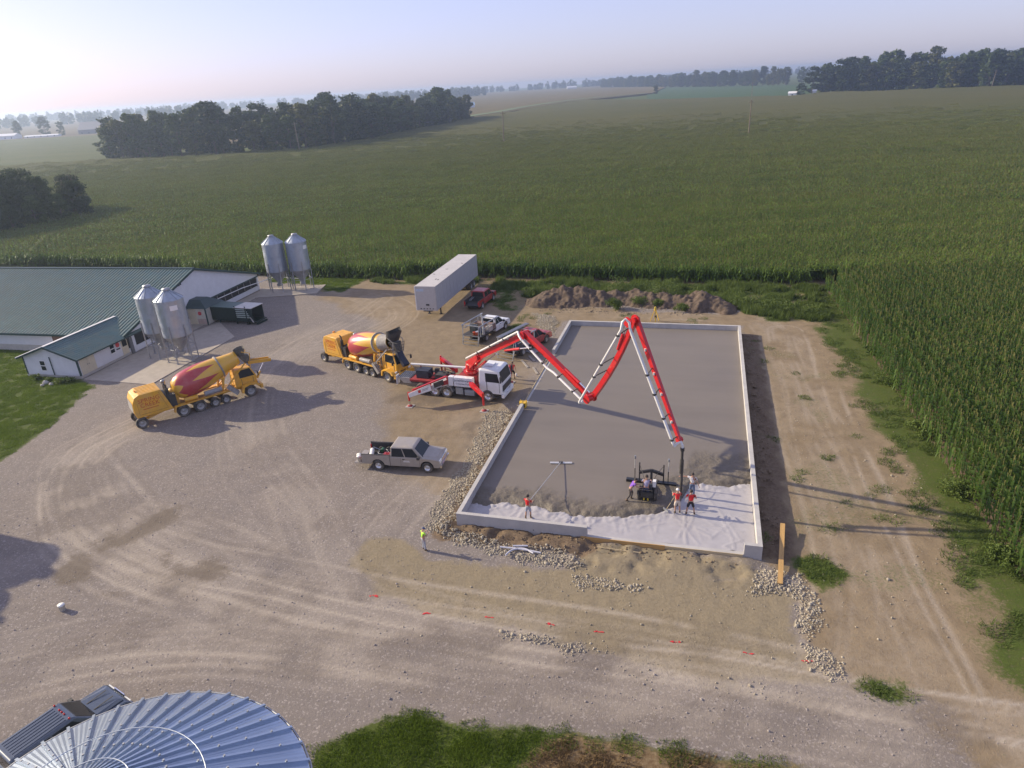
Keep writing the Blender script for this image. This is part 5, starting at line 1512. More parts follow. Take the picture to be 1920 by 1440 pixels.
shed('far_machine_shed', (-585, 835, 0), R(-5), 46, 12, 4, 6, farwhite, farwhite, 'long low white shed at the distant farmstead', 6)
shed('far_white_shed', (-528, 830, 0), R(-5), 40, 6, 2, 3, farwhite, farwhite, 'low white lean-to between trees and barn at the distant farmstead', 5)
for i, (x, y, s_) in enumerate([(-552, 860, .85), (-526, 868, .95), (-508, 868, .7), (-590, 870, .5)]):
    make_tree('farmstead_tree', far_trees[i % 7], 'hazy yard tree at the distant farmstead', 'tree', (x, y, 0), i, (s_ * 1.1, s_ * 1.1, s_), 'yard trees of the distant farmstead')
shed('blue_roof_shed', (-48, 900, 0), R(10), 24, 14, 5, 8, farwhite, mat('far_blue_roof', (.30, .45, .62), .4), 'pale blue roofed shed just past the end of the dark wood', 3)
shed('white_field_shed', (272, 686, 0), R(-30), 7, 5, 3, 4.5, farwhite, farwhite, 'small white shed beside the grove', 1)
shed('white_pump_house', (292, 680, 0), R(-30), 3, 3, 4, 5, farwhite, farwhite, 'narrow white hut beside the grove', 1)
make_tree('field_tree', far_trees[1], 'round dark tree between the two white sheds by the grove', 'tree', (283, 684, 0), 0, (.75, .75, .5), None)
shed('horizon_farmhouse', (230, 2350, 0), 0, 30, 14, 6, 10, farwhite, farwhite, 'tiny white farm building on the horizon', 3)
# ------------------------------------------------------------------ shared vehicle pieces
tyre = mat('tyre_rubber', (.028, .027, .027), .85, var=.25, scale=6, dust=.55)
rim_grey = mat('wheel_rim', (.42, .41, .40), .45, metal=.5, var=.15, dust=.3)
rim_alu = mat('alloy_rim', (.62, .62, .63), .3, metal=.8, var=.1)
blackm = mat('black_metal', (.022, .022, .024), .5, var=.25, dust=.2)
chrome = mat('chrome', (.75, .75, .77), .18, metal=1.0, var=.05)
lampr = mat('red_lamp', (.55, .02, .02), .25, var=.05)
lampw = mat('head_lamp', (.75, .75, .72), .15, var=.05)
amber = mat('amber_lamp', (.8, .3, .04), .3, var=.05)
_wm = {}
def wheel(parent, x, y, r, w, rimm=None, side=1, z=None):
    """tyre part with its rim as sub-part; side +1 shows its outer face toward +y"""
    rimm = rimm or rim_grey
    key = (round(r, 3), round(w, 3), rimm.name)
    if key not in _wm:
        m = MB(); ri = r * .58
        m.lathe([(ri, -w / 2), (r * .9, -w / 2), (r, -w * .36), (r, w * .36), (r * .9, w / 2), (ri, w / 2), (ri, -w / 2)], 24, axis=(0, 1, 0))
        q = MB(); q.lathe([(0, w * .20), (ri * .25, w * .26), (ri * .32, w * .12), (ri * .75, w * .10), (ri * .82, w * .40), (ri * 1.02, w * .44)], 20, axis=(0, 1, 0))
        q.lathe([(0, -w * .3), (ri * 1.0, -w * .3)], 16, axis=(0, 1, 0))
        for k in range(6):
            a = 2 * PI * k / 6
            q.cyl((math.cos(a) * ri * .55, w * .10, math.sin(a) * ri * .55), (math.cos(a) * ri * .55, w * .17, math.sin(a) * ri * .55), ri * .07, n=6)
        _wm[key] = (m.mesh('wheel', tyre), q.mesh('rim', rimm))
    a, b_ = _wm[key]
    o = link('wheel', a, parent, (x, y, r if z is None else z), 0 if side > 0 else PI)
    link('rim', b_, o)
    return o
def face_panel(mb, q, u0, u1, v0, v1, off=.008, mi=0):
    """panel on a quad a,b,c,d (a-b bottom, d-c top) between fractions, lifted off its face"""
    a, b_, c_, d_ = [np.asarray(p, float) for p in q]
    f = lambda u, v: (a * (1 - u) + b_ * u) * (1 - v) + (d_ * (1 - u) + c_ * u) * v
    n_ = np.cross(b_ - a, d_ - a); n_ /= np.linalg.norm(n_)
    P = [f(u0, v0) + n_ * off, f(u1, v0) + n_ * off, f(u1, v1) + n_ * off, f(u0, v1) + n_ * off]
    Q_ = [p - n_ * (off + .02) for p in P]
    mb.add(P + Q_, [(0, 1, 2, 3), (0, 4, 5, 1), (1, 5, 6, 2), (2, 6, 7, 3), (3, 7, 4, 0)], mi)
def arch(cx, r, z0, n=8):
    """wheel arch points left to right over a wheel centre, for a profile walked along +x at height z0"""
    return [(cx + math.cos(a) * r, max(z0, .42 + math.sin(a) * r)) for a in np.linspace(PI, 0, n)]

# ------------------------------------------------------------------ light trucks
def light_truck(name, label, loc, rz, paint, L=5.9, W=1.98, kind='bed', cab_len=2.3, roof_m=None, plates=None, wheel_r=.40, rimm=None, group=None):
    t = thing(name, label, 'pickup truck' if kind != 'suv' else 'car', loc, rz, group)
    xf_, xr = L * .5, -L * .5
    fa, ra = xf_ - .98, xf_ - .98 - L * .625
    hw = W / 2; zh, zs = 1.12, .42
    cab0 = xf_ - 1.42 - cab_len                     # rear of the cab
    def body_profile(x0, x1, top0, top1, wheels):
        p = [(x0, top0), (x0, zs)]
        for cx in wheels: p += arch(cx, .50, zs)
        p += [(x1 - .05, zs), (x1, .62), (x1 - .02, top1 - .12), (x1 - .16, top1)]
        return p
    # front: hood, wings and lower cab
    m = MB()
    p = [(cab0, 1.12), (cab0, zs)] + arch(fa, .50, zs) + [(xf_ - .06, zs), (xf_, .60), (xf_ - .02, .92), (xf_ - .14, 1.05), (xf_ - 1.30, 1.16)]
    if kind == 'suv':
        p = [(xr + .05, 1.12), (xr, .8), (xr + .05, zs)] + arch(ra, .48, zs) + arch(fa, .48, zs) + [(xf_ - .06, zs), (xf_, .60), (xf_ - .04, .90), (xf_ - .2, 1.02), (xf_ - 1.42, 1.13)]
    m.prism(p[::-1], -hw, hw)
    body = m.build('body', paint, t, bev=.05 if kind != 'suv' else .09)
    hd = MB(); hd.loft([[(xf_ - 1.38, -hw * .86, 1.155), (xf_ - .16, -hw * .78, 1.05), (xf_ - .16, hw * .78, 1.05), (xf_ - 1.38, hw * .86, 1.155)], [(xf_ - 1.34, -hw * .70, 1.215), (xf_ - .30, -hw * .58, 1.11), (xf_ - .30, hw * .58, 1.11), (xf_ - 1.34, hw * .70, 1.215)]]); hd.build('hood', paint, t, bev=.03)
    # greenhouse
    zr = 1.90 if kind != 'suv' else 1.88
    g0 = cab0 if kind != 'suv' else xr + .08
    lo_ = [(g0 + .02, -hw + .03, 1.115), (xf_ - 1.22, -hw + .03, 1.115), (xf_ - 1.22, hw - .03, 1.115), (g0 + .02, hw - .03, 1.115)]
    rk = 1.88 if kind == 'bed' else 2.05; tpr = .16 if kind == 'bed' else .24
    hi_ = [(g0 + .10, -hw + tpr, zr - .05), (xf_ - rk, -hw + tpr, zr - .05), (xf_ - rk, hw - tpr, zr - .05), (g0 + .10, hw - tpr, zr - .05)]
    tp_ = [(g0 + .18, -hw + tpr + .1, zr), (xf_ - rk - .15, -hw + tpr + .1, zr), (xf_ - rk - .15, hw - tpr - .1, zr), (g0 + .18, hw - tpr - .1, zr)]
    g = MB(); g.loft([lo_, hi_, tp_]); cabo = g.build('cab', roof_m or paint, t, bev=.05)
    faces = {'right': (lo_[0], lo_[1], hi_[1], hi_[0]), 'front': (lo_[1], lo_[2], hi_[2], hi_[1]), 'left': (lo_[2], lo_[3], hi_[3], hi_[2]), 'rear': (lo_[3], lo_[0], hi_[0], hi_[3])}
    q = MB(); face_panel(q, faces['front'], .06, .94, .08, .93); q.build('windshield', glass, cabo)
    q = MB(); face_panel(q, faces['rear'], .1, .9, .12, .9); q.build('rear_window', glass, cabo)
    splits = [(.05, .44), (.48, .90)] if kind != 'suv' else [(.03, .28), (.31, .56), (.59, .90)]
    for a, b_ in splits:
        q = MB(); face_panel(q, faces['right'], a, b_, .08, .9); q.build('side_window', glass, cabo)
        q = MB(); face_panel(q, faces['left'], 1 - b_, 1 - a, .08, .9); q.build('side_window', glass, cabo)
    for s_ in (-1, 1):
        q = MB(); q.box(xf_ - 1.62, xf_ - 1.45, s_ * (hw + .02) - (.0 if s_ > 0 else .2), s_ * (hw + .02) + (.2 if s_ > 0 else .0), 1.12, 1.32); q.build('mirror', blackm, t)
        q = MB(); q.box(cab0 + .95, cab0 + 1.12, s_ * hw - .02, s_ * hw + .02, .98, 1.05); q.build('door_handle', blackm, t)
        for xx in (cab0 + .80, xf_ - 1.5):
            q = MB(); q.box(xx, xx + .012, s_ * hw - .003, s_ * hw + .003, .5, 1.11); q.build('door_seam', blackm, t)
        q = MB(); q.box(xf_ - (.18 if kind != 'suv' else .05), xf_ + .004, s_ * (hw - .30) - .22, s_ * (hw - .30) + .22, .78, .98 if kind != 'suv' else .9); q.build('headlight', lampw, t)
        wheel(t, fa, s_ * (hw - .13), wheel_r, .27, rimm, s_); wheel(t, ra, s_ * (hw - .13), wheel_r, .27, rimm, s_)
    q = MB(); q.box(xf_ - .03, xf_ + .012, -hw + .55, hw - .55, .68, .98); q.build('grille', chrome, t)
    q = MB(); q.box(xf_ - .02, xf_ + .10, -hw + .05, hw - .05, .42, .62); q.build('bumper', chrome if kind == 'bed' else paint, t)
    un = MB(); un.box(xr + .3, xf_ - .3, -hw * .55, hw * .55, .35, .5); un.build('chassis', blackm, t)
    if kind == 'bed':
        b0, b1 = xr, cab0 - .02
        for s_ in (-1, 1):
            q = MB(); pr = [(b0, 1.24), (b0, zs + .08)] + arch(ra, .50, zs + .08) + [(b1, zs + .02), (b1, 1.24)]
            y0, y1 = (hw - .09, hw) if s_ > 0 else (-hw, -hw + .09)
            q.prism(pr[::-1], y0, y1); bo = q.build('bed_side', paint, t)
            q = MB(); q.box(b0, b1, y0 - .005, y1 + .005, 1.24, 1.265); q.build('bed_rail', blackm, bo)
            q = MB(); q.box(b0 - .01, b0 + .06, s_ * (hw - .09) - .085, s_ * (hw - .09) + .085, .78, 1.08); q.build('tail_light', lampr, t)
        q = MB(); q.box(b0, b1, -hw + .09, hw - .09, .62, .68); q.build('bed_floor', blackm, t)
        q = MB(); q.box(b1 - .05, b1, -hw + .09, hw - .09, .68, 1.24); q.build('bed_front', blackm, t)
        for s_ in (-1, 1):
            q = MB(); q.box(b0 + .04, b1 - .04, s_ * (hw - .105) - .012, s_ * (hw - .105) + .012, .68, 1.22); q.build('bed_liner', blackm, t)
    if kind == 'suv':
        for k in range(7):
            y = -hw + .42 + k * (W - .84) / 6
            q = MB(); q.beam((g0 + .34, y, zr + .006), (xf_ - 2.35, y, zr + .006), .05, .022); q.build('roof_rib', paint, cabo)
        for k, y in enumerate((-.62, -.2, 0, .2, .62)):
            q = MB(); q.ball((xf_ - 2.24, y, zr + .02), .045, 8, 5); q.build('marker_light', amber if False else lampr, cabo)
        for s_ in (-1, 1):
            q = MB(); q.box(xr - .01, xr + .06, s_ * (hw - .1) - .08, s_ * (hw - .1) + .08, .75, 1.1); q.build('tail_light', lampr, t)
        q = MB(); q.box(xr - .10, xr + .03, -hw + .05, hw - .05, .45, .66); q.build('rear_bumper', chrome, t)
        q = MB(); q.box(xf_ - 1.25, xf_ - .4, -.32, -.28, 1.205, 1.222); q.box(xf_ - 1.25, xf_ - .4, .28, .32, 1.205, 1.222); q.build('hood_crease', blackm, t)
    return t, dict(xf=xf_, xr=xr, hw=hw, cab0=cab0, fa=fa, ra=ra, L=L)
def lt_loc(rear_px, front_px, d, rz_add=0):
    pass
silver = mat('silver_tan_paint', (.36, .325, .29), .32, metal=.35, var=.05, coat=.3, dust=.25)
redp = mat('red_paint', (.34, .012, .016), .3, var=.08, coat=.4, dust=.15)
whitep = mat('white_paint', (.74, .75, .77), .3, var=.04, coat=.3, dust=.1)
slatep = mat('slate_paint', (.085, .105, .135), .25, metal=.3, var=.06, coat=.5)
# silver pickup: wheels seen at these pixels, on its right side
rw, fwp = gp(712, 880), gp(803, 885)
az = math.atan2(fwp[1] - rw[1], fwp[0] - rw[0]); left = np.array([-math.sin(az), math.cos(az), 0]); hd_ = np.array([math.cos(az), math.sin(az), 0])
cen = (rw + fwp) / 2 + left * .86 + hd_ * -.125
pk, D = light_truck('pickup_truck', 'dusty silver tan extended cab pickup parked beside the crushed stone', cen, az, silver, rimm=rim_alu)
for s_, body_ in ((-1, 'X'), ):
    Mx = Matrix.Translation((D['cab0'] + 1.25, -D['hw'] - .004, .86)) @ Matrix.Rotation(PI / 2, 4, 'X')
    q = MB(); q.box(D['cab0'] + 1.0, D['cab0'] + 1.5, -D['hw'] - .004, -D['hw'], .80, .84); q.box(D['cab0'] + 1.05, D['cab0'] + 1.45, -D['hw'] - .004, -D['hw'], .88, .91); q.build('door_decal', plate, pk)
q = MB(); q.box(D['xr'] - .62, D['xr'] + .02, -.92, .92, .46, .52); q.build('tailgate', silver, pk)
def world_of(t, p):
    v = t.matrix_basis @ Vector(p); return np.array(v)
bucket_w = mat('white_bucket', (.72, .71, .68), .45, var=.06)
bucket_o = mat('orange_bucket', (.75, .13, .04), .45, var=.06)
def bucket(p, label, m=bucket_w, r_=.15, h=.37, lid=True, group=None, rz=0):
    t = thing('bucket', label, 'bucket', p, rz, group)
    q = MB(); q.lathe([(0, 0), (r_ * .88, 0), (r_, h), (r_ * 1.06, h), (r_ * 1.06, h - .03)], 16); q.build('pail', m, t)
    if lid:
        q = MB(); q.lathe([(r_ * 1.07, h - .02), (r_ * 1.07, h + .015), (0, h + .02)], 16); q.build('lid', bucket_w, t)
    q = MB(); q.tube([(math.cos(a) * r_ * 1.05, 0, h * .85 - math.sin(a) * r_ * .9) for a in np.linspace(0, PI, 9)], .008, 5); q.build('handle', blackm, t)
    return t
bucket(world_of(pk, (D['xr'] - .30, -.70, .52)), 'white bucket on the lowered tailgate of the silver pickup', h=.42, r_=.17)
bucket(world_of(pk, (D['xr'] - .52, -.25, .52)), 'smaller white bucket on the lowered tailgate of the silver pickup', h=.3)
def trowel_machine(t0, p, label):
    t = thing('power_trowel', label, 'power trowel', world_of(t0, p), t0.rotation_euler[2])
    q = MB(); q.tube([(math.cos(a) * .42, math.sin(a) * .42, .1) for a in np.linspace(0, 2 * PI, 17)], .025, 6); q.tube([(math.cos(a) * .36, math.sin(a) * .36, .25) for a in np.linspace(0, 2 * PI, 17)], .02, 6); q.build('guard_ring', galv_d, t)
    q = MB(); q.box(-.18, .18, -.15, .15, .2, .45); q.build('engine', blackm, t)
    q = MB(); q.cyl((0, -.17, .40), (0, .17, .40), .12, n=10); q.build('fuel_tank', mat('green_tank', (.03, .12, .05), .5), t)
    q = MB(); q.tube([(-.1, 0, .35), (-.7, 0, .6)], .03, 6); q.build('handle', galv_d, t)
trowel_machine(pk, (D['xr'] + 1.25, .1, .69), 'small power trowel with green tank lying in the silver pickup bed')
def roll(p, L, r_, az_, m, name, label, cat):
    q = MB(); q.cyl((-L / 2, 0, r_), (L / 2, 0, r_), r_, n=14); o = q.build(name, m); o.location = tuple(p); o.rotation_euler = (0, 0, az_)
    return tag(o, label, cat)
roll(world_of(pk, (D['xr'] + .45, -.1, .69)), 1.1, .17, az + PI / 2 + .3, bucket_w, 'plastic_roll', 'white roll of plastic sheeting in the silver pickup bed', 'roll')
for k, (x, y) in enumerate(((1.55, .55), (.95, .55))):
    t_ = thing('barrow_wheel', 'small spare wheel lying in the silver pickup bed', 'wheel', world_of(pk, (D['xr'] + x, y, .69)), 0, 'spare wheels in the pickup bed')
    wheel(t_, 0, 0, .2, .12, rim_grey, 1)
q = MB(); q.box(-.25, .25, -.18, .18, 0, .36); q.box(-.1, .1, -.02, .02, .36, .42); o = q.build('fuel_can', redp); o.location = tuple(world_of(pk, (D['xr'] + 1.75, -.3, .69))); o.rotation_euler = (0, 0, az); tag(o, 'red fuel can in the silver pickup bed', 'fuel can')

# red pickup in the trailer's shade
c0 = gp(886, 586); c1 = gp(898, 566)
az2 = math.atan2(c1[1] - c0[1], c1[0] - c0[0]) if False else R(68)
ctr2 = gp(889, 580); ctr2 = ctr2 + 2.2 * np.array([math.cos(az2), math.sin(az2), 0])
pr, D2 = light_truck('pickup_truck', 'red pickup with open bed in the shade of the long trailer', ctr2, az2, redp, L=5.7)
q = MB(); q.beam((D2['xr'] + .5, .3, 1.15), (D2['xr'] + 2.4, .5, 1.2), .06, .04); q.beam((D2['xr'] + .5, .5, 1.15), (D2['xr'] + 2.4, .7, 1.2), .06, .04); o = q.build('ladder', galv_d); M_ = pr.matrix_basis; o.matrix_basis = M_; tag(o, 'pale ladder laid along the bed of the red pickup', 'ladder')

# service flatbeds
def service_truck(loc, rz, paint, roofm, label, big_pipe=False):
    t, d = light_truck('service_truck', label, loc, rz, paint, L=6.6, kind='flat', cab_len=1.75, wheel_r=.42, roof_m=roofm)
    b0, b1, hw = d['xr'], d['cab0'] - .15, 1.15
    q = MB(); q.box(b0, b1, -hw, hw, .86, .98); q.build('flatbed', blackm, t)
    rackm = mat('grey_rack', (.35, .37, .40), .5, metal=.4, var=.15)
    for s_ in (-1, 1):
        for x in (b0 + .05, (b0 + b1) / 2, b1 - .05):
            q = MB(); q.beam((x, s_ * (hw - .05), .98), (x, s_ * (hw - .05), 2.05), .07, .07, up=(1, 0, 0)); q.build('rack_post', rackm, t)
        q = MB(); q.tube([(b0 - .1, s_ * (hw - .05), 2.08), (b1 + .9 if s_ > 0 else b1 + .3, s_ * (hw - .05), 2.08)], .06, 8); q.build('rack_rail', rackm, t)
        q = MB(); q.beam((b0 + .4, s_ * (hw - .05), 1.6), (b1 - .3, s_ * (hw - .05), 1.6), .03, .09); q.build('side_rail', rackm, t)
    for x in (b0 + .05, b1 - .05):
        q = MB(); q.beam((x, -hw, 2.06), (x, hw, 2.06), .07, .07); q.build('rack_crossbar', rackm, t)
    q = MB(); q.box(b1 - .75, b1 - .12, -hw + .02, hw - .02, .985, 1.55); q.build('tool_box', mat('rusty_box', (.20, .13, .11), .7, var=.25), t)
    q = MB(); q.box(b0 + 1.7, b0 + 2.5, -hw - .02, -hw + .45, .985, 1.5); q.build('side_box', mat('tan_box', (.40, .36, .33), .6, var=.1), t)
    q = MB(); q.box(b0 + .9, b0 + 1.5, .05, .75, .985, 1.75); q.build('welder', mat('pump_housing', (.05, .06, .06), .6, var=.3), t)
    q = MB(); q.cyl((b0 + 1.2, -.3, .99), (b0 + 1.2, -.3, 1.45), .22, n=12); q.build('barrel', mat('blue_barrel', (.03, .06, .16), .5), t)
    # fold down tail ramp
    for s_ in (-1, 1):
        q = MB(); q.beam((b0 - .02, s_ * .95, .95), (b0 - .35, s_ * .95, .05), .06, .06); q.beam((b0 - .02, s_ * .95, 2.05), (b0 - .35, s_ * .95, .05), .05, .05); q.build('tail_post', rackm, t)
    for k in range(4):
        f = k / 3; q = MB(); q.beam((b0 - .02 - .33 * f, -.95, .95 - .9 * f), (b0 - .02 - .33 * f, .95, .95 - .9 * f), .04, .04); q.build('tail_bar', rackm, t)
    for s_ in (-1, 1):
        wheel(t, d['ra'], s_ * (hw - .42), .42, .25, rim_grey, s_)
    return t, d
sw_az = R(60)
ctrw = gp(893, 640) + 1.9 * np.array([math.cos(sw_az), math.sin(sw_az), 0]) + np.array([.3, .3, 0])
st1, ds1 = service_truck(ctrw, sw_az, whitep, whitep, 'white cab flatbed service truck with grey pipe rack and folded tail ramp')
mast = MB(); mast.tube([(0, 0, 0), (0, 0, 1.1), (-.1, 0, 2.3)], .10, 10, rs=[.14, .11, .08]); mo_ = mast.build('pump_mast', mat('pale_grey_steel', (.50, .52, .54), .4, metal=.4)); mo_.location = tuple(world_of(st1, (ds1['xr'] + .9, -.95, .98))); tag(mo_, 'pale grey upright mast standing on the white service truck bed', 'mast')
for k, y in enumerate((-.15, .18)):
    bucket(world_of(st1, (ds1['xr'] + .35, y - .35, .98)), 'orange water cooler with white lid on the white service truck' if k == 0 else 'orange bucket beside the water cooler on the white service truck', bucket_o, .19, .42 if k == 0 else .34, lid=(k == 0))
sr_az = R(52)
ctrr = gp(983, 655) + .4 * np.array([math.cos(sr_az), math.sin(sr_az), 0])
st2, ds2 = service_truck(ctrr, sr_az, redp, redp, 'red cab flatbed service truck with grey pipe rack behind the pump boom')
q = MB()
for k in range(3):
    q.tube([(ds2['xr'] - .3, .75 - .16 * k, 2.22), (ds2['xr'] + 4.6, .75 - .16 * k, 2.22)], .07, 8)
for k in range(3):
    pmb = MB(); pmb.tube([(-2.45, 0, 0), (2.45, 0, 0)], .07, 8); po_ = pmb.build('steel_pipe', galv_d); po_.location = tuple(world_of(st2, (ds2['xr'] + 2.1, .85 - .16 * k, 2.21))); po_.rotation_euler = (0, 0, sr_az); tag(po_, 'grey steel pipe on the rack of the red service truck', 'pipe', 'pipes on the red service truck')

# dark car beside the grain bin
f0 = gp(205, 1308, 1.0); f1 = gp(22, 1418, 1.5)
azc = math.atan2(f0[1] - f1[1], f0[0] - f1[0])
cc = (f0 + f1) / 2
car, dc = light_truck('parked_car', 'dark slate estate car with ribbed roof tucked behind the grain bin', (cc[0], cc[1], 0), azc, slatep, L=4.75, W=1.9, kind='suv', wheel_r=.37)

# ------------------------------------------------------------------ box trailer
trm = mat('trailer_grey', (.42, .41, .42), .5, metal=.25, var=.08, scale=.7, dust=.1)
trroof = mat('trailer_roof', (.50, .475, .455), .6, metal=.1, var=.1, scale=.6)
tA = gp(777, 537, 4.05); tB = gp(860, 477, 4.05); tC = gp(810, 541, 4.05)
aT = math.atan2(tB[1] - tA[1], tB[0] - tA[0])
TW, TL = 2.55, 16.0
org = (tA + np.array([math.sin(aT), -math.cos(aT), 0]) * TW / 2); org[2] = 0
tr_ = thing('box_trailer', 'long grey box semi trailer parked with its tail in the corn', 'trailer', org, aT)
hw = TW / 2
m = MB(); m.box(.02, TL, -hw + .02, hw - .02, 1.15, 4.02); m.build('box', trm, tr_)
m = MB(); m.box(-.02, TL, -hw - .01, hw + .01, 4.02, 4.07); m.build('roof', trroof, tr_)
pw = TL / 13
pmh = MB(); pmh.box(0, pw - .03, 0, .02, 1.2, 3.95); pme_ = pmh.mesh('side_panel', trm)
for k in range(13):
    link('side_panel', pme_, tr_, (k * pw + .015, -hw, 0)); link('side_panel', pme_, tr_, (k * pw + .015, hw - .02, 0))
m = MB(); m.box(-.02, .02, -hw, hw, 1.15, 4.02); nose = m.build('nose', mat('trailer_nose', (.46, .44, .43), .5, var=.07), tr_)
m = MB(); m.box(-.035, -.02, .2, hw - .15, 3.45, 3.75); m.build('nose_decal', mat('pale_blue_decal', (.45, .52, .62), .5), nose)
m = MB(); m.box(-.05, -.02, -.35, .05, 1.75, 1.95); m.build('hose_coupling', blackm, nose)
for k in range(5):
    m = MB(); m.box(-.04, -.02, -.9 + .38 * k, -.72 + .38 * k, 1.32, 1.42); m.build('rivet_plate', blackm, nose)
for y in (-hw, hw):
    m = MB(); m.box(-.05, .06, y - .05, y + .05, 1.15, 4.05); m.build('corner_post', whitetrim if y > 0 else trm, tr_)
m = MB(); m.box(.2, TL, -.55, .55, .95, 1.148); m.build('chassis_rail', blackm, tr_)
for y in (-.75, .75):
    m = MB(); m.beam((2.4, y, 1.15), (2.4, y, .06), .14, .14, up=(1, 0, 0)); m.box(2.25, 2.55, y - .15, y + .15, 0, .06); m.build('landing_leg', blackm, tr_)
for x in (TL - 3.0, TL - 1.75):
    for s_ in (-1, 1): wheel(tr_, x, s_ * (hw - .22), .50, .42, rim_grey, s_)
m = MB(); m.box(TL - 3.3, TL - 1.4, -.9, .9, .5, .95); m.build('bogie', blackm, tr_)
m = MB(); m.box(TL, TL + .05, -hw, hw, 1.15, 4.0); m.build('rear_door', trm, tr_)
for i, (x, y) in enumerate(((3.2, -.2), (5.5, .9), (8.0, .1), (3.0, -.55), (11, -.9))):
    m = MB(); m.obox((x, y, 4.075), (.35, .16, .012), rotz(i)); m.build('roof_patch', mat('tar_patch', (.06, .06, .06), .9), tr_)

# ------------------------------------------------------------------ concrete mixers (front discharge)
yellow = mat('mixer_yellow', (.72, .37, .02), .38, var=.10, coat=.2, dust=.3)
yellow_top = yellow
conc = mat('concrete_crust', (.30, .28, .26), .9, var=.25, scale=5)
decalr = mat('decal_red', (.50, .07, .015), .5, var=.05)
def drum_material():
    m = bpy.data.materials.new('drum_paint'); m.use_nodes = True
    t = m.node_tree; b = t.nodes['Principled BSDF']; b.inputs['Roughness'].default_value = .33; b.inputs['Coat Weight'].default_value = .25
    tc_ = t.nodes.new('ShaderNodeTexCoord'); sx = t.nodes.new('ShaderNodeSeparateXYZ'); t.links.new(tc_.outputs['Object'], sx.inputs[0])
    ang = mathn(t, 'ARCTAN2', sx.outputs['Y'], sx.outputs['Z'])
    u = mathn(t, 'MULTIPLY', ang, 7 / (2 * PI)); fr = mathn(t, 'FRACT', mathn(t, 'ADD', u, 20.5))
    tri = mathn(t, 'MULTIPLY', mathn(t, 'ABSOLUTE', mathn(t, 'SUBTRACT', fr, .5)), 2.0)
    lo_b = mathn(t, 'MULTIPLY_ADD', tri, -.6, .75)          # rear yellow star
    hi_b = mathn(t, 'MULTIPLY_ADD', tri, 2.35, 1.55)          # long yellow spikes from the front
    red = mathn(t, 'MULTIPLY', mathn(t, 'GREATER_THAN', sx.outputs['X'], lo_b), mathn(t, 'LESS_THAN', sx.outputs['X'], hi_b))
    nz = noise_node(t, tc_.outputs['Object'], 1.6, 5)
    col = mixc(t, red, (.72, .40, .025), (.42, .022, .040))
    col = mixc(t, mathn(t, 'MULTIPLY', nz, .22), col, (.45, .33, .24))
    t.links.new(col, b.inputs['Base Color'])
    return m
drumm = drum_material()
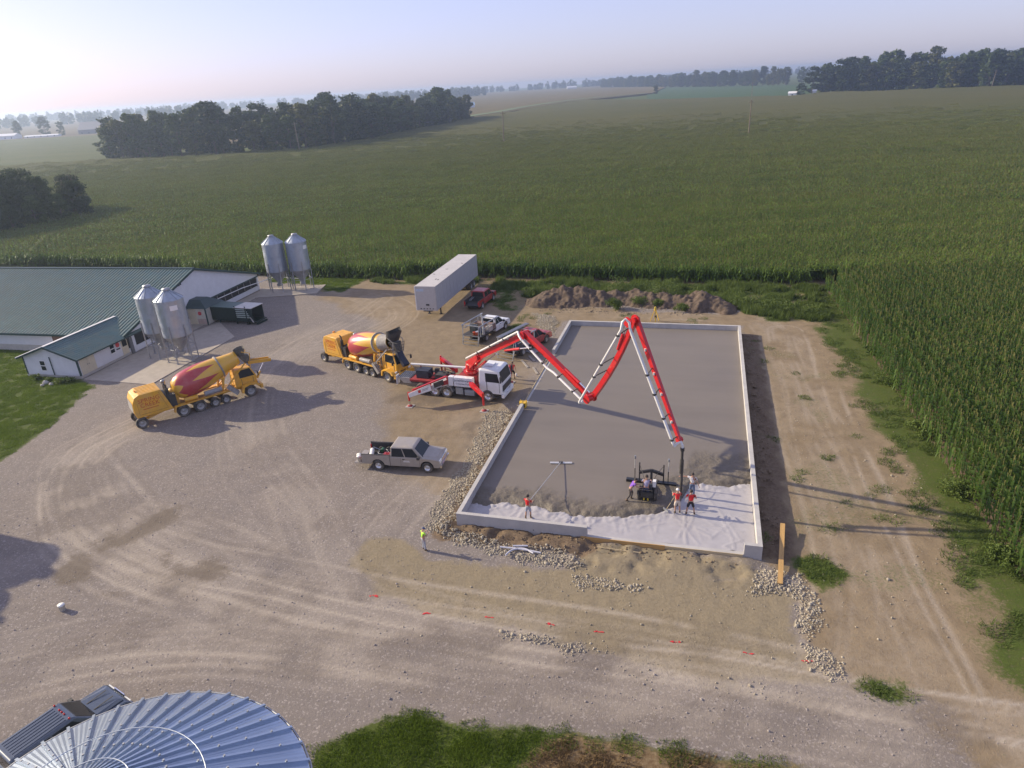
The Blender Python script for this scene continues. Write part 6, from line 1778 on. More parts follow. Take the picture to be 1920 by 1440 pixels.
def mixer(label, loc, rz, trail, style):
    t = thing('mixer_truck', label, 'concrete mixer', loc, rz, 'concrete mixer trucks in the yard')
    ax_tr = -5.9 - trail
    for s_ in (-1, 1):
        wheel(t, 0, s_ * 1.04, .55, .40, rim_grey, s_)
        for x, r_ in ((-2.25, .42), (-3.2, .44), (-4.5, .54), (-5.9, .54)):
            wheel(t, x, s_ * 1.02, r_, .44 if r_ > .5 else .28, rim_grey, s_)
        wheel(t, ax_tr, s_ * .98, .50, .34, rim_grey, s_)
        m = MB(); m.beam((-7.6, s_ * .45, .92), (1.0, s_ * .45, .92), .14, .30); m.build('frame_rail', yellow, t)
        m = MB(); m.beam((-7.2, s_ * .55, .95), (ax_tr, s_ * .6, .55), .16, .2); m.build('booster_arm', yellow, t)
        # wheel cover strip over the drive axles
        m = MB(); m.prism([(-6.65, .62), (-6.5, 1.14), (-1.75, 1.22), (-1.55, .95), (-1.65, .93), (-1.85, 1.14), (-6.4, 1.06), (-6.55, .62)][::-1], s_ * 1.02 - .22, s_ * 1.02 + .22); m.build('fender_strip', yellow, t)
        m = MB(); m.prism([(-.78, .55), (-.62, 1.12), (.05, 1.28), (.75, 1.15), (.95, .85), (.72, .84), (.55, 1.05), (.0, 1.17), (-.5, 1.04), (-.62, .55)][::-1], s_ * 1.04 - .26, s_ * 1.04 + .26); m.build('front_fender', yellow, t)
    m = MB(); m.box(-6.4, -1.5, -.8, .8, 1.06, 1.12); m.build('deck', mat('mixer_deck', (.36, .25, .10), .8, var=.3, dust=.4), t)
    m = MB(); m.beam((ax_tr, -.95, .5), (ax_tr, .95, .5), .16, .16); m.build('booster_axle', yellow, t)
    # engine housing at the rear
    prof = [(-9.50, 1.0), (-9.62, 1.5), (-9.58, 2.35), (-9.35, 2.82), (-8.95, 3.0), (-7.25, 3.0), (-6.62, 1.0)]
    m = MB(); m.prism(prof[::-1], -1.1, 1.1); eh = m.build('engine_housing', yellow, t, bev=.06)
    for k in range(6):
        y = -.85 + .34 * k; q = MB(); q.beam((-8.9, y, 3.012), (-7.35, y, 3.012), .10, .025); q.build('roof_rib', yellow, eh)
    q = MB(); q.add([(-9.655, -.85, 1.45), (-9.655, .85, 1.45), (-9.60, .85, 2.3), (-9.60, -.85, 2.3)], [(3, 2, 1, 0)]); q.build('rear_grille', mat('grille_mesh', (.33, .32, .31), .6, var=.2), eh)
    for s_ in (-1, 1):
        q = MB(); y = s_ * 1.104
        for a, b_ in (((-9.2, 1.25), (-7.0, 1.25)), ((-7.0, 1.25), (-7.45, 2.8)), ((-9.25, 1.25), (-9.25, 2.3))):
            q.beam((a[0], y, a[1]), (b_[0], y, b_[1]), .018, .03, up=(0, 1, 0))
        q.build('door_seam', mat('seam_brown', (.28, .12, .01), .6), eh)
        for txt, zz_, sz in (('SPRING', 2.42, .52), ('CREEK', 2.0, .52)):
            Mx = Matrix.Translation((-8.3, s_ * 1.104, zz_)) @ (Matrix.Rotation(PI / 2, 4, 'X') if s_ < 0 else Matrix.Rotation(PI, 4, 'Z') @ Matrix.Rotation(PI / 2, 4, 'X'))
            text_mesh(txt, sz, decalr, Mx, eh)
        q = MB(); q.box(-8.9, -7.7, y - .003, y + .003, 1.62, 1.68); q.build('decal_line', decalr, eh)
    q = MB(); q.box(-9.1, -8.98, -.12, .12, 3.0, 3.12); q.build('beacon', amber, eh)
    m = MB(); m.box(-6.95, -6.2, -.95, .95, 1.1, 2.2); m.build('radiator', blackm, t)
    m = MB(); m.cyl((-6.75, -.85, 1.2), (-6.75, -.85, 2.85), .15, n=12); m.tube([(-6.75, -.85, 2.8), (-6.75, -.85, 3.15), (-6.95, -.85, 3.3)], .07, 8); m.build('exhaust_stack', blackm, t)
    m = MB(); m.cyl((-6.6, .75, 1.2), (-6.6, .75, 2.95), .16, n=12); m.ball((-6.6, .75, 3.02), .22, 10, 6, (1, 1, .6)); m.build('air_cleaner', galv_d, t)
    # drum
    p0 = np.array([-6.05, 0, 2.15]); p1 = np.array([-.25, 0, 3.62]); d = p1 - p0; Ld = np.linalg.norm(d); pit = math.atan2(d[2], d[0])
    m = MB(); m.lathe([(.0, -.12), (.45, -.10), (.80, .12), (1.05, .48), (1.19, 1.0), (1.22, 1.6), (1.22, 2.4), (1.14, 3.0), (.98, 3.9), (.80, 4.7), (.66, 5.5), (.62, 5.95), (.55, 5.95), (.50, 5.6)], 48, axis=(1, 0, 0))
    dr = m.build('drum', drumm, t); dr.location = tuple(p0); dr.rotation_euler = (R(18), -pit, 0)
    m = MB(); m.lathe([(.92, 4.15), (1.02, 4.17), (1.02, 4.29), (.88, 4.31)], 40, axis=(1, 0, 0)); m.build('drum_ring', conc, dr)
    if style == 2:
        m = MB(); m.lathe([(.81, 4.72), (.675, 5.5), (.635, 5.97)], 40, axis=(1, 0, 0)); m.build('drum_collar', conc, dr)
    m = MB(); m.box(-6.5, -5.9, -.55, .55, 1.1, 2.15); m.ball((-6.15, 0, 2.1), .45, 10, 6); m.build('drum_drive', yellow, t)
    for s_ in (-1, 1):
        m = MB(); m.beam((-2.3, s_ * .7, 1.1), (-2.0, s_ * .75, 2.25), .16, .16, up=(1, 0, 0)); m.cyl((-2.2, s_ * .62, 2.2), (-1.9, s_ * .62, 2.28), .16, n=10); m.build('roller_stand', yellow, t)
        m = MB(); m.beam((-2.2, s_ * .9, 1.15), (.1, s_ * .9, 3.2), .10, .10); m.build('support_strut', yellow if style == 1 else conc, t)
    m = MB(); m.cyl((-3.9, -1.0, 1.45), (-2.4, -1.0, 1.5), .22, n=12); m.build('water_tank', mat('grey_tank', (.30, .30, .31), .5, metal=.3, var=.2, dust=.3), t)
    m = MB(); m.cyl((-5.6, -.95, 1.4), (-4.5, -.95, 1.4), .20, n=12); m.build('air_tank', yellow, t)
    for k in range(3):
        m = MB(); m.beam((-1.9 + .05 * k, -1.15 - .02 * k, 1.55 - .02 * k), (-1.15 + .05 * k, -1.15 - .02 * k, .65), .34, .08, up=(0, 1, 0)); m.xf(None, (.0, .18 * k - .1, .02 * k)); m.build('spare_chute', conc, t)
    # cab
    c_lo = [(-1.05, -.72, 1.0), (.85, -.72, 1.0), (.85, .72, 1.0), (-1.05, .72, 1.0)]
    c_mi = [(-1.05, -.72, 1.75), (.92, -.70, 1.70), (.92, .70, 1.70), (-1.05, .72, 1.75)]
    c_hi = [(-.95, -.64, 2.62), (.52, -.60, 2.62), (.52, .60, 2.62), (-.95, .64, 2.62)]
    m = MB(); m.loft([c_lo, c_mi, c_hi]); cb = m.build('cab', yellow, t, bev=.05)
    q = MB(); face_panel(q, (c_mi[1], c_mi[2], c_hi[2], c_hi[1]), .06, .94, .05, .92); q.build('windshield', glass, cb)
    q = MB(); face_panel(q, (c_mi[0], c_mi[1], c_hi[1], c_hi[0]), .22, .92, .08, .90); q.build('side_window', glass, cb)
    q = MB(); face_panel(q, (c_mi[2], c_mi[3], c_hi[3], c_hi[2]), .08, .78, .08, .90); q.build('side_window', glass, cb)
    for s_ in (-1, 1):
        q = MB(); q.box(-.5, -.47, s_ * .724 - .006, s_ * .724 + .006, 1.05, 1.72); q.box(.55, .58, s_ * .724 - .006, s_ * .724 + .006, 1.05, 1.7); q.build('door_seam', blackm, cb)
        q = MB(); q.box(.88, .96, s_ * .85 - .12, s_ * .85 + .12, 1.0, 1.14); q.build('headlight', lampw, t)
        q = MB(); q.tube([(.7, s_ * .75, 2.2), (.95, s_ * 1.15, 2.25), (.95, s_ * 1.15, 1.9)], .02, 5); q.box(.92, .97, s_ * 1.15 - .1, s_ * 1.15 + .1, 1.85, 2.2); q.build('mirror', blackm, t)
    m = MB(); m.box(.95, 1.18, -1.2, 1.2, .55, .95); m.build('bumper', yellow, t)
    # charge hopper above the drum mouth, platform with cage and discharge chute
    hm = blackm if style == 2 else mat('hopper_dirty', (.13, .12, .10), .8, var=.4)
    m = MB()
    if style == 2:
        ringA = [np.array((math.cos(a) * .42 - .0, math.sin(a) * .5, 3.9)) for a in np.linspace(0, 2 * PI, 13)[:-1]]
        ringB = [np.array((math.cos(a) * .70 + .05, math.sin(a) * .78, 4.45 + .35 * math.cos(a))) for a in np.linspace(0, 2 * PI, 13)[:-1]]
        ringC = [p + np.array([.0, 0, .55]) * (1 if p[0] < .3 else .15) for p in ringB]
        m.loft([ringA, ringB, ringC], cap=False, smooth=True); m.xf(None, (.25, 0, 0))
    else:
        ringA = [np.array((math.cos(a) * .35, math.sin(a) * .4, 3.75)) for a in np.linspace(0, 2 * PI, 13)[:-1]]
        ringB = [np.array((math.cos(a) * .52, math.sin(a) * .58, 4.35 + .12 * math.cos(a))) for a in np.linspace(0, 2 * PI, 13)[:-1]]
        m.loft([ringA, ringB], cap=False, smooth=True); m.xf(None, (.05, 0, 0))
    m.build('charge_hopper', hm, t)
    m = MB(); m.loft([[(-.15, -.5, 3.75), (.65, -.45, 3.75), (.65, .45, 3.75), (-.15, .5, 3.75)], [(.25, -.32, 2.95), (.85, -.32, 2.95), (.85, .32, 2.95), (.25, .32, 2.95)]]); m.build('collector', hm, t)
    m = MB()
    for s_ in (-1, 1): m.tube([(.55, s_ * .62, 2.6), (.75, s_ * .62, 3.9), (.05, s_ * .62, 4.2)], .04, 6)
    m.build('hopper_frame', yellow if style == 1 else conc, t)
    if style == 2:
        m = MB()
        for y in (-.9, -.5, -.1):
            m.tube([(.9, y, 3.1), (1.5, y, 3.15), (1.75, y, 4.1)], .022, 5)
        for z, x in ((3.5, 1.6), (3.8, 1.68), (4.1, 1.75)): m.tube([(x, -.95, z), (x, -.05, z)], .022, 5)
        m.tube([(.9, -.9, 3.1), (1.0, -.95, 4.1), (1.75, -.95, 4.1)], .022, 5); m.build('platform_cage', blackm, t)
        # chute swung down into the pump hopper
        m = MB(); pts = [(.55, 0, 3.0), (1.1, -.1, 2.3), (1.75, -.2, 1.75)]
        for a, b_ in zip(pts[:-1], pts[1:]): m.beam(a, b_, .62, .34)
        m.build('discharge_chute', mat('chute_navy', (.012, .016, .035), .5, var=.3), t)
    else:
        m = MB(); m.beam((.5, -.15, 2.95), (2.5, -.45, 2.75), .52, .10); m.build('discharge_chute', blackm, t)
        m = MB()
        for s_ in (-1, 1): m.beam((.5, -.15 + s_ * .28, 2.98), (2.5, -.45 + s_ * .28, 2.80), .05, .30)
        m.build('chute_wall', yellow, t)
        m = MB(); m.tube([(1.05, -.25, 1.35), (1.9, -.35, 2.6)], .05, 8); m.build('chute_ram', chrome, t)
        m = MB(); m.tube([(1.0, -.5, 1.3), (1.4, -.45, 1.9)], .08, 8); m.build('ram_cylinder', yellow, t)
    m = MB()
    for s_ in (-.18, .18): m.tube([(-1.35 + s_, -.98, .9), (-1.2 + s_, -.85, 3.0)], .025, 5)
    for k in range(6): m.tube([(-1.53 + .025 * k, -.97 + .02 * k, 1.1 + .33 * k), (-1.17 + .025 * k, -.97 + .02 * k, 1.1 + .33 * k)], .02, 5)
    m.build('ladder', yellow, t)
    return t
mx1 = gp(472, 742); mx1r = gp(279, 800.5); a1 = math.atan2(mx1[1] - mx1r[1], mx1[0] - mx1r[0])
mixer('yellow front discharge mixer with red star drum, chute swung out, near the annex pad', mx1 + 1.04 * np.array([-math.sin(a1), math.cos(a1), 0]), a1, 3.35, 1)
mx2 = gp(730, 715.6); mx2r = gp(606, 676.6); a2 = math.atan2(mx2[1] - mx2r[1], mx2[0] - mx2r[0])
mixer('yellow front discharge mixer with raised black hopper feeding the pump truck', mx2 + 1.04 * np.array([-math.sin(a2), math.cos(a2), 0]), a2, 4.0, 2)

# ------------------------------------------------------------------ concrete pump truck
redb = mat('pump_red', (.50, .011, .015), .32, var=.06, coat=.3)
redd = mat('pump_red_dusty', (.30, .016, .020), .5, var=.2, dust=.12)
pipew = mat('pipe_white', (.66, .65, .64), .35, var=.04)
pfw = gp(916, 752.4); prw = gp(793, 740)
ap = math.atan2(pfw[1] - prw[1], pfw[0] - prw[0])
porg = pfw + 1.15 * np.array([-math.sin(ap), math.cos(ap), 0])
pt_ = thing('pump_truck', 'white cab concrete pump truck with red folding boom beside the slab', 'pump truck', porg, ap)
for s_ in (-1, 1):
    wheel(pt_, 0, s_ * 1.1, .54, .36, rim_alu, s_)
    for x in (-3.9, -5.05, -6.4): wheel(pt_, x, s_ * 1.02, .54, .50, rim_alu, s_)
    m = MB(); m.beam((-8.2, s_ * .42, .95), (1.0, s_ * .42, .95), .12, .30); m.build('frame_rail', blackm, pt_)
    m = MB(); m.prism([(-4.55, .6), (-4.35, 1.02), (-3.9, 1.18), (-3.45, 1.02), (-3.25, .6), (-3.32, .6), (-3.5, .98), (-3.9, 1.12), (-4.3, .98), (-4.48, .6)][::-1], s_ * 1.02 - .25, s_ * 1.02 + .25); m.build('mudguard', galv_d, pt_)
# cab
lo_ = [(-.75, -1.2, .75), (1.32, -1.2, .75), (1.32, 1.2, .75), (-.75, 1.2, .75)]
mi_ = [(-.75, -1.2, 1.85), (1.36, -1.2, 1.80), (1.36, 1.2, 1.80), (-.75, 1.2, 1.85)]
hi_ = [(-.70, -1.13, 2.85), (1.10, -1.13, 2.80), (1.10, 1.13, 2.80), (-.70, 1.13, 2.85)]
tp_ = [(-.55, -1.0, 2.98), (.92, -1.0, 2.93), (.92, 1.0, 2.93), (-.55, 1.0, 2.98)]
m = MB(); m.loft([lo_, mi_, hi_, tp_]); cb = m.build('cab', whitep, pt_, bev=.07)
q = MB(); face_panel(q, (mi_[1], mi_[2], hi_[2], hi_[1]), .05, .95, .02, .94); q.build('windshield', glass, cb)
for fc, a, b_ in (((mi_[0], mi_[1], hi_[1], hi_[0]), .30, .90), ((mi_[2], mi_[3], hi_[3], hi_[2]), .10, .70)):
    q = MB(); face_panel(q, fc, a, b_, .02, .80); q.build('side_window', glass, cb)
for s_ in (-1, 1):
    q = MB(); q.tube([(1.2, s_ * 1.15, 2.6), (1.35, s_ * 1.4, 2.6), (1.35, s_ * 1.4, 1.9)], .025, 5); q.box(1.30, 1.40, s_ * 1.4 - .11, s_ * 1.4 + .11, 1.95, 2.5); q.build('mirror', blackm, cb)
    q = MB(); q.box(-.05, .0, s_ * 1.204 - .006, s_ * 1.204 + .006, .9, 1.85); q.box(1.1, 1.13, s_ * 1.204 - .006, s_ * 1.204 + .006, .9, 1.85); q.build('door_seam', blackm, cb)
    q = MB(); q.box(1.32, 1.42, s_ * .85 - .2, s_ * .85 + .2, .72, .92); q.build('headlight', lampw, cb)
    q = MB(); q.box(.25, .95, s_ * 1.2 - .06, s_ * 1.2 + .06, .42, .55); q.build('step', blackm, cb)
q = MB(); q.box(1.33, 1.40, -1.0, 1.0, 1.0, 1.5); q.build('grille', blackm, cb)
q = MB(); q.box(1.28, 1.50, -1.22, 1.22, .45, .74); q.build('bumper', whitep, cb)
q = MB(); q.box(-.4, .3, -.45, .45, 2.985, 3.06); q.build('roof_hatch', whitep, cb)
# deck, boxes and side panels
m = MB(); m.box(-7.6, -.85, -.95, .95, 1.12, 1.30); m.build('deck', redd, pt_)
m = MB(); m.box(-3.1, -1.35, -1.25, -.75, 1.18, 2.02); sb = m.build('side_box', whitep, pt_, bev=.02)
Mx = Matrix.Translation((-2.22, -1.256, 1.76)) @ Matrix.Rotation(PI / 2, 4, 'X'); text_mesh('poehlmeyer', .34, mat('decal_navy', (.03, .04, .10), .5), Mx, sb)
Mx = Matrix.Translation((-2.22, -1.256, 1.45)) @ Matrix.Rotation(PI / 2, 4, 'X'); text_mesh('Concrete Pump', .22, MATS['decal_navy'], Mx, sb)
m = MB(); m.box(-3.1, -1.35, .75, 1.25, 1.18, 2.02); m.build('side_box', whitep, pt_)
m = MB(); m.box(-3.62, -3.18, -1.25, -.8, 1.2, 2.02); m.build('valve_box', whitep, pt_)
m = MB(); m.box(-3.0, -2.3, -1.22, -.75, .45, 1.05); m.build('tool_box', galv, pt_)
m = MB(); m.box(-2.15, -1.25, -1.22, -.75, .40, .92); m.build('fuel_tank', galv, pt_)
m = MB(); m.box(-3.0, -1.3, .75, 1.22, .45, 1.05); m.build('tool_box', galv, pt_)
m = MB(); m.box(-2.9, -1.2, -.72, .72, 1.31, 2.0); m.build('water_tank', redd, pt_)
m = MB(); m.box(-5.3, -4.3, -.5, .5, 1.31, 1.75); m.build('hydraulic_tank', blackm, pt_)
m = MB(); m.box(-7.1, -5.9, -.55, .45, 1.31, 2.05); m.build('pump_housing', mat('pump_black', (.025, .03, .045), .4, var=.3), pt_)
for y in (-.35, .1):
    m = MB(); m.cyl((-5.6, y, 1.45), (-3.3, y, 1.55), .13, n=10); m.build('pump_cylinder', redd, pt_)
m = MB(); m.tube([(-8.0, .35, 2.25), (-5.0, .25, 2.35), (-2.3, .1, 2.45)], .10, 10); m.build('delivery_pipe', pipew, pt_)
for x in (-7.0, -4.6):
    m = MB(); m.beam((x, .3, 1.3), (x, .3, 2.2), .08, .08, up=(1, 0, 0)); m.build('pipe_bracket', redd, pt_)
# rear hopper with its grate
m = MB(); m.loft([[(-8.9, -.75, 1.35), (-7.7, -.75, 1.35), (-7.7, .75, 1.35), (-8.9, .75, 1.35)], [(-8.6, -.4, .65), (-7.8, -.4, .65), (-7.8, .4, .65), (-8.6, .4, .65)]]); m.build('hopper', mat('hopper_grey', (.50, .50, .50), .6, var=.2), pt_)
m = MB()
for k in range(7): m.beam((-8.85 + .18 * k, -.72, 1.38), (-8.85 + .18 * k, .72, 1.38), .03, .04)
m.build('hopper_grate', blackm, pt_)
m = MB(); m.box(-8.98, -8.9, -.95, -.45, .7, 1.55); m.build('splash_flap', mat('flap_white', (.6, .6, .6), .6), pt_)
# hoses and valves cluttering the deck
rngp = np.random.default_rng(4)
for k in range(9):
    a_ = np.array([rngp.uniform(-7.2, -3.2), rngp.uniform(-.8, .8), 1.34]); b_ = a_ + np.array([rngp.uniform(.6, 1.8), rngp.uniform(-.4, .4), rngp.uniform(-.0, .5)])
    m = MB(); m.tube([a_, (a_ + b_) / 2 + np.array([0, 0, rngp.uniform(.15, .45)]), b_], .035, 6); m.build('hydraulic_hose', blackm, pt_)
for k, (x, y) in enumerate(((-4.0, .6), (-4.2, -.6), (-5.6, .7), (-3.5, .0), (-7.4, .55))):
    m = MB(); m.box(x - .18, x + .18, y - .14, y + .14, 1.3, 1.62 + .12 * (k % 3)); m.build('valve_block', redd if k % 2 else blackm, pt_)
# outriggers
def outrigger(a, k, foot_xy, name_m, panel=None):
    """arm from a point on the truck to a vertical leg above its foot (local coordinates)"""
    fx, fy = foot_xy
    m = MB(); m.beam(a, (fx, fy, k), .30, .42, .22, .32); arm = m.build('outrigger_arm', name_m, pt_)
    m = MB(); m.tube([(fx, fy, k + .25), (fx, fy, .55)], .085, 10); m.build('leg_sleeve', redb, arm)
    m = MB(); m.tube([(fx, fy, .6), (fx, fy, .06)], .055, 8); m.build('leg_ram', chrome, arm)
    m = MB(); m.lathe([(.22, 0), (.22, .05), (.08, .09), (0, .09)], 14); m.xf(None, (fx, fy, .05)); m.build('leg_foot', redd, arm)
    m = MB(); m.box(fx - .32, fx + .32, fy - .32, fy + .32, -.01, .05); m.build('foot_pad', mat('pad_wood', (.40, .37, .34), .8), arm)
    return arm
Minv = np.array(pt_.matrix_basis.inverted())
def loc_of(w): return (Minv[:3, :3] @ np.asarray(w) + Minv[:3, 3])
f_rear = loc_of(gp(769, 762)); f_front = loc_of(gp(908, 771))
outrigger((-1.75, -.95, 1.55), 1.45, f_front[:2], redb)
ar = outrigger((-3.75, -1.15, 1.55), 1.10, f_rear[:2], redd)
# white fairing panels along the rear arm
A0 = np.array([-3.75, -1.34, 1.62]); A1 = np.array([f_rear[0] + .1, f_rear[1] - .17, 1.12])
def along(f, dz): 
    p = A0 * (1 - f) + A1 * f; return p + np.array([0, 0, dz])
m = MB(); m.add([along(0, -.32), along(.40, -.32), along(.40, .38), along(0, .40)], [(0, 1, 2, 3), (3, 2, 1, 0)]); pnl = m.build('arm_panel', whitep, ar)
m = MB(); m.beam(along(.08, .04), along(.34, .04), .02, .46); m.build('vent_mesh', blackm, pnl)
m = MB(); m.beam(along(.42, .0), along(1.0, .0), .05, .62, .05, .36); pnl = m.build('arm_panel', whitep, ar)
m = MB(); m.beam(along(.68, .0) + np.array([0, -.03, 0]), along(.75, .0) + np.array([0, -.03, 0]), .02, .26); m.build('logo_square', redb, pnl)
m = MB(); m.beam(along(.48, .05) + np.array([0, -.03, 0]), along(.65, .05) + np.array([0, -.03, 0]), .02, .05); m.beam(along(.50, -.06) + np.array([0, -.03, 0]), along(.65, -.06) + np.array([0, -.03, 0]), .02, .04); m.build('logo_text', galv_d, pnl)
m = MB(); m.beam(along(.0, .46), along(.9, .36), .16, .10); m.build('arm_top', redb, ar)
outrigger((-1.75, .95, 1.55), 1.5, (.55, 3.1), redb)
outrigger((-3.9, 1.15, 1.6), 1.9, (-6.3, 3.0), redb)
m = MB(); m.box(-.6, .5, 1.65, 1.70, 1.35, 1.95); m.build('far_side_panel', redd, pt_)
# turret and boom: joints lie in one vertical plane through the slewing column
TUR = world_of(pt_, (-1.95, .05, 0)); TIPG = gp(1268, 940, .2)
bd = TIPG - TUR; bd[2] = 0; bd /= np.linalg.norm(bd); bn = np.array([-bd[1], bd[0], 0]); near = -bn if bn[0] > 0 else bn
def bplane(x, y):
    r_ = _fw + _rt * (x - 960) / FPX - _up * (y - 720) / FPX
    t_ = ((TUR - np.array([0, 0, CAM_H])) @ bn) / (r_ @ bn)
    return np.array([0, 0, CAM_H]) + r_ * t_
J0, J1, J2, J3, J4 = bplane(900, 668), bplane(984, 628), bplane(1106, 746), bplane(1184, 602), bplane(1270, 826)
m = MB(); m.cyl(TUR + np.array([0, 0, 1.1]), TUR + np.array([0, 0, 2.9]), .52, .46, n=20); m.cyl(TUR + np.array([0, 0, 2.15]), TUR + np.array([0, 0, 2.35]), .66, n=20); m.build('turret', redb, pt_, True)
m = MB(); m.beam(TUR + np.array([0, 0, 2.8]) + bn * .3, J0 + bn * .3, .12, .8, .12, .4); m.beam(TUR + np.array([0, 0, 2.8]) - bn * .3, J0 - bn * .3, .12, .8, .12, .4); m.cyl(J0 - bn * .42, J0 + bn * .42, .17, n=14); m.build('slewing_head', redb, pt_, True)
def section(a, b_, w0, h0, w1, h1, nm='boom_section', arcn=0.0):
    d_ = (b_ - a) / np.linalg.norm(b_ - a)
    m = MB()
    if arcn:
        # a slightly bowed box section
        upv = np.cross(d_, bn); upv = upv if upv[2] > 0 else -upv
        pts = [a + (b_ - a) * t_ + upv * arcn * math.sin(PI * t_) for t_ in np.linspace(0, 1, 7)]
        for k in range(6):
            f0, f1_ = k / 6, (k + 1) / 6
            m.beam(pts[k], pts[k + 1], w0 + (w1 - w0) * f0, h0 + (h1 - h0) * f0, w0 + (w1 - w0) * f1_, h0 + (h1 - h0) * f1_, up=np.cross(d_, bn))
    else:
        m.beam(a, b_, w0, h0, w1, h1, up=np.cross(d_, bn))
    for p in (a, b_): m.cyl(p - bn * (w0 * .62), p + bn * (w0 * .62), max(h0, h1) * .52, n=14)
    return m.build(nm, redb, pt_, True)
b1 = section(J0, J1, .42, .54, .36, .44)
b2 = section(J1 + np.array([0, 0, .1]), J2, .36, .48, .30, .38, arcn=.12)
o3 = bn * .30 * (1 if near @ bn < 0 else -1)
b3 = section(J2 + o3, J3 + o3, .30, .38, .26, .32, arcn=-.25)
b4 = section(J3 + o3 * 1.4, J4 + o3 * .6, .26, .34, .18, .22)
def part_w(mbx, nm, m_, par):
    """part of the boom given in world coordinates (the boom sections sit in the truck's frame)"""
    M = np.array(pt_.matrix_basis.inverted()); mbx.xf(M[:3, :3], M[:3, 3]); return link(nm, mbx.mesh(nm, m_), par)
# link plates at the knees and rams
for (p, par) in ((J1, b2), (J2, b3), (J3, b4)):
    m = MB()
    for s_ in (-1, 1): m.cyl(p + bn * s_ * .36, p + bn * s_ * .30, .34, n=14)
    part_w(m, 'knee_plate', redb, par)
def ram(p, q, par):
    mid_ = p * .42 + q * .58
    m = MB(); m.cyl(p, mid_, .11, n=10); part_w(m, 'ram_cylinder', redb, par)
    m = MB(); m.cyl(mid_, q, .06, n=8); part_w(m, 'ram_rod', chrome, par)
ram(TUR + np.array([0, 0, 2.3]) + bd * .35, J0 * .62 + J1 * .38 - np.array([0, 0, .45]), b1)
ram(J0 * .42 + J1 * .58 - np.array([0, 0, .5]), J1 * .9 + J2 * .1 - np.array([0, 0, .55]), b1)
ram(J1 * .35 + J2 * .65 + np.array([0, 0, .42]), J2 + np.array([0, 0, .40]), b2)
ram(J2 * .35 + J3 * .65 + near * -.2, J3 + bd * -.45 + near * -.1 - np.array([0, 0, .2]), b3)
# delivery line: white pipe down the near side of every section
off = near * .52
def pipe(pts, par, r_=.085):
    m = MB(); m.tube(pts, r_, 10); part_w(m, 'delivery_pipe', pipew, par)
up_ = np.array([0, 0, 1.0])
pipe([bplane(880, 670) + off * .6, J1 + off * .8 + up_ * .28 - bd * .3], b1)
pipe([J1 + off * .8 + up_ * .28 - bd * .3, J1 + off * 1.2 + up_ * .1 + bd * .1, J1 + off * 1.25 + bd * .45 - up_ * .15], b1)
k2a = J1 + off * 1.2 + bd * .45 - up_ * .15; k2b = J2 + off * 1.3 - up_ * .02
kA = k2a * .58 + k2b * .42 - up_ * .22; kB = k2a * .46 + k2b * .54 - up_ * .05
pipe([k2a, kA, kA * .7 + kB * .3 - up_ * .02, kB, k2b], b2)
p3a = J2 + off * 1.9; p3b = J3 + off * 1.7 - up_ * .35
pipe([k2b, (k2b + p3a) / 2 - up_ * .12, p3a], b3)
pipe([p3a, p3b], b3)
pipe([p3b, J3 + off * 1.5 + up_ * .12, J3 + off * 1.2 + up_ * .3 + bd * .1, J3 + off * 1.05 + bd * .35 + up_ * .1, J3 + off * 1.05 + bd * .42 - up_ * .3], b4)
p4a = J3 + off * 1.05 + bd * .42 - up_ * .3; p4b = J4 + off * .75 - up_ * .05
pipe([p4a, p4b], b4, .095)
pipe([p4b, p4b - up_ * .18 + bd * .1, J4 + off * .3 + bd * .1 - up_ * .12, J4 + bd * .28 + up_ * .02, J4 + bd * .42 - up_ * .2, J4 + bd * .42 - up_ * .45], b4, .085)
def clamp(a, b_, par, w=.05):
    m = MB(); d_ = (b_ - a) / np.linalg.norm(b_ - a)
    m.beam(a, b_, w, w); part_w(m, 'pipe_clamp', blackm, par)
    m = MB(); dr_ = np.cross(d_, up_); m.cyl(a - up_ * .06, a + up_ * .06, .13, n=10); part_w(m, 'clamp_ring', blackm, par)
for f in (.25, .5, .75): clamp((bplane(880, 670) + off * .6) * (1 - f) + (J1 + off * .8 + up_ * .28 - bd * .3) * f, J0 * (1 - f) + J1 * f, b1)
for f in (.15, .36, .62, .85): clamp(k2a * (1 - f) + k2b * f - (up_ * .15 if .3 < f < .5 else 0), J1 * (1 - f) + J2 * f, b2)
for f in (.38, .55, .93): clamp(p3a * (1 - f) + p3b * f, (J2 + o3) * (1 - f) + (J3 + o3) * f, b3)
for f in (.40, .57, .78, .97): clamp(p4a * (1 - f) + p4b * f, (J3 + o3) * (1 - f) + (J4 + o3 * .6) * f, b4)
for f in (.25, .45, .62, .85):
    p = (J3 + o3 * 1.3) * (1 - f) + (J4 + o3 * .7) * f; m = MB(); m.obox(p + near * .14, (.10, .10, .16)); part_w(m, 'decal_patch', pipew, b4)
# end hose with its collar hanging to the slab
ht = J4 + bd * .42 - up_ * .45
gl = np.array([ht[0], ht[1], .75])
m = MB(); m.tube([ht + up_ * .12, ht - up_ * .1], .13, 10); part_w(m, 'hose_coupling', blackm, b4)
m = MB(); m.tube([ht, ht * .7 + gl * .3, ht * .35 + gl * .65 + bd * .05, gl + bd * .02], .085, 10); part_w(m, 'end_hose', mat('hose_rubber', (.05, .045, .042), .7, var=.3), b4)
m = MB(); m.tube([ht * .78 + gl * .22, ht * .50 + gl * .50], .125, 10); part_w(m, 'hose_sleeve', blackm, b4)
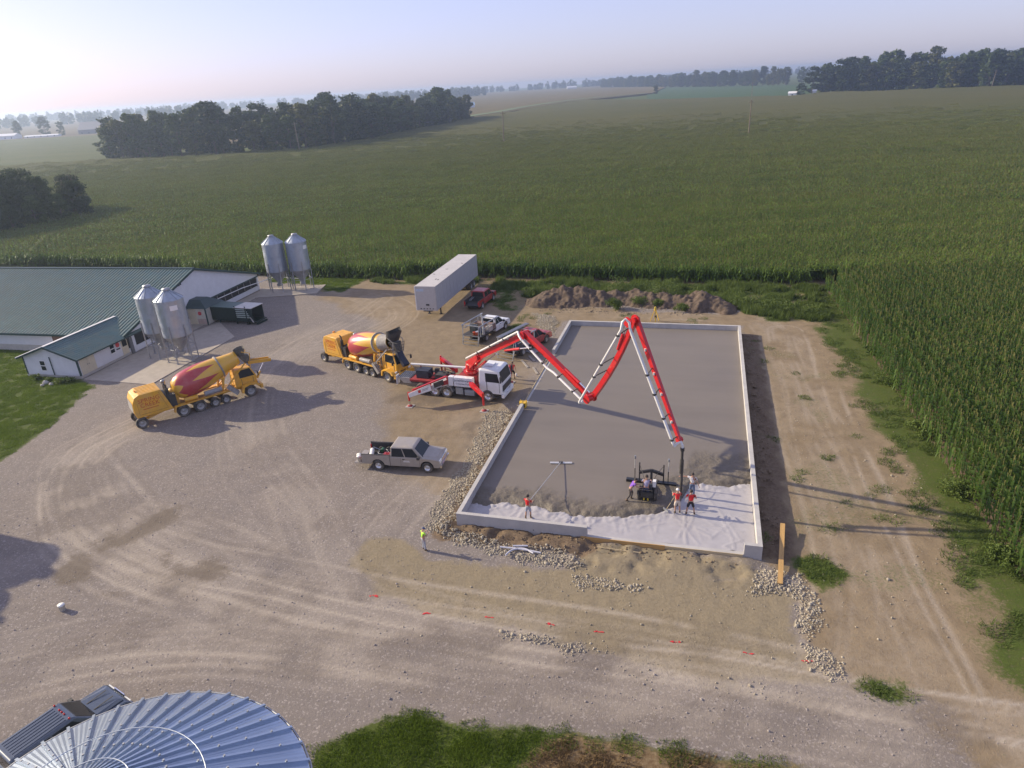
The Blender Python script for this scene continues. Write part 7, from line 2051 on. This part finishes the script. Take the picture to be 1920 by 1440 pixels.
# ------------------------------------------------------------------ people
skin_m = mat('skin', (.42, .24, .17), .55, var=.06)
hair_m = mat('dark_hair', (.035, .025, .02), .7, var=.2)
PEND = []
TMP = bpy.data.scenes.new('people_build')
def skin_obj(name, V, rad, E_, m, parent, sub=1):
    me = bpy.data.meshes.new(name); me.from_pydata([tuple(map(float, v)) for v in V], E_, [])
    o = bpy.data.objects.new(name, me); TMP.collection.objects.link(o)
    sk = o.modifiers.new('skin', 'SKIN'); sk.use_smooth_shade = True; sk.branch_smoothing = .5
    sv = me.skin_vertices[0].data
    for i, r_ in enumerate(rad):
        sv[i].radius = (r_, r_) if np.isscalar(r_) else r_
        sv[i].use_root = (i == 0)
    if sub:
        ss = o.modifiers.new('sub', 'SUBSURF'); ss.levels = sub; ss.render_levels = sub
    PEND.append((o, name, m, parent))
def flush_people():
    vl = TMP.view_layers[0]; vl.update(); dg = vl.depsgraph
    for o, name, m, parent in PEND:
        me = bpy.data.meshes.new_from_object(o.evaluated_get(dg))
        me.name = name; me.materials.clear(); me.materials.append(m)
        me.polygons.foreach_set('use_smooth', [True] * len(me.polygons))
        link(name, me, parent)
    for o, *_ in PEND: bpy.data.objects.remove(o)
    bpy.data.scenes.remove(TMP)
DOWN_L = ((-.02, .10, -.28), (.06, .02, -.25))
DOWN_R = ((-.02, -.10, -.28), (.06, -.02, -.25))
def person(label, loc, rz, shirt, pants, lean=0.0, head=0.0, armL=DOWN_L, armR=DOWN_R, legL=((.02, .02, -.43), (-.03, .0, -.40)), legR=((.02, -.02, -.43), (-.03, .0, -.40)), shorts=False, boots=None, cap=None, sc=1.0, sleeve=.55, boot_h=.16, belly=1.0):
    t = thing('person', label, 'person', loc, rz, scale=sc)
    hipz = .93
    lo_z = min(hipz - .01 + legL[0][2] + legL[1][2], hipz - .01 + legR[0][2] + legR[1][2]) - .09
    pel = np.array([0, 0, hipz + .02 - lo_z])
    ry = np.array([[math.cos(lean), 0, math.sin(lean)], [0, 1, 0], [-math.sin(lean), 0, math.cos(lean)]])
    def up(p): return pel + ry @ np.array(p, float)
    spine, chest, neck0 = up((0, 0, .20)), up((.0, 0, .40)), up((-.01, 0, .53))
    hry = np.array([[math.cos(lean + head), 0, math.sin(lean + head)], [0, 1, 0], [-math.sin(lean + head), 0, math.cos(lean + head)]])
    def hd(p): return neck0 + hry @ np.array(p, float)
    V = [pel, spine, chest, neck0, hd((.01, 0, .07)), hd((.025, 0, .14)), hd((.02, 0, .21)), hd((.01, 0, .255))]
    rad = [(.145 * belly, .125 * belly), (.135 * belly, .115 * belly), (.165, .125), (.062, .062), (.055, .055), (.082, .092), (.085, .098), (.055, .062)]
    E_ = [(0, 1), (1, 2), (2, 3), (3, 4), (4, 5), (5, 6), (6, 7)]
    def add(p, r_, par): V.append(np.asarray(p, float)); rad.append(r_); E_.append((par, len(V) - 1)); return len(V) - 1
    add(hd((.125, 0, .135)), .016, 5)                                   # nose
    J = {}
    for s_, arm, nm in ((1, armL, 'L'), (-1, armR, 'R')):
        sh = up((-.01, s_ * .19, .46)); el = sh + np.array(arm[0]); wr = el + np.array(arm[1])
        a = add(sh, .066, 2); b_ = add((sh + el) / 2, .055, a); c_ = add(el, .044, b_); d_ = add(wr, .030, c_)
        dirn = (wr - el) / np.linalg.norm(wr - el); side = np.cross(dirn, (0, 0, 1)); side = side / (np.linalg.norm(side) + 1e-6); nrm = np.cross(side, dirn)
        pm_ = add(wr + dirn * .07, (.036, .022), d_)
        for k, (off_, ln) in enumerate(((-.030, .062), (-.010, .075), (.010, .070), (.030, .055))):
            f0 = add(wr + dirn * .095 + side * off_, .0095, pm_); add(wr + dirn * (.095 + ln * .6) + side * off_ - nrm * .012, .0085, f0)
        add(wr + dirn * .075 - side * .055 - nrm * .01, .010, pm_)
        J['sh' + nm], J['el' + nm], J['wr' + nm] = sh, el, wr
    for s_, leg, nm in ((1, legL, 'L'), (-1, legR, 'R')):
        hp = pel + np.array([0, s_ * .095, -.03]); kn = hp + np.array(leg[0]); an = kn + np.array(leg[1])
        a = add(hp, .090, 0); b_ = add((hp + kn) / 2, .078, a); c_ = add(kn, .056, b_); q_ = add(kn * .65 + an * .35, .056, c_); d_ = add(an, .038, q_)
        add(an + np.array([.12, s_ * .02, -.055]), (.035, .025), d_)
        J['hp' + nm], J['kn' + nm], J['an' + nm] = hp, kn, an
    skin_obj('body', V, rad, E_, skin_m, t)
    # shirt
    V = [pel + ry @ np.array((0, 0, .04)), spine, chest, up((-.01, 0, .50))]; rad = [(.160 * belly, .138 * belly), (.150 * belly, .130 * belly), (.180, .140), (.085, .08)]; E_ = [(0, 1), (1, 2), (2, 3)]
    for nm in 'LR':
        a = add(J['sh' + nm], .080, 2); m_ = J['sh' + nm] * (1 - sleeve) + J['el' + nm] * sleeve
        b_ = add(m_, .068 if sleeve < 1 else .058, a)
        if sleeve >= 1: add(J['el' + nm] * .15 + J['wr' + nm] * .85, .044, b_)
    skin_obj('shirt', V, rad, E_, shirt, t)
    # trousers or shorts
    V = [pel + np.array([0, 0, .07]), pel - np.array([0, 0, .03])]; rad = [(.158 * belly, .135 * belly), (.150, .135)]; E_ = [(0, 1)]
    for nm in 'LR':
        a = add(J['hp' + nm] - np.array([0, 0, .05]), .100, 1); b_ = add((J['hp' + nm] + J['kn' + nm]) / 2, .098 if shorts else .090, a)
        c_ = add(J['hp' + nm] * .08 + J['kn' + nm] * .92, .090 if shorts else .072, b_)
        if not shorts: add(J['kn' + nm] * .12 + J['an' + nm] * .88, .068, c_)
    skin_obj('shorts' if shorts else 'trousers', V, rad, E_, pants, t)
    bm_ = boots or mat('work_boot', (.10, .065, .04), .8, var=.2)
    for s_, nm in ((1, 'L'), (-1, 'R')):
        an = J['an' + nm]; up_dir = (J['kn' + nm] - an); up_dir /= np.linalg.norm(up_dir)
        skin_obj('boot', [an + up_dir * boot_h, an + up_dir * .02, an + np.array([-.03, 0, -.05]), an + np.array([.09, s_ * .01, -.045]), an + np.array([.17, s_ * .02, -.058])], [.058, .056, (.05, .04), (.05, .04), (.045, .028)], [(0, 1), (1, 2), (1, 3), (3, 4)], bm_, t)
    # hair or cap, ears, eyes
    m = MB(); rows_ = []
    Vh = []; n = 14
    for k in range(6):
        ph = PI * .5 * k / 5
        for i in range(n):
            th = 2 * PI * i / n
            drop = -.05 if (cap is None and math.cos(th) < -.1 and k == 5) else 0
            Vh.append(hd((.012 + math.sin(ph) * math.cos(th) * .118, math.sin(ph) * math.sin(th) * .098, .19 + math.cos(ph) * .105 + drop)))
    m.add(Vh, [(k * n + i, (k + 1) * n + i, (k + 1) * n + (i + 1) % n, k * n + (i + 1) % n) for k in range(5) for i in range(n)], 0, True)
    if cap is not None:
        m.add([hd((.10, -.075, .195)), hd((.21, -.05, .175)), hd((.21, .05, .175)), hd((.10, .075, .195)), hd((.10, -.075, .205)), hd((.21, -.05, .185)), hd((.21, .05, .185)), hd((.10, .075, .205))], [(3, 2, 1, 0), (4, 5, 6, 7), (0, 1, 5, 4), (1, 2, 6, 5), (2, 3, 7, 6)])
    m.build('cap' if cap is not None else 'hair', cap or hair_m, t)
    m = MB()
    for s_ in (-1, 1): m.ball(hd((.015, s_ * .098, .135)), .03, 7, 5, (.7, .4, 1.1))
    m.build('ears', skin_m, t)
    for s_ in (-1, 1):
        m = MB(); m.ball(hd((.098, s_ * .034, .165)), .012, 6, 4); m.build('eye', hair_m, t)
    m = MB(); m.ball(hd((.100, 0, .085)), .02, 6, 4, (.4, 1.2, .35)); m.build('mouth', mat('lips', (.35, .12, .10), .5), t)
    return t, J
red_shirt = mat('red_shirt', (.66, .018, .022), .75, var=.12, scale=8)
lime = mat('hi_vis_lime', (.42, .80, .06), .7, var=.08, scale=8)
purple = mat('purple_shirt', (.17, .06, .42), .75, var=.12, scale=8)
lilac = mat('lilac_grey_shirt', (.34, .32, .46), .75, var=.12, scale=8)
whitesh = mat('white_shirt', (.72, .70, .70), .75, var=.08, scale=8)
greycl = mat('grey_cloth', (.36, .37, .42), .8, var=.12, scale=8)
khaki = mat('khaki_cloth', (.55, .47, .40), .8, var=.1, scale=8)
navy = mat('navy_cloth', (.022, .032, .075), .8, var=.15, scale=8)
blackc = mat('black_cloth', (.018, .018, .022), .8, var=.15, scale=8)
jeans = mat('jeans', (.10, .14, .24), .8, var=.15, scale=8)
capw = mat('white_cap', (.75, .74, .72), .7); capn = mat('navy_cap', (.08, .10, .18), .7)
yboot = mat('yellow_boot', (.70, .52, .05), .5); 
def foot(x, y, z): return gp(x, y, z)
fz = MEM_Z + .01
person('person in lime hi-vis shirt and grey trousers standing on the clay with head bowed', (*foot(796, 1032, 0)[:2], .0), R(35), lime, greycl, lean=.06, head=.35, armL=((.08, .08, -.26), (.20, -.10, .10)), armR=((.10, -.06, -.25), (.20, .08, .12)), cap=capn, sc=.92)
pf, Jf = person('person in red shirt and grey shorts pushing the long bull float', (*foot(991, 973, fz)[:2], fz), R(62), red_shirt, greycl, lean=.05, armL=((.16, .06, -.22), (.22, -.06, .02)), armR=((.05, -.05, -.27), (.25, .03, .02)), shorts=True, legR=((.10, -.02, -.42), (-.02, 0, -.40)), legL=((-.06, .02, -.42), (-.12, 0, -.39)), boots=mat('brown_boot', (.16, .10, .06), .8), boot_h=.28)
cz = SLAB_Z + .0
person('person in purple shirt and dark trousers bending forward beside the screed', (*foot(1181, 937, cz)[:2], cz - .03), R(2), purple, mat('brown_trousers', (.10, .085, .075), .8), lean=.62, head=-.3, armL=((.12, .06, -.24), (.20, -.02, -.06)), armR=((.16, -.05, -.20), (.22, .02, -.04)), legL=((.20, .02, -.38), (-.12, 0, -.38)), legR=((-.02, -.02, -.42), (-.26, 0, -.32)), boot_h=.22)
person('person in lilac grey shirt, navy shorts and yellow boots standing behind the screed', (*foot(1211, 939, cz)[:2], cz - .03), R(70), lilac, navy, lean=.12, head=.1, armL=((.16, .08, -.22), (.24, -.05, .0)), armR=((.16, -.08, -.22), (.24, .05, .0)), shorts=True, boots=yboot, boot_h=.34, sc=1.06, belly=1.15)
person('person in red shirt with white cap and pale shorts holding the pump hose', (*foot(1269, 963, fz)[:2], fz), R(84), red_shirt, khaki, lean=.10, armL=((.14, .06, -.23), (.18, -.02, .05)), armR=((.16, -.05, -.22), (.20, .04, .06)), shorts=True, cap=capw, legR=((.04, -.06, -.43), (-.02, -.02, -.40)))
person('person in red shirt and dark shorts standing with elbows bent on the plastic sheet', (*foot(1294, 965, fz)[:2], fz), R(78), red_shirt, blackc, lean=.05, armL=((.04, .14, -.25), (.22, -.10, -.02)), armR=((.04, -.14, -.25), (.22, .10, -.02)), shorts=True, legL=((.0, .09, -.43), (-.02, .06, -.40)), legR=((.0, -.09, -.43), (-.02, -.06, -.40)), belly=1.15)
person('person in white shirt and jeans facing the hose with one arm stretched out', (*foot(1297, 931, fz)[:2], fz), R(-118), whitesh, jeans, lean=.05, armR=((.06, -.27, .02), (.05, -.26, -.02)), armL=((-.02, .12, -.27), (.03, .10, -.24)), boot_h=.3)
person('person in red shirt and black shorts walking past the pump truck cab', (*foot(962, 711, 0)[:2], 0), R(-60), red_shirt, blackc, lean=.04, shorts=True, legL=((.14, .02, -.41), (-.04, 0, -.40)), legR=((-.06, -.02, -.42), (-.18, 0, -.37)), armR=((-.05, -.08, -.28), (.12, .02, -.24)))
flush_people()
jug = gp(968, 706)
q = MB(); q.lathe([(0, 0), (.09, 0), (.09, .24), (.035, .30), (.035, .34), (0, .34)], 12); o = q.build('water_jug', bucket_w); o.location = (jug[0], jug[1], .0); tag(o, 'white plastic jug beside the person walking past the pump truck', 'jug')

# ------------------------------------------------------------------ site equipment
alu = mat('aluminium', (.62, .62, .60), .4, metal=.6, var=.08)
# bull float: blade on the slab, handle to the hands
hb = gp(1052, 868, SLAB_Z + .03)
wl = world_of(pf, tuple(Jf['wrL'] + np.array([.08, -.02, 0]))); wr_ = world_of(pf, tuple(Jf['wrR'] + np.array([.08, .02, 0])))
bf = thing('bull_float', 'long handled aluminium bull float lying across the smooth slab', 'bull float', (hb[0], hb[1], SLAB_Z))
hand = (wl + wr_) / 2; dirn = hand - hb; hand_end = hand + dirn / np.linalg.norm(dirn) * .5
m = MB(); m.obox((0, 0, .05), (1.55, .22, .035), rotz(R(-8))); m.build('blade', alu, bf)
m = MB(); m.obox((0, 0, .10), (.25, .16, .06), rotz(R(-8))); m.build('bracket', blackm, bf)
m = MB(); m.tube([(0, 0, .12), tuple(np.array(hand) - np.array([hb[0], hb[1], SLAB_Z])), tuple(np.array(hand_end) - np.array([hb[0], hb[1], SLAB_Z]))], .022, 6); m.build('handle', alu, bf)
# laser screed
so_ = gp(1213, 938, SLAB_Z)
hc = gp(1221, 903, SLAB_Z + .1)
azs = math.atan2(hc[1] - so_[1], hc[0] - so_[0])
sc_ = thing('laser_screed', 'black two wheeled laser screed with wide strike-off head on the wet slab', 'screed', (so_[0], so_[1], SLAB_Z - .03), azs)
Lh = np.linalg.norm((hc - so_)[:2])
for s_ in (-1, 1): wheel(sc_, .25, s_ * .52, .42, .20, mat('screed_rim', (.10, .10, .11), .5), s_)
m = MB(); m.box(-.25, .75, -.38, .38, .35, .75); m.build('chassis', blackm, sc_)
m = MB(); m.box(.0, .6, -.28, .28, .75, 1.15); m.build('engine', mat('engine_dark', (.04, .045, .06), .5, var=.3), sc_)
m = MB(); m.box(.15, .45, -.5, -.3, .95, 1.35); m.build('control_box', mat('white_box', (.7, .7, .7), .5), sc_)
m = MB()
for s_ in (-1, 1): m.tube([(-.1, s_ * .3, .7), (-.45, s_ * .32, 1.05)], .022, 6)
m.tube([(-.45, -.38, 1.05), (-.45, .38, 1.05)], .022, 6); m.build('handlebar', blackm, sc_)
for s_ in (-1, 1):
    m = MB(); m.beam((.7, s_ * .3, .55), (Lh - .1, s_ * .45, .35), .09, .12); m.build('boom_arm', blackm, sc_)
m = MB(); m.box(Lh - .18, Lh + .10, -1.62, 1.62, .03, .22); m.build('strike_off_head', mat('head_black', (.018, .02, .026), .35, var=.2), sc_)
m = MB(); m.box(Lh - .05, Lh + .25, -1.60, 1.60, .03, .12); m.build('vibrator_plate', mat('plate_grey', (.30, .30, .30), .4, metal=.5), sc_)
for s_ in (-1, 1):
    m = MB(); m.beam((Lh + .05, 0, .95), (Lh + .05, s_ * .78, .72), .16, .18); m.build('yoke_arm', blackm, sc_)
    m = MB(); m.tube([(Lh + .05, s_ * .78, .2), (Lh + .05, s_ * .78, 1.45)], .045, 8); m.build('lift_ram', blackm, sc_)
    m = MB(); m.tube([(Lh + .05, s_ * 1.08, .2), (Lh + .05, s_ * 1.08, 1.0)], .03, 8); mst = m.build('laser_mast', blackm, sc_)
    m = MB(); m.tube([(Lh + .05, s_ * 1.08, 1.0), (Lh + .05, s_ * 1.08, 1.75)], .028, 8); m.build('mast_top', alu, mst)
    m = MB(); m.cyl((Lh + .05, s_ * 1.08, 1.72), (Lh + .05, s_ * 1.08, 1.92), .07, n=10); m.build('laser_receiver', galv_d, mst)
m = MB(); m.beam((Lh + .05, 0, .2), (Lh + .05, 0, 1.0), .14, .14, up=(1, 0, 0)); m.build('yoke_post', blackm, sc_)
for s_ in (-1, 1):
    m = MB(); m.tube([(.5, s_ * .2, 1.0), (Lh * .6, s_ * .5, 1.35), (Lh, s_ * .78, 1.4)], .018, 5); m.build('hydraulic_hose', blackm, sc_)
# concrete rake by the hose
rk0 = gp(1249, 957, .36); rk1 = np.array([rk0[0] + .55, rk0[1] + .25, 1.15])
rt_ = thing('concrete_rake', 'wooden handled concrete placer rake held beside the white capped person', 'rake', tuple(rk0))
m = MB(); m.tube([(0, 0, .05), tuple(rk1 - rk0)], .018, 6); m.build('handle', pale_lumber, rt_)
m = MB(); m.obox((-.03, -.02, .05), (.06, .5, .12), rotz(.4)); m.build('blade', galv_d, rt_)
# yellow generator on the sill end
ge = on_line(.13, GAP0 + .40, .42)
gt = thing('generator', 'small yellow generator standing on the sill at the end of the wall', 'generator', ge, PIT_AZ)
ygen = mat('generator_yellow', (.72, .46, .03), .4, var=.08)
m = MB(); m.box(-.28, .28, -.24, .24, .08, .50); m.build('housing', ygen, gt)
m = MB(); m.box(-.20, .20, -.255, -.24, .14, .42); m.build('panel', blackm, gt)
m = MB()
for s_ in (-1, 1): m.tube([(s_ * .25, -.2, .5), (s_ * .25, -.2, .60), (s_ * .25, .2, .60), (s_ * .25, .2, .5)], .02, 6)
m.tube([(-.25, 0, .60), (.25, 0, .60)], .02, 6); m.build('carry_frame', ygen, gt)
for sx in (-.2, .2):
    for sy in (-.17, .17):
        m = MB(); m.box(sx - .04, sx + .04, sy - .04, sy + .04, 0, .08); m.build('foot', blackm, gt)
# survey tripod
tp = gp(1228, 603)
tr2 = thing('survey_tripod', 'yellow tripod with a level instrument behind the far wall', 'tripod', (tp[0], tp[1], 0))
for k in range(3):
    a = 2 * PI * k / 3 + .4
    m = MB(); m.beam((math.cos(a) * .55, math.sin(a) * .55, 0), (math.cos(a) * .08, math.sin(a) * .08, 1.35), .09, .05); m.build('leg', ygen, tr2)
m = MB(); m.cyl((0, 0, 1.33), (0, 0, 1.42), .14, n=12); m.build('head_plate', ygen, tr2)
m = MB(); m.box(-.1, .1, -.09, .09, 1.42, 1.66); m.cyl((0, 0, 1.66), (0, 0, 1.74), .06, n=10); m.build('level', mat('level_yellow', (.6, .45, .05), .5), tr2)
m = MB(); m.box(-.1, .1, -.34, -.15, .5, .8); m.build('battery_box', blackm, tr2)
# bucket alone in the yard
bk = gp(118, 1144); bucket((bk[0], bk[1], gz(bk[0], bk[1]) - .01), 'white bucket standing alone on the open gravel yard', bucket_w, .17, .38, True)
# pvc pipes on the stone
pvc = mat('pvc_grey', (.50, .50, .56), .4, var=.06)
for pts, lab in (([(938, 1030), (975, 1034), (1014, 1041)], 'straight grey plastic pipe lying on the crushed stone'), ([(962, 1029), (990, 1029)], 'short grey plastic pipe beside the long one on the stone'), ([(948, 1046), (957, 1038), (970, 1033.5), (985, 1034), (1000, 1042)], 'curved grey plastic pipe lying on the crushed stone')):
    P = [gp(*p) for p in pts]; base = P[0].copy()
    w = [np.array([p[0] - base[0], p[1] - base[1], .0]) for p in P]
    if len(w) > 2: w = [np.array([a, b_, 0]) for a, b_ in spline([x_[:2] for x_ in w], 5)]
    m = MB(); m.tube(w, .055, 8); o = m.build('plastic_pipe', pvc); zz_ = max(gz(p[0], p[1]) for p in P) + .14; o.location = (base[0], base[1], zz_); tag(o, lab, 'pipe')
# red paint marks on the clay edge
paint = mat('red_marking_paint', (.60, .03, .04), .7, var=.2, scale=14)
for i, (x, y) in enumerate(((702, 1117), (802, 1150), (919, 1158), (1035, 1171), (1123, 1184), (1266, 1203), (1404, 1225), (1515, 1240))):
    p = gp(x, y); rng = np.random.default_rng(900 + i); m = MB()
    for k in range(9):
        c_ = np.array([rng.uniform(-.22, .22), rng.normal(0, .035)]); r_ = rng.uniform(.025, .06)
        zc = gz(p[0] + c_[0], p[1] + c_[1]) - gz(p[0], p[1]) + .012 + .002 * k
        pts = [(c_[0] + math.cos(a) * r_ * rng.uniform(.8, 1.9), c_[1] + math.sin(a) * r_ * .55 * rng.uniform(.6, 1.1)) for a in np.linspace(0, 2 * PI, 8)[:-1]]
        m.add([(a, b_, zc) for a, b_ in pts] + [(a * 1.02, b_ * 1.02, zc - .05) for a, b_ in pts], [tuple(range(7))] + [(k2 + 7, (k2 + 1) % 7 + 7, (k2 + 1) % 7, k2) for k2 in range(7)])
    o = m.build('paint_mark', paint); o.location = (p[0], p[1], gz(p[0], p[1])); o.rotation_euler = (0, 0, R(-14) + rng.normal(0, .1))
    tag(o, 'red spray paint dash on the ground along the clay edge', 'paint mark', 'red paint marks along the clay edge')
# crumpled sheet and stray boards beside the red service truck
sp = gp(1012, 656); rng = np.random.default_rng(77)
xs = np.linspace(-1.2, 1.2, 22); ys = np.linspace(-.6, .6, 12); X, Y = np.meshgrid(xs, ys)
Zs = .06 + .16 * np.abs(N2.fbm(X + 40, Y, 2.2, 3) - .5) * 2
n_, m_ = X.shape; ii_ = (np.arange(n_ - 1)[:, None] * m_ + np.arange(m_ - 1)[None, :]).ravel()
o = link('plastic_scrap', mesh_np('plastic_scrap', np.c_[X.ravel(), Y.ravel() + .2 * np.sin(X.ravel() * 2), Zs.ravel()], np.c_[ii_, ii_ + 1, ii_ + m_ + 1, ii_ + m_], MATS['white_plastic'], True), None, (sp[0] - 1.2, sp[1], 0), R(-50)); tag(o, 'crumpled white plastic scrap on the ground by the red service truck', 'plastic sheet')
for i, (a, b_) in enumerate((((992, 668), (1002, 678)), ((978, 676), (990, 690)), ((1000, 690), (1008, 702)))):
    p, q_ = gp(*a), gp(*b_); board('scrap_board', (p[0], p[1], .05), (q_[0], q_[1], .05), .2, .05, mat('grey_board', (.30, .27, .24), .85, var=.2), 'weathered scrap board on the ground near the pump truck cab', 'board', group='scrap boards near the pump truck')

# ------------------------------------------------------------------ haze: even, pale morning air
hzm = bpy.data.materials.new('haze_air'); hzm.use_nodes = True
t = hzm.node_tree
for n in list(t.nodes):
    if n.type != 'OUTPUT_MATERIAL': t.nodes.remove(n)
pv = t.nodes.new('ShaderNodeVolumePrincipled')
pv.inputs['Color'].default_value = (.62, .77, 1.0, 1)
pv.inputs['Density'].default_value = HAZE_D
pv.inputs['Anisotropy'].default_value = .55
t.links.new(pv.outputs[0], t.nodes['Material Output'].inputs['Volume'])
hzm.volume_intersection_method = 'FAST' if hasattr(hzm, 'volume_intersection_method') else None
m = MB(); m.box(-4900, 4900, -1000, 4900, -1.5, 34)
hz = m.build('haze', hzm); tag(hz, 'pale morning haze over the fields', 'haze', kind='stuff')
